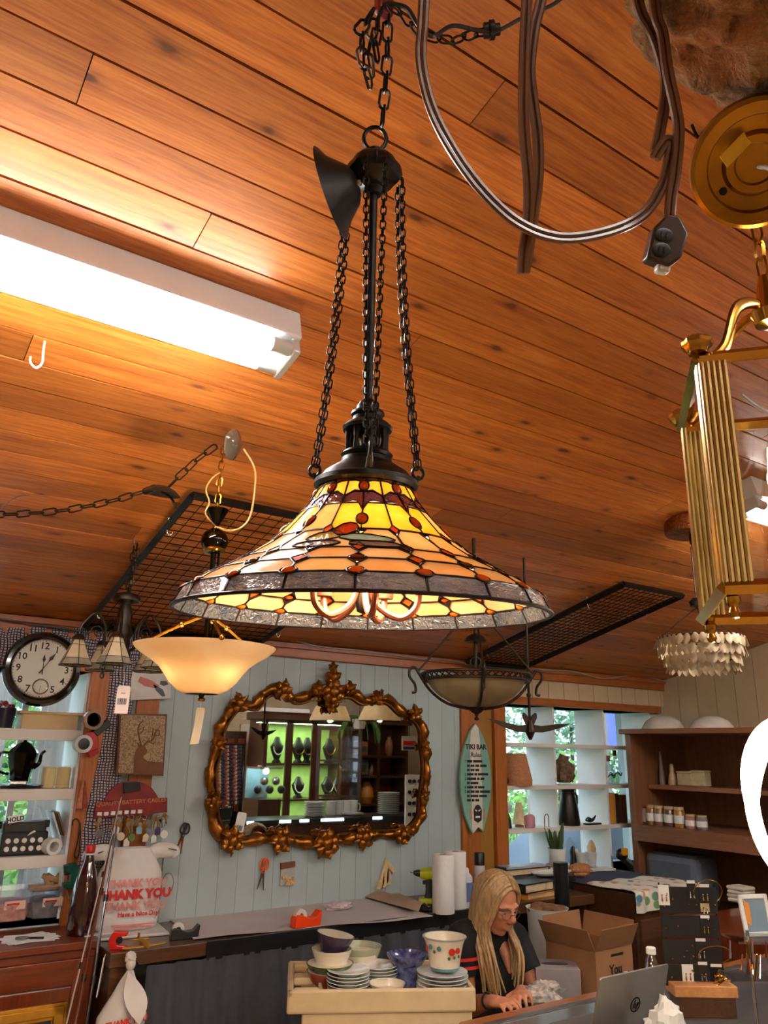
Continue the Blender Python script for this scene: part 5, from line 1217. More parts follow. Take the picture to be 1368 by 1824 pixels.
# bins at the window foot
for k, (px, lab, lc) in enumerate(((11, 'clear plastic bin of pink things with paper label at the left edge', (206, 150, 140)), (78, 'clear plastic bin of grey cloth with driftwood on top', (120, 118, 122)))):
    p = on(px, 4.07 - .0 * k, .957); bn = thing('plastic_bin', lab, 'bin', p, 'plastic bins in the left window')
    MB().lathe([(.105, .0), (.13, .125), (.135, .13), (.128, .13), (.102, .004), (0, .004)], p, Matrix.Rotation(math.pi / 4, 3, 'Z'), 4, sx=.80, sy=.85).obj('bin_shell', pane_glass('bin_plastic', (.86, .88, .95, 1), .18, .25), bn, 20)
    MB().lathe([(0, .006), (.085, .006), (.10, .07), (.06, .082), (0, .085)], p, Matrix.Rotation(math.pi / 4, 3, 'Z'), 8, wave=lambda a, z: .06 * math.sin(a * 3 + z * 50)).obj('contents', mat('bin_stuff_%d' % k, lc, .8, 0, .3, 30), bn)
    MB().box(p + Vector((.01, -.088, .07)), (.085, .003, .035)).obj('label', mat('bin_label', (226, 190, 170), .7), bn, 0)
    MB().box(p + Vector((.002, -.0905, .074)), (.05, .001, .009)).obj('label_print', REDPL, bn, 0)
    if k == 1:
        for q_ in range(5): MB().tube(spline([p + Vector((rk.uniform(-.09, .09), rk.uniform(-.05, .05), .12)) for _ in range(3)] + [p + Vector((rk.uniform(-.08, .08), 0, .17))], 4), .012, 7).obj('driftwood', mat('driftwood_tan', (176, 140, 100), .8, 0, .25, 20), bn)
# ------------------------------------------------------------------ work table, left cabinet and what stands on them
DARKW = wood('dark_walnut_top', [(62, 36, 20), (84, 50, 28), (102, 64, 36)], .35, 1, 0, bump=.05, coat=.3, randv=.08)
REDW2 = wood('red_mahogany', [(84, 30, 12), (116, 46, 18), (134, 58, 24)], .32, 1, 0, bump=.04, coat=.4, randv=.1)
REDWV = wood('red_mahogany_upright', [(84, 30, 12), (116, 46, 18), (134, 58, 24)], .32, 1, 2, bump=.04, coat=.4, randv=.1)
CURT = mat('charcoal_cloth', (64, 66, 74), .9, 0, .12, 18, .1)
TZ = .90; TY0 = 3.50
wt = thing('work_table', 'long dark work table with charcoal cloth skirt along the blue wall', 'table', (2.6, 3.74, 0))
MB().span((1.09, TY0, TZ - .055), (3.955, 3.975, TZ)).obj('table_top', DARKW, wt, 0, bev=.004)
MB().span((1.50, TY0 - .012, TZ - .07), (3.02, TY0 - .001, TZ + .004)).obj('black_edge', BLACKP, wt, 0, bev=.002)
for x in (1.14, 2.6):
    for y in (TY0 + .06, 3.93): MB().span((x - .03, y - .03, 0), (x + .03, y + .03, TZ - .05)).obj('leg', DARKW, wt, 0)
MB().span((1.10, TY0 + .01, .1), (1.13, 3.95, TZ - .055)).obj('side_panel', DARKW, wt, 0)
MB().thick(lambda u, v: Vector((1.24 + 1.84 * u, TY0 - .012 - .020 * v + (.006 + .016 * v) * math.sin(u * 74 + 2 * math.sin(u * 9)) + .006 * math.sin(u * 190), TZ - .06 - .82 * v)), 200, 6, .003).obj('cloth_skirt', CURT, wt, 80)

PAPG = mat('grey_wrapping_paper', (196, 184, 180), .75, 0, .05, 6)
def zw(px, py, z=TZ): return atZ(px, py, z)
ps = [zw(*q, TZ) for q in ((346, 1677), (300, 1642), (470, 1618), (640, 1592), (700, 1600), (775, 1632), (640, 1640), (500, 1655))]
pp = MB()
A, B_, C_, D_ = zw(345, 1676), zw(303, 1640), zw(650, 1600), zw(772, 1634)
pp.thick(lambda u, v: (A.lerp(D_, u)).lerp(B_.lerp(C_, u), v) + Vector((0, 0, .006 + .003 * math.sin(u * 14) * (1 - v) + .0025 * math.sin(u * 5 + v * 4))), 40, 10, .001)
pp.obj('wrapping_paper', PAPG, ang=80, label='big sheet of grey-pink wrapping paper spread on the work table', cat='paper')
KRAFT = mat('brown_kraft_paper', (178, 150, 126), .7, 0, .08, 8)
A2, B2, C2, D2 = zw(745, 1634), zw(622, 1594), zw(690, 1588), zw(768, 1624)
MB().thick(lambda u, v: A2.lerp(B2, u).lerp(D2.lerp(C2, u), v) + Vector((0, 0, .012 + .030 * math.sin(math.pi * min(1, v * 1.3)) * (.5 + .5 * math.cos(u * 1.6)) + (.014 * (1 - u)))), 16, 16, .0025).obj('kraft_paper', KRAFT, ang=80, label='folded brown kraft paper at the right end of the wrapping sheet', cat='paper')
# crumpled tissue
def crumple(name, c, r, ma, label, cat, seed=1, sq=(1, 1, .5), amp=.35, parent=None, fr_=9):
    g = MB(); g.ball((0, 0, 0), 1.0, 22, 14); nv = []
    for p in g.v:
        q = Vector(p); d = 1 + amp * noise.noise(q * 2.3 + Vector((seed * 7, 0, 0))) + amp * .7 * abs(noise.noise(q * 5.1 + Vector((0, seed * 5, 0)))); q = q * d
        nv.append(tuple(Vector(c) + Vector((q.x * r * sq[0], q.y * r * sq[1], max(q.z, -.85) * r * sq[2]))))
    g.v = nv; return g.obj(name, ma, parent, 12, label=label, cat=cat)
p = zw(602, 1622); crumple('tissue_paper', p + Vector((0, 0, .022)), .05, mat('pale_pink_tissue', (206, 186, 190), .8), 'crumpled pale tissue on the wrapping paper', 'tissue', 3, (1.5, .8, .4))
# tape dispensers
def dispenser(px, py, ma, label, s=1.0, rot=0.0, z=TZ + .008):
    p = zw(px, py, z); t = thing('tape_dispenser', label, 'tape dispenser', p); M_ = Matrix.Translation(p) @ Matrix.Rotation(rot, 4, 'Z') @ Matrix.Rotation(math.pi / 2, 4, 'X') @ Matrix.Scale(s, 4)
    MB(M_).prism([(-.065, 0), (.075, 0), (.082, .062), (.076, .064), (.05, .038), (.02, .034), (-.02, .05), (-.05, .056), (-.062, .04)], -.026, .026).obj('body', ma, t, 0, bev=.003)
    MB(M_).lathe([(.012, -.012), (.030, -.012), (.030, .012), (.012, .012), (.012, -.012)], (-.026, .048, 0), n=22).obj('tape_reel', mat('frosted_tape', (214, 210, 200), .3), t)
dispenser(542, 1650, mat('neon_orange_plastic', (244, 70, 10), .4), 'bright orange tape dispenser on the wrapping paper', 1.0, rad(4))
dispenser(325, 1672, BLACKP, 'black tape dispenser on the table beside the wrapping paper', .85, rad(-10), TZ)
# red stapler-shaped clip and gold airplane
p = zw(209, 1690); rc = thing('red_dispenser', 'small red open plastic dispenser on the table corner', 'dispenser', p)
MB(Matrix.Translation(p) @ Matrix.Rotation(rad(-25), 4, 'Z') @ Matrix.Rotation(math.pi / 2, 4, 'X')).prism([(-.03, .0), (.035, 0), (.035, .012), (.0, .016), (-.008, .03), (.0, .046), (.035, .05), (.035, .064), (-.02, .066), (-.036, .04)], -.02, .02).obj('body', mat('bright_red_plastic', (206, 26, 14), .3), rc, 0, bev=.003)
MB(Matrix.Translation(p + Vector((0, 0, .024)))).lathe([(0, -.016), (.014, -.016), (.014, .016), (0, .016)], (.0, 0, .01), Matrix.Rotation(math.pi / 2, 3, 'X'), 16).obj('reel', BLACKP, rc)
p = zw(257, 1690); ap = thing('airplane_model', 'small golden metal airplane lying on the table corner', 'model airplane', p)
GOLD = mat('pale_gold_metal', (214, 160, 66), .35, .7, .1, 20)
M_ = Matrix.Translation(p + Vector((0, 0, .008))) @ Matrix.Rotation(rad(3), 4, 'Z')
MB(M_).prism([(-.095, -.004), (-.06, -.018), (0, -.022), (.06, -.018), (.095, -.004), (.09, .006), (0, .006), (-.09, .006)], 0, .008).obj('wing', GOLD, ap, bev=.003)
MB(M_).tube([(0, -.045, .006), (0, -.02, .012), (0, .03, .014), (0, .07, .012)], [.006, .014, .013, .006], 10).obj('fuselage', GOLD, ap)
MB(M_).box((0, .066, .016), (.085, .02, .004)).obj('tail', GOLD, ap, 0, bev=.001); MB(M_).box((0, .07, .028), (.004, .022, .024)).obj('fin', GOLD, ap, 0)

# --- left cabinet
LZ = .93; LY0 = 3.64
lc = thing('mahogany_cabinet', 'red mahogany panelled cabinet under the left window', 'cabinet', (.2, 3.8, 0))
MB().span((-1.0, LY0 + .02, .0), (1.07, 3.985, LZ - .03)).obj('body', REDWV, lc, 0)
MB().span((-1.02, LY0 - .02, LZ - .03), (1.085, 3.995, LZ)).obj('top', REDW2, lc, 0, bev=.004)
MB().span((-1.0, LY0 - .005, LZ - .065), (1.075, LY0 + .02, LZ - .03)).obj('moulding', REDW2, lc, 0, bev=.006)
for a, b in ((-1.0, .12), (.16, .60), (.66, 1.04)):
    MB().span((a, LY0 + .004, .1), (b, LY0 + .022, LZ - .16)).obj('panel', REDWV, lc, 0, bev=.008)
for x in (-1.0, .13, .63, 1.02): MB().span((x - .03, LY0 - .004, .03), (x + .045, LY0 + .024, LZ - .065)).obj('stile', REDWV, lc, 0, bev=.003)
MB().span((-1.0, LY0 - .003, LZ - .16), (1.07, LY0 + .023, LZ - .065)).obj('rail', REDW2, lc, 0, bev=.003)
# gilt frame leaning at the bottom left
gf = thing('framed_picture', 'gold-framed dark picture leaning on the mahogany cabinet', 'picture', (.80, 3.42, .0))
q0 = atY(118, 1788, 3.45); q1 = atY(-60, 1806, 3.45)
gx1, gx0, gz1 = q0.x, q0.x - .7, q0.z + .012; gz0 = gz1 - .55
FRM = Matrix.Translation((gx1, 3.44, gz1)) @ Matrix.Rotation(rad(-8), 4, 'X')
for k, (a, b) in enumerate((((-.7, -.055), (0, 0)), ((-.7, -.55), (0, -.495)), ((-.055, -.55), (0, 0)), ((-.7, -.55), (-.645, 0)))):
    for d_, w_ in ((0, 0), (.010, .014)):
        MB(FRM).span((a[0] + w_ * (1 if k != 2 else .3), -.012 - d_, a[1] + w_ * .8), (b[0] - w_ * .8, .012 - d_, b[1] - w_ * .8)).obj('moulding', mat('bright_gilt', (186, 134, 46), .3, .85, .2, 20), gf, 0, bev=.004)
MB(FRM).span((-.65, .0, -.50), (-.05, .008, -.05)).obj('dark_centre', mat('dark_canvas', (36, 32, 30), .5), gf, 0)
gf.location.z = 0
# papers and magnifier on the cabinet
p = zw(52, 1672, LZ); pq = thing('paper_pile', 'loose white papers lying on the mahogany cabinet', 'papers', p)
for k, a in enumerate((.1, -.25, .35)): MB(Matrix.Translation(p + Vector((0, 0, .0012 * k + .0006))) @ Matrix.Rotation(a, 4, 'Z')).box((0, 0, 0), (.20, .14, .0010)).obj('sheet', PAPER, pq, 0)
p = zw(40, 1672, LZ + .006); mg = thing('magnifying_glass', 'small magnifying glass lying on the loose papers', 'magnifier', p)
MB().tube([p + Vector((.026 * math.cos(a), .026 * math.sin(a), .002)) for a in [2 * math.pi * k / 24 for k in range(24)]], .003, 6, closed=True).obj('ring', STEEL, mg)
MB().lathe([(0, .001), (.025, .002), (.025, .003), (0, .004)], p, n=20).obj('lens', pane_glass('lens_glass', (.9, .95, .92, 1), .2), mg)
MB().cyl(p + Vector((.026, -.012, .002)), p + Vector((.075, -.035, .002)), .0045).obj('handle', BLACKP, mg)
p = zw(2, 1655, LZ); MB(Matrix.Translation(p) @ Matrix.Rotation(.2, 4, 'Z')).box((0, 0, .002), (.07, .05, .003)).obj('price_card', PAPER, ang=0, label='small white card at the left edge of the cabinet', cat='card')
# red bottle
p = zw(143, 1664, LZ); rbt = thing('red_bottle', 'tall dark red glass bottle with red screw cap on the cabinet', 'bottle', p)
REDG = mat('ruby_glass', (46, 2, 6), .08, 0, .1, 5, coat=.8, spec=.8)
k_ = .97
MB().lathe([(0, 0), (.054, 0), (.058, .006), (.059, .09), (.056, .15), (.048, .20), (.036, .245), (.024, .28), (.018, .31), (.018, .325), (0, .325)], p, n=32).obj('bottle', REDG, rbt)
MB().lathe([(0, .322), (.021, .322), (.0215, .345), (.019, .350), (0, .350)], p, n=24).obj('cap', mat('red_cap', (196, 18, 24), .35), rbt)
MB().lathe([(.0185, .312), (.0205, .312), (.0205, .319), (.0185, .319), (.0185, .312)], p, n=24).obj('cap_ring', PAPER, rbt)
MB(Matrix.Translation(zw(160, 1665, LZ)) @ Matrix.Rotation(.15, 4, 'Z')).box((.03, -.02, .002), (.13, .03, .003)).obj('white_strip', PAPER, ang=0, label='white paper strip at the foot of the red bottle', cat='paper')
# fishing rods leaning from floor to wall
for k, (a, b, lab, c, r) in enumerate((((216, 1420, 3.78), (112, 1850, 3.32), 'thin pale fishing rod, leftmost of the three leaning rods', (176, 168, 160), .0035), ((206, 1455, 3.75), (128, 1850, 3.36), 'brown fishing rod with worn grip, middle of the three leaning rods', (92, 40, 20), .0065), ((208, 1470, 3.70), (150, 1850, 3.42), 'dark brown fishing rod, rightmost of the three leaning rods', (44, 24, 18), .0065))):
    A_ = atY(*a); Bp = atY(*b); dr = (Bp - A_).normalized(); t_ = -A_.z / dr.z; Bf = A_ + dr * t_
    f_ = thing('fishing_rod', lab, 'fishing rod', Bf, 'fishing rods leaning beside the cabinet'); rm_ = mat('rod_shaft_%d' % k, c, .3, 0, .15, 30, coat=.4)
    MB().tube([A_, Bf], [r * .7, r * 1.2], 8).obj('shaft', rm_, f_)
    for q_ in (.25, .5, .68): c_ = A_.lerp(Bf, q_ * .8); MB().cyl(c_ - dr * .012, c_ + dr * .012, r * 1.5).obj('binding', STEEL if q_ > .6 else IRON2, f_)
    MB().tube([A_.lerp(Bf, .62), A_.lerp(Bf, .72)], r * 2.0, 10).obj('grip', mat('cork_grip', (112, 92, 60), .8), f_)

# --- shopping bags
BAGM = lamp_glass('white_bag_plastic', (238, 230, 222), (246, 240, 234), .25, .4, 8)
REDINK = mat('red_ink', (206, 30, 34), .6)
PINKINK = mat('pale_red_ink', (222, 130, 124), .6)
def bag_surface(m, c, M_, w, h, d, seed, neck=.35, n=22):
    def fn(u, v):
        a = u * 2 * math.pi; k = 1 if v < .66 else 1 - (1 - neck) * min(1, ((v - .66) / .34)) ** 1.2
        if v < .06: k *= .9 + .1 * (v / .06)
        x = math.copysign(abs(math.cos(a)) ** .6, math.cos(a)) * w / 2 * k; y = math.copysign(abs(math.sin(a)) ** .7, math.sin(a)) * d / 2 * (k ** .8)
        q = Vector((x, y, v * h)); dn = noise.noise(Vector((x * 14 + seed, y * 14, v * 6))) * .012 * (1.2 - .8 * abs(math.sin(a)))
        return M_ @ (q + Vector((dn * .5, dn, 0)))
    return m.grid(fn, 48, n)
bg = thing('shopping_bag', 'white THANK YOU shopping bag standing against the wall on the table', 'bag', zw(225, 1648))
bc_ = on(222, 3.86, TZ + .015); bM = Matrix.Translation(bc_) @ Matrix.Rotation(rad(-6), 4, 'Z')
bag_surface(MB(), bc_, bM, .285, .335, .13, 2, .55).obj('bag_body', BAGM, bg, 70)
for s in (-1, 1):
    MB().tube(spline([bM @ Vector((s * .07, 0, .29)), bM @ Vector((s * .12, .0, .318)), bM @ Vector((s * .185, 0, .312)), bM @ Vector((s * .20, .0, .285))], 5), [.032, .034, .035, .034, .034, .035, .036, .036, .034, .034, .033, .030, .028, .024, .020, .012], 10, sq=.5).obj('handle_fold', BAGM, bg, 70)
fM = frame(bM @ Vector((.0, -.072, .0)), bM.to_3x3() @ Vector((1, 0, 0)), y=(0, 0, 1))
def btext(s, size, x, z, ma, par=bg, M0=None, bold=.03, sq=1.0, dep=.004): return text(MB(), s, size, (M0 or fM) @ Matrix.Translation((x, z, 0)), dep, bold, squeeze=sq).obj('lettering', ma, par, 0)
btext('THANK YOU', .046, .02, .196, PINKINK); btext('THANK YOU', .052, .02, .150, REDINK, bold=.06); btext('THANK YOU', .046, .02, .104, PINKINK); btext('Have a Nice Day!', .026, .04, .070, REDINK)
[MB(fM).box((.02, z_, .004), (w_, .006, .0006)).obj('fine_print', PINKINK, bg, 0) for z_, w_ in ((.026, .19), (.014, .16))]
rk_ = thing('bag_rack', 'wire rack holding the THANK YOU bags by the wall', 'wire rack', zw(270, 1640))
for dx in (-.13, .16): MB().tube(spline([bM @ Vector((dx, .06, 0)), bM @ Vector((dx, .06, .31)), bM @ Vector((dx, -.01, .325)), bM @ Vector((dx + .03 * (1 if dx > 0 else -1), -.05, .322))], 5), .0035, 6).obj('upright', STEEL, rk_)
MB().tube([bM @ Vector((-.13, .06, .30)), bM @ Vector((.16, .06, .30))], .0035, 6).obj('crossbar', STEEL, rk_)
MB().tube([bM @ Vector((.18 + .028 * math.cos(a), .02, .17 + .045 * math.sin(a))) for a in [2 * math.pi * k / 16 for k in range(16)]], .002, 5, closed=True).obj('wire_loop', STEEL, rk_)
MB().box(bM @ Vector((.0, -.03, -.008)), (.33, .24, .012), Matrix.Rotation(rad(-6), 3, 'Z')).obj('cutting_board', mat('grey_white_board', (206, 202, 196), .4), ang=0, bev=.004, label='pale grey board lying under the THANK YOU bag', cat='board')
# tied bag hanging on the corner of the table
h0 = atY(231, 1716, 3.47); hb = thing('hanging_bag', 'knotted white THANK YOU bag hanging from the table corner', 'bag', h0 - Vector((0, 0, .42)))
def hbf(u, v):
    a = u * 2 * math.pi; w = (.012 + (.098 if math.cos(a) < 0 else .070) * min(1, v * 2.6)) * (1 + .05 * math.sin(a * 3 + v * 5)); w2 = w * .5
    return h0 + Vector((math.cos(a) * w - .03 * v, math.sin(a) * w2 - .02 - .02 * v, -.02 - .40 * v)) + Vector((0, .012 * noise.noise(Vector((math.cos(a) * 2, v * 6, 1))), 0))
MB().grid(hbf, 40, 26).obj('bag_body', BAGM, hb, 70)
MB().ball(h0 + Vector((0, -.015, .0)), (.020, .016, .022), 12, 8).obj('knot', BAGM, hb); crumple('bag_ears', h0 + Vector((-.004, -.015, .025)), .020, BAGM, None, None, 5, (1, .7, 1), .4, hb)
MB().tube(spline([h0 + Vector((.02, .0, .005)), h0 + Vector((.03, -.02, -.006)), h0 + Vector((.018, -.035, -.008))], 4), .005, 6).obj('hook', BLACKP, hb)
MB().thick(lambda u, v: h0 + Vector((.03 * v + .034 * (u - .5) * math.sin(math.pi * v) * 2.6 - .012, -.026 - .105 * math.sin(v * 1.5) ** .8, -.02 - .165 * v)), 6, 10, .001).obj('fold_flap', BAGM, hb, 60)
hM = frame(h0 + Vector((-.022, -.102, -.185)), (1, 0, .06), y=(0, .02, 1))
btext('THANK YOU', .030, 0, .01, REDINK, hb, hM, .05, .9, 0)
for k in range(3): btext('THANK YOU', .026, 0, -.025 - .03 * k, PINKINK, hb, hM, .03, .9, 0)
# pale sheet in the gap between the cabinet and the table
MB(frame(atY(181, 1735, 3.56), (.35, .9, 0), y=(.1, 0, 1))).box((0, 0, 0), (.10, .14, .004)).obj('pale_card', PAPER, ang=0, label='pale card stuck in the gap beside the mahogany cabinet', cat='card')

# --- right end of the work table: drill, towels, spray can
p = zw(763, 1622); dr_ = thing('cordless_drill', 'yellow and black cordless drill standing on its battery', 'drill', p)
YEL2 = mat('lime_yellow_plastic', (190, 196, 10), .4); DGREY = mat('dark_grey_plastic', (44, 46, 46), .5)
vr = _r0; Md = frame(p, vr, z=(0, 0, 1))
MB(Md).box((0, 0, .018), (.085, .07, .036)).obj('battery', BLACKP, dr_, 0, bev=.006); MB(Md).box((-.004, 0, .048), (.095, .065, .028)).obj('battery_clip', YEL2, dr_, 0, bev=.008)
MB(Md).tube([(.0, 0, .055), (.004, 0, .10), (.006, 0, .16)], [.021, .019, .022], 10, sq=.8).obj('grip', DGREY, dr_)
MB(Md).tube([(.040, 0, .178), (.032, 0, .178), (-.02, 0, .178), (-.045, 0, .178)], [.022, .030, .031, .022], 14).obj('motor_body', YEL2, dr_)
MB(Md).tube([(.046, 0, .178), (.030, 0, .178)], [.026, .032], 14).obj('rear_cap', DGREY, dr_)
MB(Md).tube([(-.044, 0, .178), (-.06, 0, .180), (-.075, 0, .181), (-.080, 0, .181)], [.019, .017, .012, .009], 12).obj('chuck', BLACKP, dr_); MB(Md).cyl((-.08, 0, .181), (-.098, 0, .182), .003).obj('bit', STEEL, dr_)
MB(Md).box((-.022, 0, .135), (.016, .012, .02)).obj('trigger', BLACKP, dr_, 0, bev=.003)
TOW = mat('paper_towel_white', (236, 232, 226), .9, 0, .03, 60, .15)
for k, (px, py, lab) in enumerate(((790, 1626, 'front roll of the two white paper towel rolls'), (812, 1617, 'rear roll of the two white paper towel rolls'))):
    p = zw(px, py); t_ = thing('paper_towel_roll', lab, 'paper towels', p, 'paper towel rolls on the table')
    MB().lathe([(.018, 0), (.056, 0), (.058, .004), (.058, .276), (.056, .280), (.018, .280), (.018, 0)], p, n=32).obj('towel', TOW, t_)
    MB().lathe([(.015, .001), (.018, .001), (.018, .281), (.015, .281), (.015, .001)], p, n=18).obj('core', mat('card_core', (150, 116, 84), .8), t_)
p = zw(832, 1616); sc_ = thing('spray_can', 'white aerosol can with blue label beside the paper towels', 'spray can', p)
MB().lathe([(0, 0), (.030, 0), (.032, .004), (.032, .145), (.028, .155), (.016, .168), (0, .168)], p, n=24).obj('can', mat('pale_blue_white_can', (206, 212, 220), .3), sc_); MB().lathe([(0, .166), (.013, .166), (.012, .188), (.006, .196), (0, .196)], p, n=16).obj('nozzle', PAPER, sc_)
MB().lathe([(.0325, .03), (.0328, .03), (.0328, .125), (.0325, .125)], p, n=24, a0=rad(190), a1=rad(330)).obj('label', mat('blue_print', (90, 110, 150), .4), sc_)
p = on(855, 3.80, TZ); sc2 = thing('spray_can', 'black-capped aerosol can behind the woman\'s head', 'spray can', p)
MB().lathe([(0, 0), (.030, 0), (.032, .004), (.032, .155), (.028, .165), (0, .166)], p, n=24).obj('can', mat('white_can', (196, 190, 184), .3), sc2); MB().lathe([(0, .162), (.031, .162), (.031, .225), (.028, .23), (0, .23)], p, n=24).obj('cap', BLACKP, sc2)
p = zw(842, 1604); MB().shell([(.024, 0), (.034, .085)], .002, o=p, n=20).obj('paper_cup', PAPER, label='white cup behind the aerosol can', cat='cup')

# ------------------------------------------------------------------ cart with crockery
KZ = .90
c_fl, c_fr, c_bl = zw(512, 1764, KZ), zw(848, 1760, KZ), zw(543, 1709, KZ)
ux = (c_fr - c_fl).normalized(); uy = Vector((-ux.y, ux.x, 0)); CW = (c_fr - c_fl).length; CD = .40
KM = frame(c_fl, ux, z=(0, 0, 1))
BEI = mat('beige_moulded_plastic', (206, 182, 142), .5, 0, .08, 14, .03)
ct = thing('utility_cart', 'beige plastic utility cart loaded with crockery', 'cart', KM @ Vector((CW / 2, CD / 2, -KZ)))
def kb(a, b, nm='tray_wall', bev=.008): return MB(KM).span(a, b).obj(nm, BEI, ct, 0, bev=bev)
kb((0, 0, -.075), (CW, .018, 0)); kb((0, CD - .018, -.075), (CW, CD, 0)); kb((CW - .018, .018, -.075), (CW, CD - .018, 0)); kb((.11, .018, -.075), (.124, CD - .018, -.004))
kb((0, .0, -.03), (.022, CD, .0), 'handle_bar'); kb((.022, .018, -.03), (.112, .05, -.002), 'handle_bar'); kb((.022, CD - .05, -.03), (.112, CD - .018, -.002), 'handle_bar'); kb((.022, CD / 2 - .035, -.03), (.112, CD / 2 + .035, -.002), 'handle_bar')
kb((.11, .01, -.062), (CW - .005, CD - .01, -.040), 'tray_floor', .002)
kb((.055, .012, -.16), (CW - .012, .03, -.075), 'apron', .004); kb((.055, CD - .03, -.16), (CW - .012, CD - .012, -.075), 'apron', .004)
for x in (.06, CW - .085):
    for y in (.02, CD - .075): kb((x, y, -.82), (x + .07, y + .055, -.15), 'leg', .006)
kb((.03, .0, -.68), (CW, CD, -.62), 'lower_tray')
for x in (.09, CW - .05):
    for y in (.05, CD - .05): MB(KM).cyl((x - .0, y - .012, -.86), (x, y + .012, -.86), .038).obj('caster', BLACKP, ct)
FZ = KZ - .070
def onk(px, d):
    """on the tray floor: image column px, d metres behind the front edge"""
    lo, hi = 0.0, CW
    for _ in range(40):
        mid = (lo + hi) / 2
        if proj(KM @ Vector((mid, d, -.04)))[0] < px: lo = mid
        else: hi = mid
    return KM @ Vector((lo, d, -.0395))
def bowl(p, r, h, outm, label, name='bowl', rot=None, inm=None, foot=.5, group=None):
    t = thing(name, label, 'bowl', p, group); R_ = rot
    MB().lathe([(0, .004), (r * foot, .0), (r * foot, .005), (r * .80, h * .45), (r * .96, h * .85), (r, h), (r * .965, h), (r * .92, h * .86), (r * .75, h * .46), (r * .4, .012), (0, .010)], p, R_, 32).obj('bowl_body', outm, t)
    if inm: MB().lathe([(0, .0115), (r * .4, .0135), (r * .745, h * .465), (r * .915, h * .865), (r * .95, h * 1.0)], p, R_, 32).obj('inner_glaze', inm, t)
    return t
def plates(p, r, n, label, dz=.011, ma=CERAMIC):
    for k in range(n):
        q = p + Vector((random.uniform(-.003, .003), random.uniform(-.003, .003), dz * k))
        MB().lathe([(0, .0), (r * .55, .0), (r * .6, .004), (r, .016), (r * .995, .018), (r * .6, .008), (0, .006)], q, n=32).obj('plate', ma, label=label % (['bottom', 'second', 'third', 'fourth', 'fifth', 'sixth', 'seventh', 'eighth'][k] if k < n - 1 else 'top'), cat='plate', group='stacked plates on the cart', base=q)
GRN = mat('green_glaze', (70, 84, 44), .25, 0, .15, 20, coat=.4); TERR = mat('red_glaze', (156, 62, 46), .25, 0, .15, 20, coat=.4); PUR = mat('purple_glaze', (58, 38, 66), .25, 0, .2, 20, coat=.4); CRE = mat('cream_glaze', (226, 214, 190), .22, 0, .05, 14, coat=.4)
BLUEG = mat('blue_floral_glaze', (20, 22, 84), .2, 0, 0, 34, c2=(120, 128, 176), coat=.4)
p = onk(586, .17); bowl(p, .085, .06, TERR, 'red glazed bowl at the bottom of the left bowl stack', 'serving_bowl', inm=CRE)
bowl(p + Vector((0, 0, .030)), .088, .055, GRN, 'green glazed bowl nested in the red bowl', 'serving_bowl', inm=CRE)
bowl(p + Vector((.01, .005, .060)), .076, .070, CRE, 'cream crock in the green bowl', 'serving_bowl', foot=.8)
bowl(p + Vector((.01, .0, .118)), .072, .062, PUR, 'tilted dark purple bowl on top of the left stack', 'serving_bowl', Matrix.Rotation(rad(-9), 3, Vector((ux.y, -ux.x, 0))) , CRE, .62)
p = onk(634, .30); bowl(p, .085, .09, CRE, 'pale bowl behind the left stack', 'serving_bowl'); bowl(p + Vector((.01, 0, .022)), .088, .09, mat('pale_green_glaze', (176, 178, 150), .25), 'pale green bowl nested behind the left stack', 'serving_bowl')
plates(onk(620, .085), .078, 7, 'white plate, %s of the front stack beside the red bowl')
plates(onk(672, .20), .076, 6, 'white plate, %s of the middle stack')
bowl(onk(689, .07), .066, .042, CRE, 'shallow cream bowl at the front of the cart', 'serving_bowl')
p = onk(725, .20); bowl(p, .056, .07, BLUEG, 'footed base of the blue floral dishes', 'serving_bowl', foot=.8); bowl(p + Vector((0, 0, .055)), .078, .050, BLUEG, 'wide blue floral bowl in the middle of the cart', 'serving_bowl', foot=.6)
plates(onk(788, .11), .094, 5, 'white square-edged plate, %s under the flowered pot', .013)
p = onk(792, .12) + Vector((0, 0, .072)); fp = thing('flowered_pot', 'cream cachepot painted with red roses and teal foot', 'pot', p)
MB().shell([(.050, 0), (.056, .012), (.062, .05), (.070, .085), (.079, .106), (.080, .110)], .006, o=p, n=36).obj('pot_body', CRE, fp)
MB().lathe([(.050, .0), (.0515, .0), (.056, .010), (.0545, .012)], p, n=36).obj('teal_foot', mat('teal_glaze', (90, 136, 132), .3), fp); MB().tube([p + Vector((.080 * math.cos(a), .080 * math.sin(a), .108)) for a in [2 * math.pi * k / 36 for k in range(36)]], .003, 6, closed=True).obj('grey_lip', mat('grey_glaze', (150, 150, 150), .3), fp)
MB().lathe([(0, .002), (.05, .002), (.05, .006), (0, .006)], p, n=28).obj('pot_floor', CRE, fp)
tcv = Vector((-math.sin(yaw), -math.cos(yaw), 0))
for a, z, r_, c in ((18, .070, .013, (196, 40, 30)), (38, .072, .011, (196, 40, 30)), (-48, .082, .009, (70, 120, 120)), (-20, .080, .009, (70, 120, 120)), (-68, .074, .010, (196, 60, 50)), (28, .05, .006, (80, 100, 60)), (10, .048, .006, (80, 100, 60)), (46, .052, .006, (90, 90, 60)), (-36, .068, .006, (80, 100, 60))):
    d = (Matrix.Rotation(rad(a), 3, 'Z') @ tcv); rr = .056 + (z - .012) * .23; c0 = p + d * (rr + .002) + Vector((0, 0, z)); MB().ball(c0, (r_, r_, .0025), 10, 5, zup(d)).obj('painted_flower', mat('petal_%d_%d' % (c[0], c[1]), c, .3), fp)
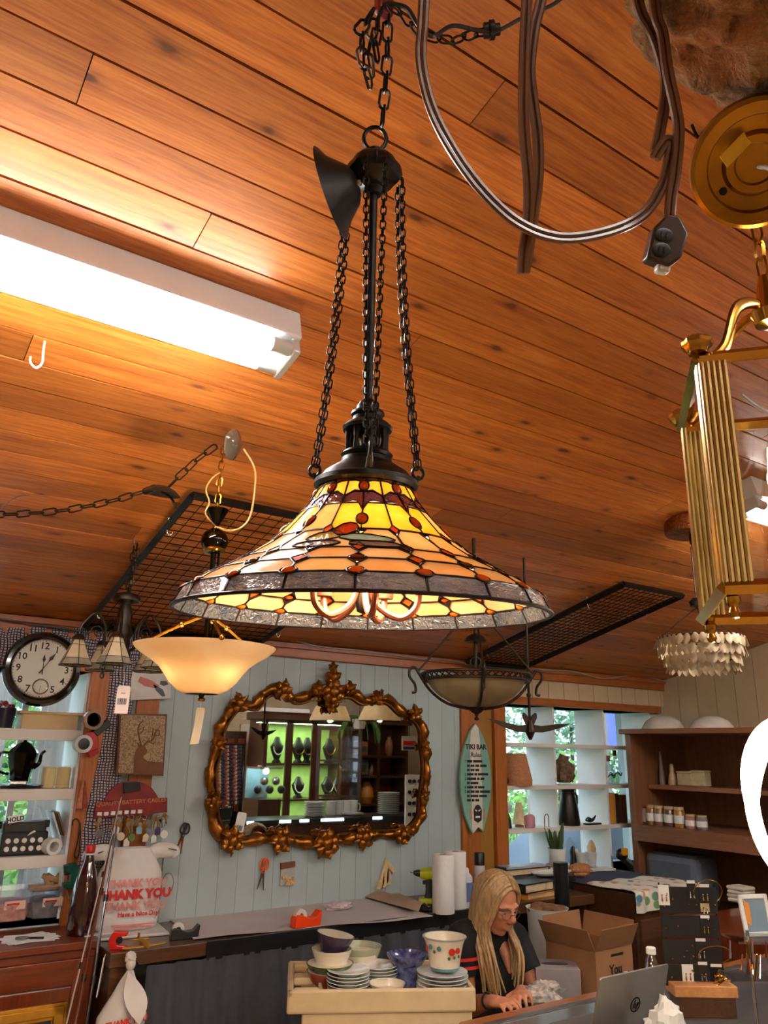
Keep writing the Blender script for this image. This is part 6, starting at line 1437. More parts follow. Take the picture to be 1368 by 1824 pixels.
# ------------------------------------------------------------------ right side: glass counter, boxes, jewellery, hutch
GZ = .85
gct = thing('glass_counter', 'glass-topped display counter with wooden edge at the bottom right', 'counter', (2.8, 1.85, 0))
GY1 = 2.275; GX0 = 1.88; GX1 = 3.75; GY0 = 1.45
CW2 = wood('honey_oak_edge', [(130, 70, 30), (160, 92, 44), (178, 110, 58)], .35, 1, 0, bump=.05, coat=.3)
MB().span((GX0, GY1 - .06, GZ - .05), (GX1, GY1, GZ)).obj('wood_edge', CW2, gct, 0, bev=.006)
MB().span((GX0, GY1 - .085, GZ - .03), (GX1, GY1 - .06, GZ + .004)).obj('metal_edge', mat('brushed_aluminium', (150, 148, 150), .35, .9), gct, 0, bev=.002)
MB().span((GX0, GY0, GZ - .008), (GX1, GY1 - .085, GZ)).obj('glass_top', mat('smoked_glass_top', (96, 94, 96), .12, 0, .05, 4, coat=.4), gct, 0)
MB().span((GX0, GY0, 0), (GX1, GY1 - .06, .30)).obj('plinth', DARKW, gct, 0)
MB().span((2.13, GY1 - .062, .73), (GX0 + .9, GY1 + .16, .76)).obj('work_ledge', DARKW, gct, 0)
MB().span((GX0 + .02, GY1 - .075, .30), (GX1 - .02, GY1 - .062, GZ - .03)).obj('back_panel', DARKW, gct, 0)
for x in (GX0 + .01, GX1 - .03): MB().span((x, GY0 + .01, .30), (x + .02, GY1 - .08, GZ - .008)).obj('side', DARKW, gct, 0)
# laptop, lid toward the viewer
lp = thing('laptop', 'open silver laptop seen from behind its lid on the glass counter', 'laptop', (2.19, 1.9, GZ))
LSV = mat('champagne_silver', (150, 142, 134), .35, .75, .03, 6)
xl, xr = 2.026, 2.351
MB().box(((xl + xr) / 2, 1.845 + .115, GZ + .009), (xr - xl, .225, .014)).obj('base', LSV, lp, 0, bev=.004)
LM2 = frame(((xl + xr) / 2, 1.845, GZ + .016), (1, 0, 0), y=(0, -.055, .196))
MB(LM2).prism([(-.1625, 0), (.1625, 0), (.1625, .198), (.158, .204), (-.158, .204), (-.1625, .198)], -.004, .003).obj('lid', LSV, lp, 0, bev=.0015)
MB(LM2).box((0, .10, -.0046), (.31, .18, .001)).obj('screen', BLACKP, lp, 0)
CHM = mat('mirror_chrome', (60, 58, 56), .05, 1)
lg = MB(LM2 @ Matrix.Translation((.02, .10, .0034)))
lg.tube([(.021 * math.cos(a), .021 * math.sin(a), 0) for a in [2 * math.pi * k / 28 for k in range(28)]], .0022, 5, closed=True)
lg.prism([(-.012, -.010), (-.009, -.010), (.0, .016), (-.003, .016)], 0, .0012); lg.prism([(-.004, -.010), (-.001, -.010), (.003, .004), (.0, .004)], 0, .0012); lg.prism([(.001, -.018), (.004, -.018), (.011, .006), (.008, .006)], 0, .0012); lg.prism([(.010, -.006), (.013, -.006), (.016, .006), (.013, .006)], 0, .0012)
lg.obj('logo', CHM, lp, 0, kind='stuff')
# crumpled newspaper and tissue
NEWS = mat('newsprint', (120, 116, 116), .85, 0, 0, 40, c2=(206, 194, 178))
p = atZ(958, 1788, .765); crumple('newspaper_ball', p + Vector((.02, .0, .030)), .062, NEWS, 'crumpled sheet of newspaper behind the counter edge by the woman\'s hand', 'newspaper', 4, (1.35, .8, .62), .6)
p = atT(1185, 1782, 2.35); crumple('tissue_heap', Vector((p.x, p.y, GZ + .06)), .062, PAPER, 'crumpled white tissue heap behind the laptop', 'tissue', 8, (.9, .8, 1.2), .5)
p = atT(1170, 1800, 2.1); 
# water bottle
p = atT(1163, 1740, 2.55); p.z = GZ; wb = thing('water_bottle', 'clear plastic water bottle with white cap behind the laptop', 'bottle', p)
hB = vz(p, 1687) - GZ
MB().lathe([(0, 0), (.030, 0), (.032, .01), (.032, hB * .55), (.030, hB * .68), (.018, hB * .86), (.013, hB * .90), (.013, hB * .93), (0, hB * .93)], p, n=28).obj('bottle', pane_glass('pet_plastic', (.90, .92, .94, 1), .22, .06), wb)
MB().lathe([(.031, .02), (.0326, .02), (.0326, hB * .55), (.031, hB * .55)], p, n=28).obj('label', mat('blue_white_label', (196, 204, 214), .4), wb)
MB().lathe([(0, hB * .92), (.016, hB * .92), (.016, hB * .99), (.014, hB), (0, hB)], p, n=22).obj('cap', PAPER, wb)
p = atT(1112, 1742, 2.5); MB(frame(p, _r0, y=(0.1, .1, 1))).prism([(-.03, -.10), (.04, -.10), (.012, .02), (0, .018)], 0, .001).obj('white_card', PAPER, ang=0, label='white card corner standing up behind the laptop', cat='card')
# low side table and the boxes on it
st = thing('side_table', 'low dark table behind the counter carrying the cartons', 'table', (3.0, 2.76, 0))
MB().span((2.72, 2.50, .58), (3.40, 3.06, .62)).obj('top', DARKW, st, 0, bev=.003)
for x in (2.76, 3.36):
    for y in (2.52, 3.02): MB().span((x - .02, y - .02, 0), (x + .02, y + .02, .58)).obj('leg', DARKW, st, 0)
CARD = mat('corrugated_cardboard', (150, 104, 66), .8, 0, .08, 10); CARDI = mat('cardboard_inside', (122, 82, 52), .85, 0, .08, 10)
cbx = thing('cardboard_box', 'open brown cardboard carton with raised flaps and printed side', 'box', (3.04, 2.76, .62))
c0 = atT(1052, 1752, 3.55); BMx = Matrix.Translation((c0.x, c0.y, .621)) @ Matrix.Rotation(rad(-86), 4, 'Z'); bw_, bd_, bh_ = .28, .27, .25
for a, b in (((-bw_ / 2, -bd_ / 2, 0), (bw_ / 2, -bd_ / 2 + .004, bh_)), ((-bw_ / 2, bd_ / 2 - .004, 0), (bw_ / 2, bd_ / 2, bh_)), ((-bw_ / 2, -bd_ / 2 + .004, 0), (-bw_ / 2 + .004, bd_ / 2 - .004, bh_)), ((bw_ / 2 - .004, -bd_ / 2 + .004, 0), (bw_ / 2, bd_ / 2 - .004, bh_)), ((-bw_ / 2, -bd_ / 2, 0), (bw_ / 2, bd_ / 2, .004))):
    MB(BMx).span(a, b).obj('wall', CARD, cbx, 0)
for (o_, xa, an, L) in (((0, -bd_ / 2, bh_), (1, 0, 0), 28, bw_), ((0, bd_ / 2, bh_), (-1, 0, 0), 15, bw_), ((bw_ / 2, 0, bh_), (0, 1, 0), 24, bd_), ((-bw_ / 2, 0, bh_), (0, -1, 0), 6, bd_)):
    Mf = BMx @ Matrix.Translation(o_) @ frame((0, 0, 0), xa, z=(0, 0, 1)) @ Matrix.Rotation(rad(an), 4, 'X')
    MB(Mf).span((-L / 2, -.003, 0), (L / 2, 0, .10)).obj('flap', CARD, cbx, 0)
tM_ = BMx @ frame((0, -bd_ / 2 - .001, .17), (1, 0, 0), y=(0, 0, 1)); tM2 = BMx @ frame((bw_ / 2 + .001, 0, .12), (0, 1, 0), y=(0, 0, 1))
for TMx in (tM2,):
    text(MB(), 'You', .055, TMx @ Matrix.Translation((0, .045, 0)), .0008, .03).obj('lettering', INK, cbx, 0); [MB(TMx).box((x_, y_, .0005), (w_, .010, .001)).obj('print_bar', INK, cbx, 0) for x_, y_, w_ in ((.02, .10, .09), (0, .0, .05))]
    MB(TMx).box((.02, -.05, .0005), (.09, .016, .001)).obj('print_bar', INK, cbx, 0)
gb = thing('product_box', 'grey and white product carton in front of the brown box', 'box', (2.74, 2.66, .62))
c1 = atT(990, 1766, 3.42); Mg = Matrix.Translation((c1.x, c1.y, .622)) @ Matrix.Rotation(rad(-38), 4, 'Z')
MB(Mg).box((0, 0, .0925), (.19, .18, .185)).obj('carton', mat('grey_print_card', (150, 140, 140), .5), gb, 0, bev=.002); MB(Mg).box((.0955, 0, .0925), (.001, .178, .183)).obj('white_side', PAPER, gb, 0)
MB(Mg).box((.0965, 0, .14), (.001, .07, .014)).obj('print_bar', INK, gb, 0); MB(Mg).lathe([(0, .1851), (.05, .1851), (.05, .1862), (0, .1862)], (0, 0, 0), n=20, sx=1.2, sy=.5).obj('printed_oval', mat('dark_print', (70, 64, 64), .5), gb)
c2 = atT(978, 1706, 4.0); wbn = thing('waste_bin', 'white plastic bin with brown paper behind the cartons', 'bin', (c2.x, c2.y, .35))
MB().shell([(.085, 0), (.105, .50), (.112, .51)], .004, o=(c2.x, c2.y, .42), n=24).obj('bin', WHITEP, wbn); crumple('paper_fill', Vector((c2.x, c2.y, .90)), .09, CARDI, None, None, 3, (1, 1, .5), .4, wbn)
MB().span((c2.x - .12, c2.y - .12, 0), (c2.x + .12, c2.y + .12, .42)).obj('wooden_crate', DARKW, ang=0, label='dark crate under the white bin', cat='crate')

# --- table end behind the woman: books, albums, oval platter
def stack(px, Y, z, items, name, rz=0.0):
    base = on(px, Y, z); zz = 0.0
    for (w, d, h, c, lab, dx) in items:
        t = thing(name, lab, 'book', base + Vector((dx, 0, zz))); M_ = Matrix.Translation(base + Vector((dx, 0, zz))) @ Matrix.Rotation(rz, 4, 'Z'); cm = mat('cover_%d_%d_%d' % c, c, .4, 0, .1)
        MB(M_).box((0, 0, .003), (w, d, .005)).obj('back_cover', cm, t, 0); MB(M_).box((0, 0, h - .0025), (w, d, .005)).obj('front_cover', cm, t, 0)
        MB(M_).box((-.002, 0, h / 2), (w - .012, d - .012, h - .010)).obj('pages', mat('page_edges', (214, 190, 150), .9), t, 0); MB(M_).box((-w / 2 + .003, 0, h / 2), (.006, d, h)).obj('spine', cm, t, 0)
        zz += h + .0005
stack(937, 3.66, TZ, [(.30, .22, .032, (216, 140, 50), 'orange book at the bottom of the stack behind the woman', .02), (.28, .21, .050, (34, 30, 34), 'thick black book on the orange one', 0)], 'book', rad(8))
stack(925, 3.88, TZ, [(.34, .10, .075, (44, 56, 96), 'dark blue boxed album at the back of the table', .05), (.36, .10, .040, (60, 26, 22), 'maroon album on the blue one', .03), (.34, .10, .012, (176, 184, 200), 'pale blue-white folder on top of the albums', .02)], 'album', 0)
p = on(955, 3.74, TZ) + Vector((.12, 0, 0)); MB().span((p.x - .13, p.y - .06, TZ), (p.x + .17, p.y + .08, TZ + .075)).obj('black_case', BLACKP, ang=0, bev=.006, label='black case under the white oval platter', cat='case')
MB().lathe([(0, .002), (.09, .0), (.15, .014), (.162, .024), (.160, .026), (.145, .018), (.09, .006), (0, .006)], p + Vector((.02, 0, .076)), n=36, sy=.45).obj('oval_platter', CERAMIC, label='white oval platter on the black case by the window', cat='platter')
# lower shelf with storage box under the table end
sh = wt
MB().span((3.2, 3.55, .46), (3.92, 3.95, .485)).obj('low_shelf', DARKW, sh, 0); MB().span((3.18, 3.55, 0), (3.2, 3.95, TZ - .06)).obj('side', DARKW, sh, 0); MB().span((3.92, 3.55, 0), (3.94, 3.95, TZ - .06)).obj('side', DARKW, sh, 0)
MB().span((3.2, 3.93, 0), (3.92, 3.95, TZ - .06)).obj('back', DARKW, sh, 0)
p = on(945, 3.66, .485); sbx = thing('storage_bin', 'translucent grey storage bin with red things on the low shelf', 'bin', p)
MB().lathe([(.13, 0), (.155, .16), (.16, .17), (.15, .17), (.125, .006), (0, .006)], p, Matrix.Rotation(math.pi / 4, 3, 'Z'), 4, sx=1.0, sy=.8).obj('bin', mat('grey_translucent', (92, 98, 104), .35), sbx, 20)
for k in range(6): MB().ball(p + Vector((.02 * k - .05, .01 * (-1) ** k, .17)), (.028, .022, .022), 9, 6).obj('red_object', mat('brick_red_toy', (150, 62, 46), .6), sbx)
p = on(955, 3.28, 0); gdv = thing('dark_machine', 'dark green-grey machine on the floor beside the woman', 'machine', (p.x, p.y, 0)); q = atT(945, 1742, 4.35)
MB().box((q.x, q.y, q.z / 2), (.22, .25, q.z)).obj('body', mat('dark_green_grey', (50, 58, 54), .5), gdv, 0, bev=.03); MB().box((q.x, q.y, q.z + .004), (.12, .06, .02)).obj('top_plate', mat('light_grey_plastic', (150, 150, 144), .5), gdv, 0, bev=.008)
MB(frame(atT(926, 1748, 4.16), _r0, y=(0, 0, 1))).box((0, 0, 0), (.035, .035, .004)).obj('label', PAPER, gdv, 0, bev=.002)

# --- black tube, plant stand, covered tables
tp_ = atT(998, 1540, 4.35); MB().tube([atT(998, 1536, 4.35), Vector((tp_.x, tp_.y, .0))], .041, 20).obj('black_tube', mat('gloss_black_tube', (22, 24, 28), .25), label='tall black tube standing before the window', cat='tube')
p = on(993, 3.97, 0); ztp = vz((4.16, 3.90), 1538)
pstp = on(993, 3.90, ztp); psd = thing('plant_stand', 'little pink wooden stand under the snake plant', 'stand', Vector((pstp.x, pstp.y, .931)))
PKW = mat('pink_wood', (186, 128, 108), .6)
MB().lathe([(0, -.012), (.075, -.012), (.078, -.006), (.075, 0), (0, 0)], pstp, n=24).obj('seat', PKW, psd)
for a in (45, 135, 225, 315): MB().tube([pstp + Vector((.05 * math.cos(rad(a)), .05 * math.sin(rad(a)), -.01)), Vector((pstp.x + .065 * math.cos(rad(a)), pstp.y + .065 * math.sin(rad(a)), .952))], .008, 8).obj('leg', PKW, psd)
pl = thing('snake_plant', 'potted snake plant in a white pot on the pink stand', 'potted plant', pstp)
hP = vz(pstp, 1511) - pstp.z; MB().lathe([(0, 0), (.052, 0), (.055, .004), (.060, hP), (.054, hP), (.052, hP - .008), (0, hP - .01)], pstp, n=28).obj('pot', CERAMIC, pl)
for k in range(7):
    a = k * 2.4; L = (.12 + .05 * ((k * 7) % 3) / 2); e = Vector((math.cos(a), math.sin(a), 0)); b0 = pstp + e * (.02 + .003 * k) + Vector((0, 0, hP - .01)); M_ = frame(b0, Vector((-e.y, e.x, 0)), y=Vector((0, 0, 1)) + e * .25 - _r0 * .15)
    MB(M_).prism([(-.012, 0), (.012, 0), (.016, L * .45), (.010, L * .85), (0, L), (-.010, L * .85), (-.016, L * .45)], -.0025, .0025).obj('leaf', mat('snake_leaf', (70, 94, 54), .5, 0, .3, 24, stretch=(1, 1, 3)), pl, bev=.001)
TBL = thing('covered_table', 'dark chest with navy cloth and flowered tablecloth right of the black tube', 'chest', (4.3, 3.5, 0))
MB().span((3.975, 3.22, 0), (4.66, 3.88, .935)).obj('chest', DARKW, TBL, 0, bev=.004); MB().span((4.0, 3.205, .1), (4.6, 3.222, .80)).obj('drawer_front', wood('umber_drawer', [(70, 40, 24), (88, 54, 34), (100, 64, 42)], .4, 1, 0, coat=.2), TBL, 0, bev=.004)
MB().thick(lambda u, v: Vector((3.965 + .70 * u, 3.50 + .41 * v, .944 + .004 * math.sin(u * 12))), 20, 6, .004).obj('navy_cloth', mat('navy_cloth', (52, 54, 74), .9), TBL, 80)
FLOR = None
def florals():
    t = NT('flowered_cloth'); v = t.coords((1, 1, 1), False); vo = t.n('ShaderNodeTexVoronoi'); vo.inputs['Scale'].default_value = 15; t.l(v, vo.inputs['Vector'])
    msk = t.ramp(vo.outputs['Distance'], [(.32, (1, 1, 1, 1)), (.42, (0, 0, 0, 1))]); sep = t.n('ShaderNodeSeparateColor'); t.l(vo.outputs['Color'], sep.inputs[0])
    pal = t.ramp(sep.outputs[0], [(.0, lin((70, 130, 120))), (.3, lin((196, 110, 80))), (.5, lin((224, 160, 110))), (.72, lin((70, 120, 140))), (.95, lin((110, 140, 90)))])
    t.l(t.mix(msk, lin((222, 212, 196)), pal), t.b.inputs['Base Color']); t.b.inputs['Roughness'].default_value = .85; return t.m
FLOR = florals()
def clothf(u, v):
    x = 3.955 + .62 * u; s = -.075 + .475 * v
    if s < 0: return Vector((x, 3.195 - .012 * math.sin(u * 26) , .952 + s * (1 + .25 * math.sin(u * 5 + 1)) * 1.2))
    return Vector((x, 3.20 + s * .9, .953 + .005 * math.sin(u * 17 + v * 6)))
MB().thick(clothf, 36, 20, .003).obj('flowered_tablecloth', FLOR, ang=80, label='white tablecloth with red and teal flowers hanging over the chest', cat='tablecloth')
# --- brown dresser further right (behind the jewellery)
MB().span((3.85, 2.30, 0), (4.70, 2.95, .86)).obj('dresser', REDWV, ang=0, bev=.005, label='plain reddish brown dresser behind the earring rack', cat='dresser')
# --- hutch against the right wall
HX = 4.78; hy0, hy1 = 2.55, 3.86; hz = 1.845
hu = thing('open_hutch', 'tall open brown hutch with jars against the right wall', 'hutch', (5.0, 3.2, 0))
HUT = wood('hutch_brown', [(112, 70, 44), (136, 88, 58), (150, 100, 68)], .45, 1, 1, bump=.04); HUTZ = wood('hutch_brown_upright', [(112, 70, 44), (136, 88, 58), (150, 100, 68)], .45, 1, 2, bump=.04)
MB().span((HX - .03, hy0 - .03, hz), (5.43, hy1 + .03, hz + .035)).obj('cornice', HUT, hu, 0, bev=.006)
for y in (hy0, hy1 - .05): MB().span((HX, y, 0), (5.43, y + .05, hz)).obj('side', HUTZ, hu, 0, bev=.004)
MB().span((5.40, hy0, 0), (5.43, hy1, hz)).obj('back', HUTZ, hu, 0)
for z, d in ((1.235, .0), (1.50, .16)): MB().span((HX + d, hy0 + .05, z - .03), (5.40, hy1 - .05, z)).obj('shelf', HUT, hu, 0, bev=.003)
MB().span((HX - .012, hy0 + .03, 1.13), (HX + .012, hy1 - .03, 1.235)).obj('apron', HUT, hu, 0, bev=.004)
MB().span((HX, hy0 + .05, .70), (5.40, hy1 - .05, .73)).obj('shelf', HUT, hu, 0); MB().span((HX, hy0 + .05, .0), (HX + .02, hy1 - .05, .70)).obj('lower_door', HUTZ, hu, 0, bev=.004)
def onH(px, X, z):
    lo, hi = 0.5, 4.2
    for _ in range(40):
        mid = (lo + hi) / 2
        if proj((X, mid, z))[0] > px: lo = mid
        else: hi = mid
    return Vector((X, lo, z))
JG = mat('jar_amber_fill', (150, 104, 60), .3, coat=.4); LIDM = mat('tan_jar_lid', (206, 176, 130), .4, .3)
jars = [(1162, 'left jar with pale lid on the hutch shelf', (150, 110, 70)), (1176, 'second jar with pale lid on the hutch shelf', (140, 100, 66)), (1194, 'dark jar with gold lid on the hutch shelf', (96, 76, 66)), (1212, 'amber jar with cream label on the hutch shelf', (176, 128, 70)), (1232, 'short rosy jar on the hutch shelf', (176, 124, 104)), (1252, 'grey-blue jar at the right of the hutch shelf', (130, 130, 136))]
for px, lab, c in jars:
    p = onH(px, HX + .10, 1.2355); h = .13 if px < 1225 else .09; j = thing('glass_jar', lab, 'jar', p, 'jars on the hutch shelf')
    MB().lathe([(0, 0), (.034, 0), (.037, .006), (.037, h * .78), (.030, h * .86), (0, h * .86)], p, n=22).obj('jar', mat('jar_%d' % px, c, .2, 0, .15, 20, coat=.5), j); MB().lathe([(0, h * .86), (.032, h * .86), (.032, h), (0, h)], p, n=22).obj('lid', LIDM, j)
    MB().lathe([(.0374, h * .2), (.0378, h * .2), (.0378, h * .6), (.0374, h * .6)], p, n=14, a0=rad(130), a1=rad(270)).obj('label', PAPER, j)
p = onH(1147, HX + .08, 1.2355); sf = thing('framed_photo', 'small dark framed photo at the left end of the hutch shelf', 'picture', p); Mf = frame(p + Vector((0, 0, .06)), (0, -1, 0), y=(.12, 0, 1))
MB(Mf).box((0, 0, 0), (.085, .115, .012)).obj('frame', DARKW, sf, 0, bev=.003); MB(Mf).box((0, 0, .0065), (.058, .088, .002)).obj('photo', mat('pale_photo', (176, 166, 156), .5), sf, 0)
for px, w, h, c, lab, kd in ((1199, .03, .13, (206, 176, 140), 'cream figurine on the upper hutch shelf', 'lathe'), (1226, .12, .10, (196, 174, 130), 'left cream ceramic box on the upper hutch shelf', 'box'), (1250, .11, .11, (200, 180, 140), 'right cream ceramic box on the upper hutch shelf', 'box'), (1180, .018, .22, (150, 130, 116), 'slim tall bottle on the upper hutch shelf', 'lathe')):
    p = onH(px, HX + .26, 1.5005); cm = mat('shelf_item_%d' % px, c, .35, 0, .15, 20)
    t = thing('shelf_ornament', lab, 'ornament', p)
    if kd == 'box': MB().box(p + Vector((0, 0, h * .42)), (w * .7, w, h * .84)).obj('box_body', cm, t, 0, bev=.008); MB().box(p + Vector((0, 0, h * .9)), (w * .75, w * 1.05, h * .14)).obj('box_lid', cm, t, 0, bev=.006)
    else: MB().lathe([(0, 0), (w, 0), (w * 1.1, h * .1), (w * .8, h * .5), (w * .5, h * .7), (w * .6, h * .8), (w * .4, h), (0, h)], p, n=18).obj('body', cm, t); MB().ball(p + Vector((0, 0, h)), w * .5, 10, 7).obj('head', cm, t)
p = onH(1200, HX + .12, .7305); MB().box(p + Vector((.05, -.05, .17)), (.26, .42, .33)).obj('blue_grey_case', mat('blue_grey_case', (104, 112, 124), .5), ang=0, bev=.05, label='rounded blue-grey case in the lower bay of the hutch', cat='case')
# glass bowls shades and box on top of the hutch
for px, r, h, lab in ((1182, .155, .10, 'upturned milky glass bowl on top of the hutch'), (1268, .15, .09, 'second upturned milky bowl on the hutch, near the right edge')):
    p = onH(px, HX + .22, hz + .0355); MB().lathe([(r, 0), (r * .98, .01), (r * .78, h * .6), (r * .4, h * .95), (0, h), (0, h - .006), (r * .38, h * .9), (r * .74, h * .55), (r * .95, 0), (r, 0)], p, n=32).obj('milky_bowl', mat('milky_glass', (214, 206, 192), .25, coat=.3), label=lab, cat='bowl')
# --- cabinet / crates beyond: folded towels pile
tw = atZ(1322, 1606, .861)
for k in range(4): MB().box(tw + Vector((0, 0, .011 + .022 * k)), (.13 - .004 * k, .12, .021), Matrix.Rotation(.1 * (-1) ** k, 3, 'Z')).obj('folded_towel', mat('cream_towel', (214, 204, 184), .95, 0, .08, 60, .3), ang=0, bev=.008, label=['cream folded towel, lowest of the pile', 'cream folded towel, second of the pile', 'cream folded towel, third of the pile', 'cream folded towel, topmost of the pile'][k], cat='towel', group='folded towels')

# --- earring rack on a wooden foot
er = thing('earring_rack', 'dark four-tier earring display rack on a light wooden foot', 'display rack', atT(1250, 1765, 2.7))
ebase = atT(1250, 1770, 2.7); ez0 = ebase.z; EM = frame(ebase, _r0, z=(0, 0, 1)); es = 2.7 / F_PX
MB(EM).span((-56 * es, -.05, -.0), (55 * es, .05, .035)).obj('foot', wood('pale_pine_foot', [(196, 128, 70), (214, 150, 92), (224, 164, 106)], .45, 1, 0), er, 0, bev=.003)
if ez0 > GZ: MB(EM).span((-50 * es, -.045, GZ - ez0 + .001), (50 * es, .045, -.0005)).obj('foot_block', DARKW, er, 0)
DK = mat('dark_display_felt', (34, 28, 26), .9)
for x in (-58, 44): MB(EM).tube([(x * es, .02, .035), (x * es, .02, 178 * es)], .003, 6).obj('post', IRON, er)
tiers = [(128, 172, 0), (88, 124, 0), (46, 84, 0), (10, 44, .0)]
for z0, z1, _ in tiers: MB(EM).span((-60 * es, .012, z0 * es), (46 * es, .018, z1 * es)).obj('tier_panel', DK, er, 0)
cards = [(-52, 158, 20, 34, PAPER, 'white earring card at the top left of the earring rack'), (0, 164, 16, 30, DK, None), (24, 160, 20, 26, DK, None), (22, 138, 16, 14, mat('tan_card', (196, 170, 120), .7), 'small tan card low on the top tier'), (20, 106, 18, 30, DK, None), (8, 66, 20, 34, DK, None), (-20, 30, 20, 30, PAPER, 'white earring card standing at the bottom of the rack'), (8, 30, 18, 30, DK, None), (32, 28, 22, 28, BLACKP, None)]
for k, (x, z, w, h, ma, lab) in enumerate(cards):
    M_ = EM @ Matrix.Translation((x * es, .010, z * es)); 
    if lab: t = thing('earring_card', lab, 'card', M_ @ Vector((0, 0, -h * es / 2)))
    else: t = er
    MB(M_).box((0, 0, 0), (w * es, .002, h * es)).obj('card', ma, t, 0)
    if not lab: MB(M_).box((0, -.001, (h / 2 + 2) * es), (w * es * .9, .003, 5 * es)).obj('price_strip', PAPER, er, 0)
    for s in (-1, 1):
        MB(M_).ball((s * w * .2 * es, -.004, 0), .0030, 8, 6).obj('stud', STEEL if ma is not PAPER else BRASS, t); MB(M_).lathe([(0, -.018), (.003, -.014), (.0012, 0), (0, 0)], (s * w * .2 * es, -.004, -.004), n=8).obj('drop', STEEL if k % 2 else BRASS_D, t)
rr = random.Random(6)
for k in range(26):
    tz = rr.choice((150, 108, 66, 26)); x = rr.uniform(-55, 42); MB(EM).ball((x * es, .008, (tz + rr.uniform(-14, 14)) * es), rr.uniform(.002, .004), 8, 6).obj('earring', rr.choice((STEEL, BRASS_D, COPPER)), er)
for (cx, cz, r, tlt) in ((28, 165, 26, .3), (30, 62, 30, .9)):
    M_ = EM @ Matrix.Translation((cx * es, .0, cz * es)); MB(M_).tube([(r * es * math.cos(a), -.02 * math.sin(a), r * es * math.sin(a) * (1 - tlt * .5)) for a in [2 * math.pi * k / 30 for k in range(30)]], .0018, 5, closed=True).obj('hoop_bangle', BRASS, er)
gx = thing('gold_bangles', 'pile of shiny gold bangles on the wooden foot of the rack', 'bangles', EM @ Vector((30 * es, -.02, .035)))
for k in range(5): MB(EM).tube([((28 + 3 * k) * es + .022 * math.cos(a), -.02 + .014 * math.sin(a), .040 + .006 * k + .012 * math.cos(a + k)) for a in [2 * math.pi * q / 20 for q in range(20)]], .002, 5, closed=True).obj('bangle', BRASS, gx)
# white frame standing at the right edge
fw = atT(1346, 1630, 2.4); fm = frame(fw, _r0 + Vector((0, 0, .05)), y=Vector((0, 0, 1)) - _r0 * .2 + _f * .15); wf = thing('framed_print', 'white picture frame with a blue and orange print at the right edge', 'picture', fw - Vector((0, 0, .07)))
for a, b in (((-.045, -.058), (.045, -.045)), ((-.045, .045), (.045, .058)), ((-.045, -.058), (-.033, .058)), ((.033, -.058), (.045, .058))): MB(fm).span((*a, -.006), (*b, .006)).obj('frame_bar', WHITEP, wf, 0, bev=.002)
MB(fm).box((0, 0, -.001), (.068, .092, .003)).obj('print', mat('blue_print_field', (116, 140, 160), .5), wf, 0); MB(fm).prism([(-.032, -.02), (-.018, -.03), (-.014, .03), (-.03, .044)], .001, .0022).obj('print_figure', mat('orange_print_patch', (214, 140, 60), .5), wf, 0)
# glass stand with dangling chains under it
gs = thing('necklace_stand', 'glass and wire necklace stand full of dangling jewellery at the right', 'jewellery stand', atT(1335, 1770, 2.3))
for y, w in ((1672, 70), (1740, 80)): q = atT(1345, y, 2.3); MB(frame(q, _r0, z=(0, 0, 1))).box((0, 0, 0), (w * 2.3 / F_PX * 1.3, .12, .006)).obj('shelf', pane_glass('shelf_glass', (.86, .9, .92, 1), .2), gs, 0)
q = atT(1345, 1790, 2.3); MB().cyl((q.x, q.y, GZ), (q.x, q.y, atT(1345, 1665, 2.3).z), .005).obj('post', STEEL, gs); MB().lathe([(0, 0), (.06, 0), (.06, .008), (0, .012)], (q.x, q.y, GZ), n=24).obj('base', STEEL, gs)
for k in range(16):
    x = rr.uniform(1298, 1366); y0 = rr.choice((1676, 1700, 1722)); a = atT(x, y0, 2.26 + rr.uniform(-.04, .04)); b = atT(x + rr.uniform(-3, 3), y0 + rr.uniform(25, 45), 2.26)
    MB().tube([a, a.lerp(b, .5), b], [.0022, .0028, .004], 6).obj('pendant', rr.choice((STEEL, BRASS_D, COPPER, mat('rose_bead', (176, 120, 116), .3))), gs)
# black tray in the foreground and cards on it
p = atT(1255, 1805, 2.05); tr = thing('black_tray', 'black jewellery tray with cards at the bottom right', 'tray', Vector((p.x, p.y, GZ)))
TM = frame(Vector((p.x, p.y, GZ + .001)), _r0, z=(0, 0, 1)); MB(TM).span((-.10, -.09, 0), (.16, .09, .02)).obj('tray', DK, tr, 0, bev=.003)
for x, y, w, ma in ((-.055, .0, .05, mat('taupe_card', (150, 130, 110), .7)), (.01, -.02, .05, DK)): 
    Mq = TM @ Matrix.Translation((x, y, .022)) @ Matrix.Rotation(rad(60), 4, 'X'); MB(Mq).box((0, .04, 0), (w, .08, .0015)).obj('card', ma, tr, 0)
    for s in (-1, 1): MB(Mq).ball((s * .01, .045, .004), .0035, 8, 6).obj('earring', STEEL, tr)
p = atT(1318, 1822, 2.0); crumple('rope_bundle', Vector((p.x, p.y, GZ + .04)), .045, mat('straw_rope', (196, 176, 140), .9, 0, .2, 50), 'straw coloured bundle at the bottom right corner', 'bundle', 6, (1.2, 1, .9), .3)

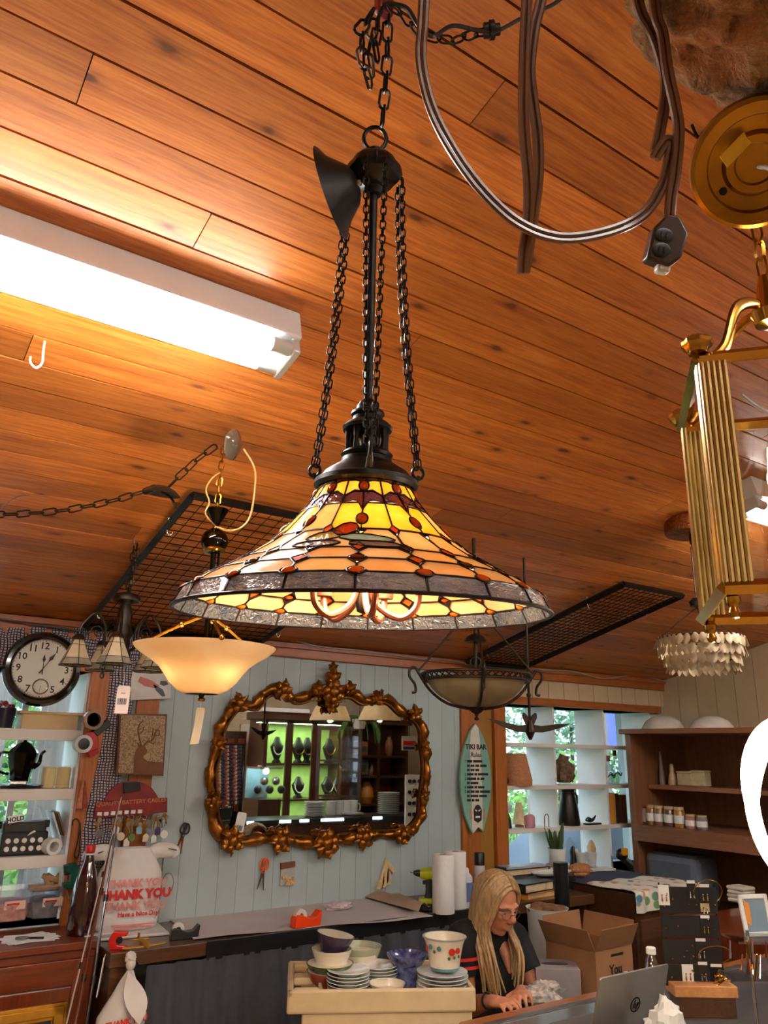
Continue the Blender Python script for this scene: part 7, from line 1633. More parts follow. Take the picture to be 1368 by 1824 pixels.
# ------------------------------------------------------------------ things in the right window cubbies
def cub(px, z, Y=4.10): return on(px, Y, z)
WICK = mat('tan_wicker', (178, 118, 76), .8, 0, .25, 60, .4, stretch=(1, 1, 3))
p = cub(920, 1.492, 4.06); ws = thing('wicker_lampshade', 'tan wicker lampshade in the right window', 'lampshade', p)
MB().shell([(.105, 0), (.108, .035), (.070, .20), (.066, .205)], .003, o=p, n=28).obj('shade', WICK, ws); MB().tube([p + Vector((.107 * math.cos(a), .107 * math.sin(a), .034)) for a in [2 * math.pi * k / 28 for k in range(28)]], .004, 5, closed=True).obj('band', WICK, ws)
p = cub(899, 1.492, 4.03); MB().ball(p + Vector((0, 0, .03)), .03, 14, 9).obj('black_ball', BLACKP, label='black round ball beside the wicker lampshade', cat='ball')
p = cub(1005, 1.492, 4.08); crumple('dried_flowers', p + Vector((0, 0, .085)), .085, mat('dried_brown', (112, 84, 60), .9, 0, .4, 40), 'brown dried flower head in the middle window cubby', 'dried flowers', 12, (.9, .7, 1.0), .6)
for k, (px, h) in enumerate(((1086, .16), (1098, .20))):
    p = cub(px, 1.492, 4.10); dc_ = thing('decanter', ['left clear glass decanter with cork in the right cubby', 'right clear glass decanter with cork in the right cubby'][k], 'decanter', p, 'decanters in the window')
    MB().lathe([(0, 0), (.040, 0), (.044, .02), (.044, h * .6), (.026, h * .72), (.016, h * .8), (.018, h), (0, h)], p, n=22).obj('bottle', pane_glass('decanter_glass', (.88, .95, .95, 1), .28, .04), dc_); MB().lathe([(0, h), (.014, h), (.016, h + .04), (0, h + .042)], p, n=14).obj('cork', mat('brown_cork', (130, 74, 50), .8), dc_)
    MB().tube([p + Vector((.045 * math.cos(a), .045 * math.sin(a), h * .35 + .012 * math.sin(a * 5))) for a in [2 * math.pi * q / 30 for q in range(30)]], .003, 5, closed=True).obj('wire_band', IRON, dc_)
p = cub(904, 1.222, 4.10); gl = thing('globe_candle', 'dark figurine with a pale glass globe head in the window', 'figurine', p)
MB().lathe([(0, 0), (.03, 0), (.026, .05), (.012, .09), (0, .095)], p, n=16).obj('body', BLACKP, gl); MB().ball(p + Vector((0, 0, .125)), .034, 16, 10).obj('globe', mat('pale_blue_glass', (190, 206, 220), .15, coat=.5), gl)
p = cub(925, 1.222, 4.12); tl = thing('small_lamp', 'small cream conical lamp in the window cubby', 'lamp', p)
MB().shell([(.048, .02), (.020, .155)], .002, o=p, n=22).obj('shade', CRM, tl); MB().lathe([(0, 0), (.03, 0), (.03, .012), (.006, .02), (.006, .05), (0, .05)], p, n=18).obj('base', mat('tan_base', (150, 110, 70), .6), tl)
p = cub(944, 1.222, 4.06); rd = thing('reed_diffuser', 'pink glass reed diffuser in the window cubby', 'diffuser', p); MB().lathe([(0, 0), (.034, 0), (.037, .01), (.037, .065), (.028, .08), (.014, .085), (0, .085)], p, n=22).obj('jar', mat('pink_glass', (186, 128, 136), .12, coat=.5), rd)
for k in range(5): MB().cyl(p + Vector((0, 0, .06)), p + Vector((-.05 + .03 * k, .01 * k, .20)), .0015, n=5).obj('reed', PAPER, rd)
p = cub(974, 1.222, 4.04); MB().tube(spline([p + Vector((-.02, 0, 0)), p + Vector((-.018, 0, .07)), p + Vector((.018, 0, .075)), p + Vector((.02, 0, .0))], 4), .003, 6).obj('wire_easel', COPPER, label='small copper wire easel at the edge of the cubby', cat='easel')
p = cub(1014, 1.222, 4.08); dv = thing('dark_pitcher', 'tall dark bronze pitcher in the middle window cubby', 'pitcher', p); DBR = mat('dark_bronze', (34, 28, 26), .3, .5, .3, 14)
MB().lathe([(0, 0), (.075, 0), (.078, .02), (.066, .12), (.05, .19), (.045, .22), (.052, .245), (.045, .245), (0, .21)], p, n=24).obj('body', DBR, dv); MB().tube(spline([p + Vector((.05, 0, .22)), p + Vector((.09, 0, .19)), p + Vector((.08, 0, .10)), p + Vector((.066, 0, .07))], 5), .008, 7).obj('handle', DBR, dv)
p = cub(1052, 1.222, 4.05); bd = thing('driftwood_bird', 'dark driftwood bird on the window shelf', 'ornament', p)
MB().tube(spline([p + Vector((-.05, 0, .03)), p + Vector((-.02, 0, .035)), p + Vector((.02, 0, .03)), p + Vector((.06, 0, .06))], 4), [.004, .008, .012, .016, .018, .018, .016, .014, .012, .010, .008, .006, .004], 8).obj('body', DBR, bd); MB().box(p + Vector((.02, 0, .006)), (.14, .05, .012)).obj('base', DBR, bd, 0, bev=.003)
for k, (px, c, h, lab) in enumerate(((1086, (206, 140, 50), .20, 'mustard yellow book standing in the right cubby'), (1095, (60, 44, 40), .205, 'thin dark book beside the mustard one'), (1106, (110, 60, 50), .195, 'maroon book standing at the end of the right cubby'))):
    p = cub(px, 1.222, 4.08); t = thing('standing_book', lab, 'book', p, 'books in the window cubby'); w_ = (.06, .022, .06)[k]
    MB().box(p + Vector((0, .03, h / 2)), (w_, .14, h)).obj('cover', mat('book_c_%d' % px, c, .5), t, 0, bev=.003); MB().box(p + Vector((0, .03, h / 2)), (w_ - .008, .135, h + .002)).obj('pages', PAPER, t, 0)
for k, px in enumerate((1036, 1054)):
    p = cub(px, .956, 4.02); MB().shell([(.028, 0), (.040, .085), (.042, .09)], .003, o=p, n=22).obj('white_pot', mat('white_clay', (206, 202, 196), .6), label=['left small white clay pot on the window sill', 'right small white clay pot on the window sill'][k], cat='pot', group='small white pots on the sill')
p = cub(1062, .932, 4.17); MB().lathe([(0, 0), (.05, 0), (.06, .12), (.03, .20), (0, .2)], p, n=20).obj('tan_vase', mat('tan_ceramic', (176, 132, 84), .5), label='tan vase behind the white clay pots', cat='vase')
p = cub(1022, .956, 4.06); fgz = thing('black_white_figurine', 'small black and white figurine left of the clay pots', 'figurine', p); MB().lathe([(0, 0), (.03, 0), (.02, .06), (.024, .10), (.012, .13), (0, .135)], p, n=16).obj('body', BLACKP, fgz); MB().ball(p + Vector((.012, -.015, .10)), .018, 10, 7).obj('white_patch', PAPER, fgz)
MB().span((3.98, 3.885, .931), (4.62, 3.985, .955)).obj('sill_board', SHELFP, ang=0, label='pale board along the foot of the right window', cat='board')
p = on(1022, 3.80, .945); bsk = crumple('straw_basket', p + Vector((.03, -.02, .04)), .075, WICK, 'low straw bundle on the navy cloth', 'basket', 15, (1.3, .7, .55), .25)
# power tool leaning by the hutch
p = on(1122, 3.87, .95); dt = thing('yellow_tool', 'black and yellow power tool leaning beside the hutch', 'power tool', p); a0 = atY(1108, 1530, 3.9); 
MB().tube([Vector((p.x + .06, p.y, .946)), a0 + Vector((.03, 0, 0))], [.022, .018], 8).obj('rail', mat('grey_metal_rail', (130, 128, 126), .4, .8), dt); MB().tube([Vector((p.x + .02, p.y, .948)), a0], [.018, .014], 8).obj('rail', BLACKP, dt)
MB().ball(a0 + Vector((0, 0, .03)), (.05, .04, .04), 12, 8).obj('motor', BLACKP, dt); MB().box(a0 + Vector((-.01, -.035, .05)), (.045, .03, .05)).obj('yellow_housing', mat('tool_yellow', (224, 150, 20), .45), dt, 0, bev=.008)
# ------------------------------------------------------------------ the woman behind the counter
FH = Vector((math.sin(yaw), math.cos(yaw), 0)); RH = _r0; ZU = Vector((0, 0, 1))
fdir = (-FH * .80 + RH * .60).normalized(); hers = (-RH * .80 - FH * .60).normalized()      # facing, her right hand side
SKIN = mat('sunburnt_skin', (196, 128, 96), .5, 0, .06, 12); SHIRT = mat('black_jersey', (13, 12, 15), .85, 0, .2, 20)
HAIR = mat('ash_blond_hair', (172, 138, 94), .42, 0, .35, 30, stretch=(3, 3, .6)); PANTS = mat('dark_trousers', (32, 32, 38), .9)
H0 = atT(886, 1607, 3.35)
cx = atT(866, 1700, 3.42); CX = Vector((cx.x, cx.y, 0))
person = thing('person', 'woman with long blond hair, glasses and black T-shirt seated wrapping crockery', 'person', (CX.x, CX.y, 0))
def tp(a, s, f, z): return CX + hers * s + fdir * f + ZU * z
fd = (fdir * .90 - ZU * .34).normalized(); hs = hers.copy(); hu_ = hs.cross(fd) * -1
hu_ = (ZU - fd * ZU.dot(fd)).normalized(); hs = hu_.cross(fd)      # head: hs side, hu_ up, fd forward
if hs.dot(hers) < 0: hs = -hs
RHD = Matrix((hs, hu_, fd)).transposed()
def hp(x, y, z): return H0 + hs * x + hu_ * y + fd * z
shR, shL = atT(822, 1670, 3.30), atT(916, 1670, 3.50)
elR, wrR = atT(832, 1795, 3.20), atT(873, 1783, 2.97)
elL, wrL = atT(962, 1782, 3.36), atT(928, 1766, 3.08)
RT = Matrix((hers, fdir, ZU)).transposed()
def torso(m, g):
    m.ball(tp(0, 0, .0, .80), (.165 + g, .105 + g, .17 + g), 20, 14, RT); m.ball(tp(0, 0, .02, .62), (.15 + g, .12 + g, .18 + g), 20, 14, RT); m.ball(tp(0, 0, .0, .47), (.17 + g, .135 + g, .12 + g), 20, 14, RT)
    m.tube([shR, (shR + shL) / 2 + ZU * .015, shL], [.055 + g, .07 + g, .055 + g], 12)
    m.ball(tp(0, 0.0, .07, .76), (.13 + g, .06 + g, .09 + g), 16, 10, RT)
b = MB(); torso(b, 0)
b.tube([(shR + shL) / 2 + ZU * .0, (shR + shL) / 2 + fdir * .02 + ZU * .05, hp(0, -.07, -.01)], [.062, .050, .050], 14)
for sh_, el, wr in ((shR, elR, wrR), (shL, elL, wrL)):
    b.ball(sh_, .055, 12, 8); b.tube([sh_, sh_.lerp(el, .5), el], [.050, .046, .038], 12); b.ball(el, .038, 10, 7); b.tube([el, el.lerp(wr, .35), wr], [.038, .039, .025], 12)
# head
b.ball(hp(0, .028, -.012), (.073, .088, .092), 24, 16, RHD); b.ball(hp(0, -.035, .026), (.056, .078, .062), 20, 14, RHD); b.ball(hp(0, -.095, .052), (.026, .022, .024), 12, 8, RHD)
b.tube([hp(-.045, -.075, .015), hp(-.02, -.098, .045), hp(.02, -.098, .045), hp(.045, -.075, .015)], .018, 8)
b.tube([hp(0, .022, .082), hp(0, .0, .092), hp(0, -.024, .108), hp(0, -.034, .100)], [.008, .0095, .014, .010], 10)
for s in (-1, 1):
    b.ball(hp(s * .011, -.033, .096), .0085, 8, 6); b.ball(hp(s * .034, -.022, .066), (.020, .016, .016), 10, 7, RHD); b.tube([hp(s * .012, .021, .086), hp(s * .034, .024, .080), hp(s * .054, .014, .062)], [.007, .008, .006], 8); b.ball(hp(s * .074, -.008, -.01), (.010, .030, .018), 10, 7, RHD)
b.tube([hp(-.022, -.062, .080), hp(0, -.058, .090), hp(.022, -.062, .080)], [.004, .0075, .004], 8); b.tube([hp(-.018, -.070, .080), hp(0, -.071, .088), hp(.018, -.070, .080)], [.004, .0085, .004], 8)
# hands with five fingers
def hand_(m, wr, kn, side, up, curl, s=1.0):
    d = (kn - wr).normalized(); side = (side - d * side.dot(d)).normalized(); nrm = side.cross(d)
    if nrm.dot(up) < 0: nrm = -nrm
    pc = wr.lerp(kn, .55); Rm = Matrix((d, side, nrm)).transposed(); m.ball(pc, (.050 * s, .040 * s, .016 * s), 14, 9, Rm); m.tube([wr, pc], [.025, .024], 10)
    for k, (o, L, r) in enumerate(((-.030, .058, .0082), (-.010, .070, .0088), (.011, .075, .0090), (.031, .068, .0088))):
        a = kn + side * (o * s) - d * (.012 + .006 * abs(k - 1.8)); dd = (d + side * (o * 3.0)).normalized()
        q1 = a + dd * (L * .42) + nrm * .004; q2 = q1 + (dd * math.cos(curl) - nrm * math.sin(curl)) * (L * .33); q3 = q2 + (dd * math.cos(curl * 1.9) - nrm * math.sin(curl * 1.9)) * (L * .28)
        m.tube([a, q1, q2, q3], [r * 1.08, r, r * .92, r * .72], 9); m.ball(q3, r * .72, 8, 6)
    t0 = wr.lerp(kn, .30) + side * (.030 * s); t1 = t0 + (d * .7 + side * .8 - nrm * .2).normalized() * .034; t2 = t1 + (d * .95 + side * .2 - nrm * .35).normalized() * .030
    m.tube([wr.lerp(kn, .2) + side * .012, t0, t1, t2], [.016, .0125, .0105, .0080], 9); m.ball(t2, .008, 8, 6)
hand_(b, wrR, atT(902, 1788, 2.90), (FH * .9 + RH * .2), ZU, .55)
hand_(b, wrL, atT(930, 1776, 2.97), (-RH * .6 - FH * .5), ZU, .7)
# legs (under the counter)
for s in (-1, 1):
    hip = tp(0, s * .09, .02, .46); kn = tp(0, s * .11, .40, .50); an = tp(0, s * .11, .38, .09); b.tube([hip, kn], [.085, .058], 12); b.ball(kn, .058, 10, 7); b.tube([kn, kn.lerp(an, .3), an], [.056, .058, .036], 12); b.tube([an, an + fdir * .14 - ZU * .04], [.042, .034], 10)
# sternum showing in the V neck
b.tube([tp(0, 0, .075, .93), tp(0, 0, .120, .87), tp(0, 0, .140, .80)], [.034, .022, .006], 10)
body = b.obj('body', SKIN, person, 0)
rm = body.modifiers.new('remesh', 'REMESH'); rm.mode = 'VOXEL'; rm.voxel_size = .0055; rm.use_smooth_shade = True
sm_ = body.modifiers.new('smooth', 'SMOOTH'); sm_.factor = .5; sm_.iterations = 4
s2 = MB(); torso(s2, .014)
for sh_, el in ((shR, elR), (shL, elL)): s2.ball(sh_, .066, 12, 8); s2.tube([sh_, sh_.lerp(el, .55)], [.064, .064], 14)
so = s2.obj('shirt', SHIRT, person, 0); r2 = so.modifiers.new('remesh', 'REMESH'); r2.mode = 'VOXEL'; r2.voxel_size = .008; r2.use_smooth_shade = True; q_ = so.modifiers.new('smooth', 'SMOOTH'); q_.factor = .5; q_.iterations = 4
p3 = MB()
for s in (-1, 1): hip = tp(0, s * .09, .02, .46); kn = tp(0, s * .11, .40, .50); an = tp(0, s * .11, .38, .12); p3.tube([hip, kn], [.098, .070], 12); p3.ball(kn, .070, 10, 7); p3.tube([kn, an], [.068, .052], 12)
p3.ball(tp(0, 0, .0, .45), (.185, .15, .12), 16, 10, RT)
po = p3.obj('trousers', PANTS, person, 0); r3 = po.modifiers.new('remesh', 'REMESH'); r3.mode = 'VOXEL'; r3.voxel_size = .010; r3.use_smooth_shade = True
REDS = mat('red_sleeve_stripe', (196, 36, 22), .7)
for f_ in (.30, .42):
    c = shR.lerp(elR, f_); ax_ = (elR - shR).normalized(); MB().lathe([(.0675, -.006), (.0705, -.006), (.0705, .006), (.0675, .006), (.0675, -.006)], c, zup(ax_), 28).obj('sleeve_stripe', REDS, person)
# eyes, brows, glasses, watch
for s in (-1, 1):
    MB().ball(hp(s * .031, -.001, .071), (.0110, .0055, .008), 12, 8, RHD).obj('eye', mat('eye_white', (176, 150, 136), .4), person); MB().ball(hp(s * .031, -.004, .079), (.005, .0045, .003), 10, 6, RHD).obj('iris', INK, person)
    MB().tube([hp(s * .016, .018, .0925), hp(s * .034, .022, .0875), hp(s * .050, .014, .071)], [.0022, .003, .0016], 6).obj('eyebrow', mat('brown_brow', (110, 76, 54), .8), person)
    MB().tube([hp(s * .033 + .021 * math.cos(a), -.006 + .015 * math.sin(a), .098 - .010 * abs(math.cos(a)) * (1 if s * math.cos(a) > 0 else 0)) for a in [2 * math.pi * k / 20 for k in range(20)]], .0011, 5, closed=True).obj('spectacle_rim', STEEL, person)
    MB().tube([hp(s * .054, -.004, .088), hp(s * .076, .004, .0)], .0011, 5).obj('spectacle_arm', STEEL, person)
MB().tube([hp(-.012, -.002, .100), hp(0, .0, .104), hp(.012, -.002, .100)], .0012, 5).obj('spectacle_bridge', STEEL, person)
MB().tube([hp(-.017, -.0662, .0845), hp(0, -.0645, .0935), hp(.017, -.0662, .0845)], [.001, .0016, .001], 6).obj('mouth_line', mat('dark_lip', (126, 62, 54), .6), person)
wd = (wrR - elR).normalized(); wcp = wrR - wd * .012
MB().lathe([(.0262, -.009), (.029, -.009), (.029, .009), (.0262, .009), (.0262, -.009)], wcp, zup(wd), 22).obj('watch_strap', BLACKP, person); MB().box(wcp + ZU * .029, (.026, .026, .007), RT).obj('watch_face', mat('watch_grey', (60, 64, 66), .25, .6), person, 0, bev=.003)
# hair: parted in the middle, long locks on both sides
hm = MB(); rh = random.Random(17)
for s in (-1, 1):
    for k in range(46):
        z = .062 - .150 * (k / 45) + rh.uniform(-.004, .004); out_ = 1.0 - .25 * max(0, (abs(z + .012) / .092)) ** 3
        zz = max(-.9, min(.9, (z + .012) / .098)); rad_ = math.sqrt(1 - zz * zz)
        p0 = hp(s * .003, .030 + .094 * rad_, z); p1 = hp(s * .044 * rad_, .030 + .080 * rad_, z - .002); p2 = hp(s * .080 * rad_ + s * .004, .030 + .030 * rad_, z - .004); p3_ = hp(s * (.080 * rad_ + .010), -.03, z * .92 - .006)
        inward = s * (.074 * rad_ + .012 + rh.uniform(-.006, .012))
        front = z > -.03
        zend = (.755 if s > 0 else .775) + rh.uniform(-.03, .05) if front else .86 + rh.uniform(-.03, .04)
        base = hp(inward, -.10, z * .75); fwd_ = fdir * ((.045 + .02 * rh.random()) if front else -.01)
        p4 = base; q5 = Vector((base.x, base.y, 0)) + fwd_ * .8 + hers * (s * .006 + rh.uniform(-.008, .008)) + ZU * (base.z * .5 + zend * .5); q6 = Vector((base.x, base.y, 0)) + fwd_ * 1.0 - hers * (s * .012) + hers * rh.uniform(-.014, .014) + fdir * rh.uniform(-.01, .012) + ZU * zend
        P_ = spline([p0, p1, p2, p3_, p4, q5, q6], 4); n_ = len(P_)
        hm.tube(P_, [(.0085 if i < n_ * .6 else .0085 * (1 - .75 * (i / n_ - .6) / .4)) * (1.15 if 3 < i else .8) for i in range(n_)], 6)
hm.obj('hair', HAIR, person, 70)
# stool
stl = thing('stool', 'dark round stool under the seated woman', 'stool', (CX.x, CX.y, 0)); MB().lathe([(0, .30), (.18, .30), (.19, .31), (.185, .335), (0, .34)], (CX.x, CX.y, 0), n=28).obj('seat', DARKW, stl)
for a in (45, 135, 225, 315): MB().cyl((CX.x + .16 * math.cos(rad(a)), CX.y + .16 * math.sin(rad(a)), 0), (CX.x + .12 * math.cos(rad(a)), CX.y + .12 * math.sin(rad(a)), .30), .016).obj('leg', DARKW, stl)
# ------------------------------------------------------------------ outside the windows
GRASS = mat('lawn_green', (96, 128, 62), .95, 0, .3, 3, .2); GRAVEL = mat('pale_path', (150, 146, 136), .9, 0, .15, 5)
MB().span((-14, D + TH + .02, -.25), (26, 30, -.15)).obj('lawn', GRASS, kind='structure', ang=0)
MB().span((-3, D + TH + .03, -.15), (10, 7.0, -.05)).obj('porch_floor', GRAVEL, kind='structure', ang=0)
LEAF = [lamp_glass('leaf_bright_green', (120, 170, 60), (88, 140, 44), .45, .5, 10), lamp_glass('leaf_mid_green', (74, 122, 52), (110, 150, 70), .45, .5, 10), lamp_glass('leaf_blue_green', (88, 132, 104), (120, 160, 130), .45, .5, 10)]
def shrub(x, y, w, h, n, kind, label, leaf=.09, seed=0):
    r = random.Random(seed); t = thing('garden_shrub', label, 'shrub', (x, y, -.15), 'shrubs outside the windows'); vs = []; fs = []
    for k in range(n):
        a = r.uniform(0, 6.283); u = r.random() ** .45; e = r.uniform(-1, 1); c = Vector((x + math.cos(a) * w * u * math.sqrt(1 - e * e * .8), y + math.sin(a) * w * .6 * u, -.1 + h * (.5 + .5 * e * u)))
        d = Vector((r.gauss(0, 1), r.gauss(0, 1), r.gauss(0, 1))).normalized(); s_ = d.orthogonal().normalized(); L = leaf * r.uniform(.6, 1.3); b_ = len(vs)
        vs += [c - d * L * .5, c + s_ * L * .28 + d.cross(s_) * L * .08, c + d * L * .5, c - s_ * L * .28 + d.cross(s_) * L * .08]; fs += [(b_, b_ + 1, b_ + 2), (b_, b_ + 2, b_ + 3)]
    m = MB(); m._add(vs, fs); m.obj('foliage', LEAF[kind], t, 0, kind='stuff'); MB().tube([(x, y, -.15), (x, y, h * .6)], [.06, .03], 8).obj('stem', mat('shrub_stem', (80, 64, 48), .9), t)
for i, (x, y, w, h, k, lab) in enumerate(((6.4, 8.4, 1.25, 2.1, 0, 'bright green shrub behind the left column of the right window'), (9.0, 8.5, 1.25, 2.0, 0, 'bright green shrub behind the middle column of the right window'), (11.5, 8.7, 1.2, 2.2, 1, 'green shrub behind the right column of the right window'), (8.2, 11.6, 2.3, 4.4, 2, 'blue-green tree crown beyond the right window'), (12.9, 11.8, 2.3, 4.6, 2, 'tall blue-green tree far behind the right window'), (17.6, 12.0, 2.3, 4.6, 1, 'tall green tree at the far right outside'), (1.0, 9.3, 1.5, 2.3, 1, 'green shrub behind the left window'), (2.7, 12.6, 1.7, 3.4, 2, 'blue-green tree beyond the left window'), (-.9, 12.6, 1.8, 3.2, 2, 'second blue-green tree beyond the left window'), (4.0, 9.6, 1.1, 2.4, 1, 'green shrub between the two windows outside'))):
    shrub(x, y, w, h, 1500 if h < 2.5 else 2600, k, lab, .12 if h < 2.5 else .20, i + 40)
GREYW = wood('weathered_grey_post', [(82, 80, 78), (104, 100, 96), (120, 116, 110)], .8, 1, 2)
for k, (px, lab) in enumerate(((80, 'weathered grey porch post outside the left window'), (-40, 'weathered grey porch post left of the picture'))):
    p = on(px, 5.7, 1.3); MB().span((p.x - .09, 5.62, -.05), (p.x + .09, 5.8, 2.6)).obj('porch_post', GREYW, ang=0, bev=.01, label=lab, cat='post')
pr = thing('porch_rail', 'grey porch rail with crossed braces outside the left window', 'railing', (0, 5.75, 0))
for z in (.55, .95): MB().span((-2.5, 5.70, z), (3.2, 5.76, z + .07)).obj('rail', GREYW, pr, 0)
for x in (-.4, 1.35, 2.3): MB().tube([(x - .35, 5.73, .0), (x + .35, 5.73, 1.0)], .03, 4).obj('brace', GREYW, pr, 0)
p = on(28, 5.2, 1.4); MB().span((p.x - .28, 5.15, .35), (p.x - .24, 5.19, 2.2)).obj('white_screen_post', WHITEP, ang=0, label='thin white upright outside the left window', cat='post')
MB().span((on(100, 6.4, 1.4).x - .05, 6.38, .0), (on(100, 6.4, 1.4).x + .5, 6.42, 2.1)).obj('pale_blue_panel', mat('pale_blue_screen', (150, 170, 196), .6), ang=0, label='pale blue panel outside the left window', cat='panel')
a = on(1080, 7.3, 2.0); b_ = on(1135, 7.3, 2.0)
tpn = thing('blue_tarp', 'violet blue tarp hung outside the right window', 'tarp', ((a.x + b_.x) / 2, 7.3, 1.55)); za = vz((a.x, 7.3), 1330)
MB().thick(lambda u, v: Vector((a.x + (b_.x - a.x + .9) * u, 7.3 + .03 * math.sin(u * 22), za + 1.2 * v)), 30, 4, .01).obj('sheet', mat('violet_blue_tarp', (70, 88, 190), .6), tpn, 80)
for x in (a.x, b_.x + .9): MB().cyl((x, 7.32, -.15), (x, 7.32, za + 1.25), .03).obj('tarp_pole', GREYW, tpn)
MB().span((3.9, D + TH + .05, 2.22), (9, 6.2, 2.30)).obj('porch_roof', mat('porch_roof_grey', (120, 124, 126), .7), kind='structure', ang=0)
cr = on(905, 8.4, .6); car = thing('covered_vehicle', 'low blue-grey covered vehicle outside the right window', 'vehicle', (cr.x, 6.6, -.15))
def cvf(u, v):
    an_ = math.pi * v; pr_ = .55 + .75 * math.sin(math.pi * min(1, max(0, (u - .1) / .8))) ** .6
    return Vector((cr.x - 2.2 + 3.4 * u, 6.35 + .75 * math.cos(an_), -.15 + 1.25 * math.sin(an_) ** .6 * pr_ * .82))
MB().grid(cvf, 24, 14).obj('cover', mat('blue_grey_tarp', (92, 106, 122), .6, 0, .15, 3), car, 70)
for x in (.5, 2.6): MB().cyl((cr.x - 2.2 + x, 5.58, .12), (cr.x - 2.2 + x, 5.75, .12), .27, n=20).obj('wheel', BLACKP, car)
# ------------------------------------------------------------------ the shop behind the viewer, seen in the mirror
MY = 2 * (D - .026)
def MR(x, y, Y):
    """image point inside the mirror -> real point at depth Y in the room behind"""
    p = atY(x, y, MY - Y); return Vector((p.x, Y, p.z))
CY = -1.7
DKW = wood('dark_cherry', [(48, 24, 14), (66, 34, 20), (80, 44, 28)], .35, 1, 2, coat=.2, randv=.06)
GRNP = mat('pale_green_lining', (170, 206, 120), .6)
gc_ = thing('jewellery_cabinet', 'dark display cabinet with green-lit shelves seen in the mirror', 'cabinet', (5.7, CY - .3, 0))
x0, x1, x2, x3 = MR(466, 1400, CY).x, MR(512, 1400, CY).x, MR(556, 1400, CY).x, MR(614, 1400, CY).x
z1 = MR(520, 1283, CY).z; z0 = .25
for a, b in ((x0, x0 + .05), (x1 - .05, x1 + .05), (x2 - .03, x2 + .05), (x3 - .06, x3)): MB().span((a, CY - .03, z0), (b, CY, z1)).obj('stile', DKW, gc_, 0)
MB().span((x0 - .05, CY - .5, z1), (x3 + .05, CY + .03, z1 + .10)).obj('cornice', DKW, gc_, 0, bev=.01); MB().span((x0 - .08, CY - .5, z1 + .10), (x1 + .25, CY + .06, z1 + .15)).obj('white_top', SHELFP, gc_, 0)
MB().span((x0, CY - .46, z0), (x3, CY - .44, z1)).obj('lining', GRNP, gc_, 0); MB().span((x0, CY - .48, z0), (x3, CY - .461, z1)).obj('back', DKW, gc_, 0); MB().span((x0, CY - .46, 0), (x3, CY, z0)).obj('plinth', DKW, gc_, 0)
for x in (x0, x3 - .02): MB().span((x, CY - .46, z0), (x + .02, CY - .03, z1)).obj('side', DKW, gc_, 0)
MB().span((x0 + .02, CY - .03, z1 - .04), (x3 - .02, CY, z1)).obj('head_rail', DKW, gc_, 0)
zs_ = [MR(530, 1360, CY).z, MR(530, 1424, CY).z]
for z in zs_: MB().span((x0 + .02, CY - .44, z - .02), (x3 - .02, CY - .03, z)).obj('shelf', DKW, gc_, 0)
# opened glazed door
dx0, dx1 = x3 - .02, MR(612, 1400, CY).x; dO = Vector((x2 + .05, CY + .0, 0)); dd = Vector((.62, .55, 0)).normalized(); dw = .62; dz0, dz1 = z0 + .35, z1 - .06
for a, b in ((0, .05), (dw - .05, dw), (dw / 2 - .012, dw / 2 + .012)):
    A_ = dO + dd * a; B_2 = dO + dd * b; MB(frame((A_ + B_2) / 2 + ZU * ((dz0 + dz1) / 2), dd, z=ZU)).box((0, 0, 0), (b - a, .03, dz1 - dz0)).obj('door_stile', DKW, gc_, 0)
for z in (dz0 + .03, dz1 - .03, dz0 + (dz1 - dz0) * .36, dz0 + (dz1 - dz0) * .68): MB(frame(dO + dd * (dw / 2) + ZU * z, dd, z=ZU)).box((0, 0, 0), (dw, .028, .05 if z in (dz0 + .03, dz1 - .03) else .022)).obj('door_rail', DKW, gc_, 0)
MB(frame(dO + dd * (dw / 2) + ZU * ((dz0 + dz1) / 2), dd, z=ZU)).box((0, 0, 0), (dw - .06, .004, dz1 - dz0 - .06)).obj('door_glass', PANEG, gc_, 0)
for xc in ((x0 + x1) / 2, (x1 + x2) / 2, (x2 + x3) / 2):
    for zt_, w in ((z1 - .04, 7), (zs_[0] - .03, 5), (zs_[1] - .03, 4)):
        d = bpy.data.lights.new('cabinet_strip', 'AREA'); d.shape = 'RECTANGLE'; d.size = .5; d.size_y = .05; d.energy = w * .6; d.color = (.84, 1.0, .62)
        o = bpy.data.objects.new('cabinet_strip_light', d); COL.objects.link(o); o.parent = gc_; o.location = INV[gc_.name] @ Vector((xc, CY - .12, zt_))
busts = [(492, 1358, 'black bust with pearls, upper left shelf in the mirror'), (530, 1358, 'black necklace bust, upper middle shelf in the mirror'), (546, 1358, 'second black bust, upper middle shelf in the mirror'), (530, 1422, 'black bust, lower middle shelf in the mirror'), (585, 1358, 'black bust behind the cabinet door, upper shelf in the mirror'), (582, 1422, 'black bust behind the cabinet door, lower shelf in the mirror'), (600, 1422, 'tall black bust at the right of the lower shelf in the mirror')]
for k, (px, py, lab) in enumerate(busts):
    z = zs_[0] if py < 1400 else zs_[1]; p = MR(px, py, CY - .22); p.z = z; t = thing('necklace_bust', lab, 'necklace bust', p, 'necklace busts in the mirror'); h = .34 if py < 1400 else .28
    MB().lathe([(0, 0), (.07, 0), (.065, .02), (.04, .05), (.085, h * .45), (.10, h * .62), (.06, h * .78), (.03, h), (0, h)], p, n=20, sy=.5).obj('bust', BLACKP, t)
    MB().tube([p + Vector((.075 * math.cos(a), .05, h * .62 + .10 * math.sin(a))) for a in [math.pi + math.pi * q / 12 for q in range(13)]], .008, 6).obj('necklace', [PAPER, BRASS, STEEL][k % 3], t)
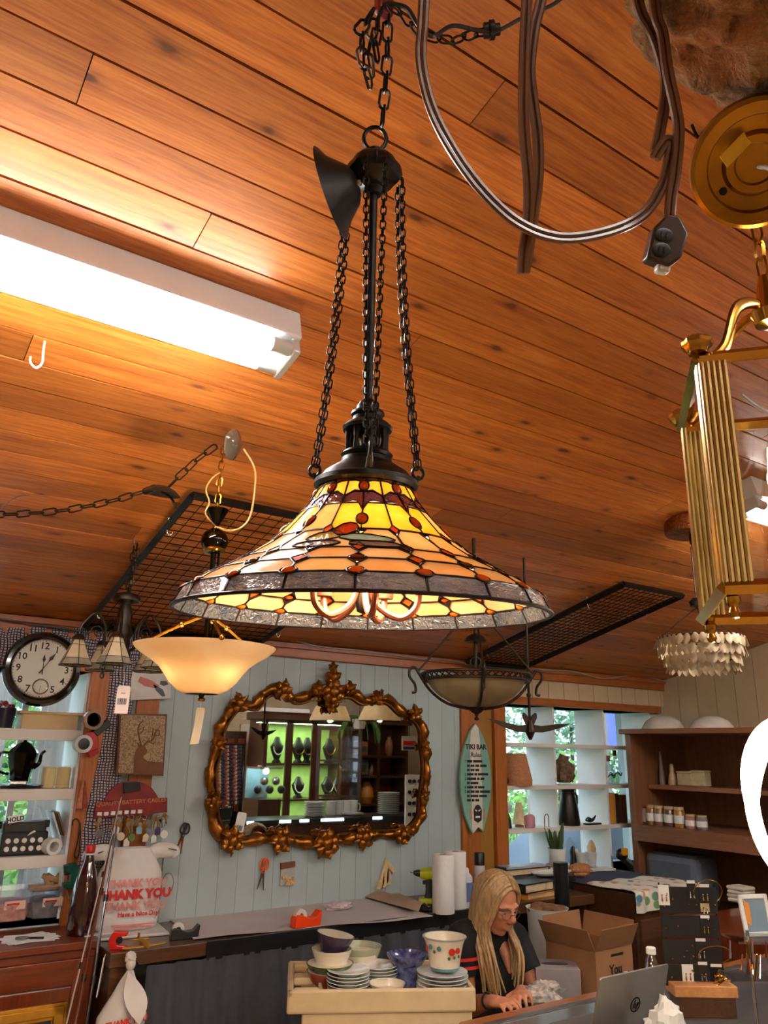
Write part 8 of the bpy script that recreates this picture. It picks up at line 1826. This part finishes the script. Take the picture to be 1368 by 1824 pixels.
# counter with crockery
k0 = atZ(478, 1472, .95); cyr = MY - k0.y
kx0, kx1 = 2.9, 7.0; ky1 = -.05; ky0 = -.55
pc_ = thing('crockery_counter', 'dark counter with lit glass front carrying white crockery, seen in the mirror', 'counter', (5, ky0, 0))
ct_z = MR(600, 1457, ky1).z
MB().span((kx0, ky0, ct_z - .05), (kx1, ky1, ct_z)).obj('top', BLACKP, pc_, 0, bev=.004); MB().span((kx0, ky0, 0), (kx1, ky1 - .03, ct_z - .22)).obj('body', DKW, pc_, 0); MB().span((kx0, ky1 - .035, ct_z - .22), (kx1, ky1 - .02, ct_z - .05)).obj('front', DKW, pc_, 0)
LEDM = mat('cool_led_strip', (220, 240, 255), .3, emit=5, ecol=(214, 236, 255))
for px0, px1 in ((440, 452), (498, 518), (534, 550), (572, 612), (664, 680)): a = MR(px0, 1460, ky1); b_ = MR(px1, 1460, ky1); MB().span((a.x, ky1 - .004, ct_z - .03), (b_.x, ky1 + .006, ct_z - .002)).obj('led_strip', LEDM, pc_, 0)
def mplates(px, r, n, lab, dz=.014):
    c = MR(px, 1450, (ky0 + ky1) / 2); c.z = ct_z
    for k in range(n): MB().lathe([(0, 0), (r * .6, 0), (r, .014), (r * .99, .017), (0, .006)], c + ZU * (dz * k), n=26).obj('plate', CERAMIC, label=lab % (k + 1 if False else ['lowest', 'second', 'third', 'fourth', 'fifth', 'sixth', 'seventh', 'eighth', 'ninth', 'tenth', 'eleventh', 'twelfth'][k]), cat='plate', group='plates on the counter in the mirror', base=c + ZU * (dz * k))
mplates(560, .125, 10, 'white plate in the mirror, %s from below in the left stack', .016)
mplates(692, .135, 12, 'white plate in the mirror, %s from below in the tall right stack', .021)
mplates(628, .13, 2, 'white plate in the mirror, %s of the flat pair'); 
for k, px in enumerate((590, 603, 616, 628)):
    c = MR(px, 1450, ky0 + .12); c.z = ct_z; cu_ = thing('white_mug', ['first', 'second', 'third', 'fourth'][k] + ' white mug from the left in the mirror', 'mug', c, 'mugs in the mirror'); MB().shell([(.05, 0), (.06, .02), (.062, .15), (.064, .155)], .004, o=c, n=22).obj('cup', CERAMIC, cu_); MB().tube(spline([c + Vector((.06, 0, .12)), c + Vector((.10, 0, .11)), c + Vector((.10, 0, .05)), c + Vector((.06, 0, .04))], 4), .008, 6).obj('handle', CERAMIC, cu_)
# drum shades hanging
for k, (px, lab) in enumerate(((588, 'left cream pleated lampshade seen in the mirror'), (676, 'right cream pleated lampshade seen in the mirror'))):
    p = MR(px, 1284, -.3); r_ = (MR(px + 31, 1284, -.3).x - p.x); t = thing('hanging_lampshade', lab, 'lampshade', p, 'lampshades in the mirror'); zt_ = MR(px, 1258, -.3).z
    MB().shell([(r_, p.z), (r_ * .97, p.z + .03), (r_ * .72, zt_)], .004, o=(p.x, p.y, 0), n=40, wave=lambda a, z: .012 * math.cos(a * 40)).obj('shade', lamp_glass('cream_pleated_shade', (214, 196, 160), (226, 210, 178), .4, .7, 30), t); MB().cyl((p.x, p.y, zt_), (p.x, p.y, ceil_z(p.y)), .006).obj('cord', IRON, t)
    MB().ball((p.x, p.y, (p.z + zt_) / 2), .04, 12, 8).obj('bulb', BULB, t); point(t, (p.x, p.y, (p.z + zt_) / 2 - .06), 5.0, (1, .82, .58), .04)
# dark bookcase on the right
BY = -2.2; bk = thing('dark_bookcase', 'dark red bookcase with ornaments at the right of the mirror', 'bookcase', (8, BY - .2, 0)); bx0, bx1 = MR(618, 1400, BY).x, MR(722, 1400, BY).x; bz1 = MR(660, 1290, BY).z
for x in (bx0, (bx0 + bx1) / 2, bx1): MB().span((x, BY - .4, 0), (x + .05, BY, bz1)).obj('upright', DKW, bk, 0)
MB().span((bx0, BY - .42, 0), (bx1, BY - .4, bz1)).obj('back', REDWV, bk, 0); MB().span((bx0 - .05, BY - .42, bz1), (bx1 + .1, BY + .04, bz1 + .08)).obj('cornice', DKW, bk, 0)
bz = [MR(660, y, BY).z for y in (1346, 1382, 1432)]
for z in bz: MB().span((bx0 + .05, BY - .4, z - .03), (bx1, BY, z)).obj('shelf', DKW, bk, 0)
def item(px, z, w, h, c, lab, cat, kind='box'):
    p = MR(px, 1400, BY - .18); p.z = z; cm = mat('mirror_item_%d_%d' % (c[0], c[2]), c, .5, 0, .15, 8); t = thing(cat.replace(' ', '_') + '_ornament', lab, cat, p)
    if kind == 'box': MB().box(p + ZU * (h / 2), (w, .2, h)).obj('body', cm, t, 0, bev=.02); MB().box(p + Vector((0, .102, h * .45)), (w * .6, .006, h * .4)).obj('front_panel', mat('item_panel', (60, 54, 46), .6), t, 0)
    else: MB().lathe([(0, 0), (w * .35, 0), (w * .5, h * .3), (w * .4, h * .7), (w * .2, h), (0, h)], p, n=18).obj('body', cm, t); MB().tube([p + Vector((w * .5 * math.cos(a), .0, h * .55 + h * .35 * math.sin(a))) for a in [2 * math.pi * q / 16 for q in range(16)]], .012, 6, closed=True).obj('ring', cm, t)
item(637, bz[1], .26, .24, (92, 88, 76), 'grey old radio on the bookcase in the mirror', 'radio'); item(640, bz[0], .16, .20, (150, 84, 44), 'orange-brown box on the upper bookcase shelf in the mirror', 'box'); item(692, bz[0], .12, .28, (150, 90, 56), 'tan carved figure on the upper shelf in the mirror', 'figure', 'l'); item(662, bz[1], .16, .2, (120, 100, 70), 'tan vase on the middle shelf in the mirror', 'vase', 'l'); item(652, bz[2], .26, .3, (186, 116, 30), 'golden wheel ornament on the low shelf in the mirror', 'wheel', 'l')
# left part: brown cupboard, white pillar shelf, lit case, hanging beads
LYm = -2.4; a = MR(395, 1400, LYm).x; b_ = MR(434, 1400, LYm).x; zt_ = MR(415, 1302, LYm).z
lcp = thing('brown_cupboard', 'dark brown cupboard at the left of the mirror', 'cupboard', ((a + b_) / 2, LYm - .2, 0)); MB().span((a, LYm - .4, 0), (b_, LYm, zt_)).obj('body', DKW, lcp, 0, bev=.01)
for s in (0, 1): MB().span((a + .03 + s * (b_ - a) / 2, LYm, .2), (a + (b_ - a) / 2 * (1 + s) - .03, LYm + .02, zt_ - .1)).obj('door', REDWV, lcp, 0, bev=.01)
a = MR(436, 1400, -2.7).x; b_ = MR(460, 1400, -2.7).x; wps = thing('white_shelf_unit', 'narrow white shelf unit at the left of the mirror', 'shelf', ((a + b_) / 2, -2.85, 0)); zt_ = MR(450, 1290, -2.7).z
MB().span((a, -3.0, 0), (b_, -2.97, zt_)).obj('back', SHELFP, wps, 0); MB().span((a, -3.0, 0), (a + .04, -2.7, zt_)).obj('side', SHELFP, wps, 0)
for k in range(6): MB().span((a, -2.97, .3 + k * .36), (b_, -2.7, .33 + k * .36)).obj('shelf', SHELFP, wps, 0)
a = MR(462, 1400, -1.0).x; b_ = MR(502, 1400, -1.0).x; za, zb2 = MR(480, 1424, -1.0).z, MR(480, 1370, -1.0).z
lcs = thing('lit_glass_case', 'small lit glass case with silver pieces seen in the mirror', 'display case', ((a + b_) / 2, -1.2, 0)); MB().span((a, -1.4, 0), (b_, -1.0, za)).obj('base', DKW, lcs, 0); MB().span((a, -1.4, zb2), (b_, -1.0, zb2 + .02)).obj('lid', STEEL, lcs, 0); MB().span((a, -1.4, za), (b_, -1.38, zb2)).obj('back', mat('pale_aqua_lining', (150, 190, 196), .5), lcs, 0); MB().span((a, -1.006, za), (b_, -1.0, zb2)).obj('glass', PANEG, lcs, 0)
for k in range(5): MB().ball((a + .08 + k * .08, -1.2, za + .1 + .1 * (k % 2)), .05, 12, 8).obj('silver_piece', STEEL if k % 2 else BLACKP, lcs)
point(lcs, ((a + b_) / 2, -1.15, zb2 - .03), 3, (.75, .95, 1), .03)
hb_ = thing('bead_strands', 'hanging strands of coloured beads at the left edge of the mirror', 'beads', MR(395, 1450, -.8)); rbb = random.Random(8); BC = [mat('coral_bead', (170, 80, 60), .4), mat('bone_bead', (190, 176, 150), .4), mat('dark_bead', (50, 40, 40), .4), mat('blue_bead', (40, 50, 90), .4)]
for k in range(12):
    px = 388 + k * 3.6; a = MR(px, 1330, -.8); b_ = MR(px, 1455 - rbb.uniform(0, 40), -.8)
    mm = MB(); n_ = 16
    for q in range(n_): mm.ball(a.lerp(b_, q / n_), .018, 6, 4)
    mm.obj('strand', BC[k % 4], hb_, kind='stuff')
a = MR(392, 1326, -.8); b_ = MR(434, 1326, -.8); MB().tube([a, b_], .012, 8).obj('rail', IRON, hb_); MB().cyl((b_.x, -.8, 0), b_, .014).obj('stand', IRON, hb_)
# sunglasses rack and poster on the right
sgx = MR(738, 1400, .25); sg = thing('sunglasses_rack', 'white sunglasses rack at the right of the mirror', 'rack', (sgx.x, .25, 0)); zt_ = MR(738, 1380, .25).z
MB().span((sgx.x - .13, .24, 0), (sgx.x + .18, .26, zt_)).obj('panel', WHITEP, sg, 0)
for r_ in range(4):
    for c_ in range(2):
        c = Vector((sgx.x - .06 + .14 * c_, .285, zt_ - .07 - .12 * r_)); mm = MB()
        for s in (-1, 1): mm.ball(c + Vector((s * .032, 0, 0)), (.028, .006, .022), 10, 6)
        mm.tube([c + Vector((-.01, 0, .01)), c + Vector((.01, 0, .01))], .003, 5); mm.obj('sunglasses', BLACKP, sg, kind='stuff')
pp_ = MR(729, 1324, -.5); po_ = thing('hanging_poster', 'small red and blue poster sign at the right of the mirror', 'sign', pp_); wdt = MR(742, 1324, -.5).x - pp_.x
MB().box(pp_, (wdt * 2, .01, wdt * 1.5)).obj('board', mat('poster_cream', (206, 190, 170), .6), po_, 0); MB().box(pp_ + Vector((0, .006, 0)), (wdt * 1.7, .004, wdt * .5)).obj('red_band', REDINK, po_, 0); MB().box(pp_ + Vector((0, .006, -wdt * .5)), (wdt * 1.7, .004, wdt * .3)).obj('blue_band', BC[3], po_, 0); MB().cyl(pp_ + ZU * wdt * .7, (pp_.x, pp_.y, ceil_z(pp_.y)), .004).obj('cord', IRON, po_)
# hanging plant
hpp = MR(640, 1298, -.95); hpl = thing('hanging_plant', 'trailing pale green plant hanging in the mirror', 'plant', hpp); rp2 = random.Random(12)
MB().lathe([(0, 0), (.07, .0), (.10, .12), (0, .12)], hpp, n=18).obj('pot', WHITEP, hpl); MB().cyl(hpp + ZU * .1, (hpp.x, hpp.y, ceil_z(hpp.y)), .004).obj('cord', IRON, hpl)
for k in range(22):
    a = rp2.uniform(0, 6.28); MB().tube(spline([hpp + ZU * .1, hpp + Vector((.12 * math.cos(a), .12 * math.sin(a), .16)), hpp + Vector((.24 * math.cos(a), .24 * math.sin(a), .02)), hpp + Vector((.28 * math.cos(a), .28 * math.sin(a), -.2 * rp2.random()))], 3), [.012] * 9 + [.004], 4, sq=.3).obj('leaf', LEAF[1], hpl)
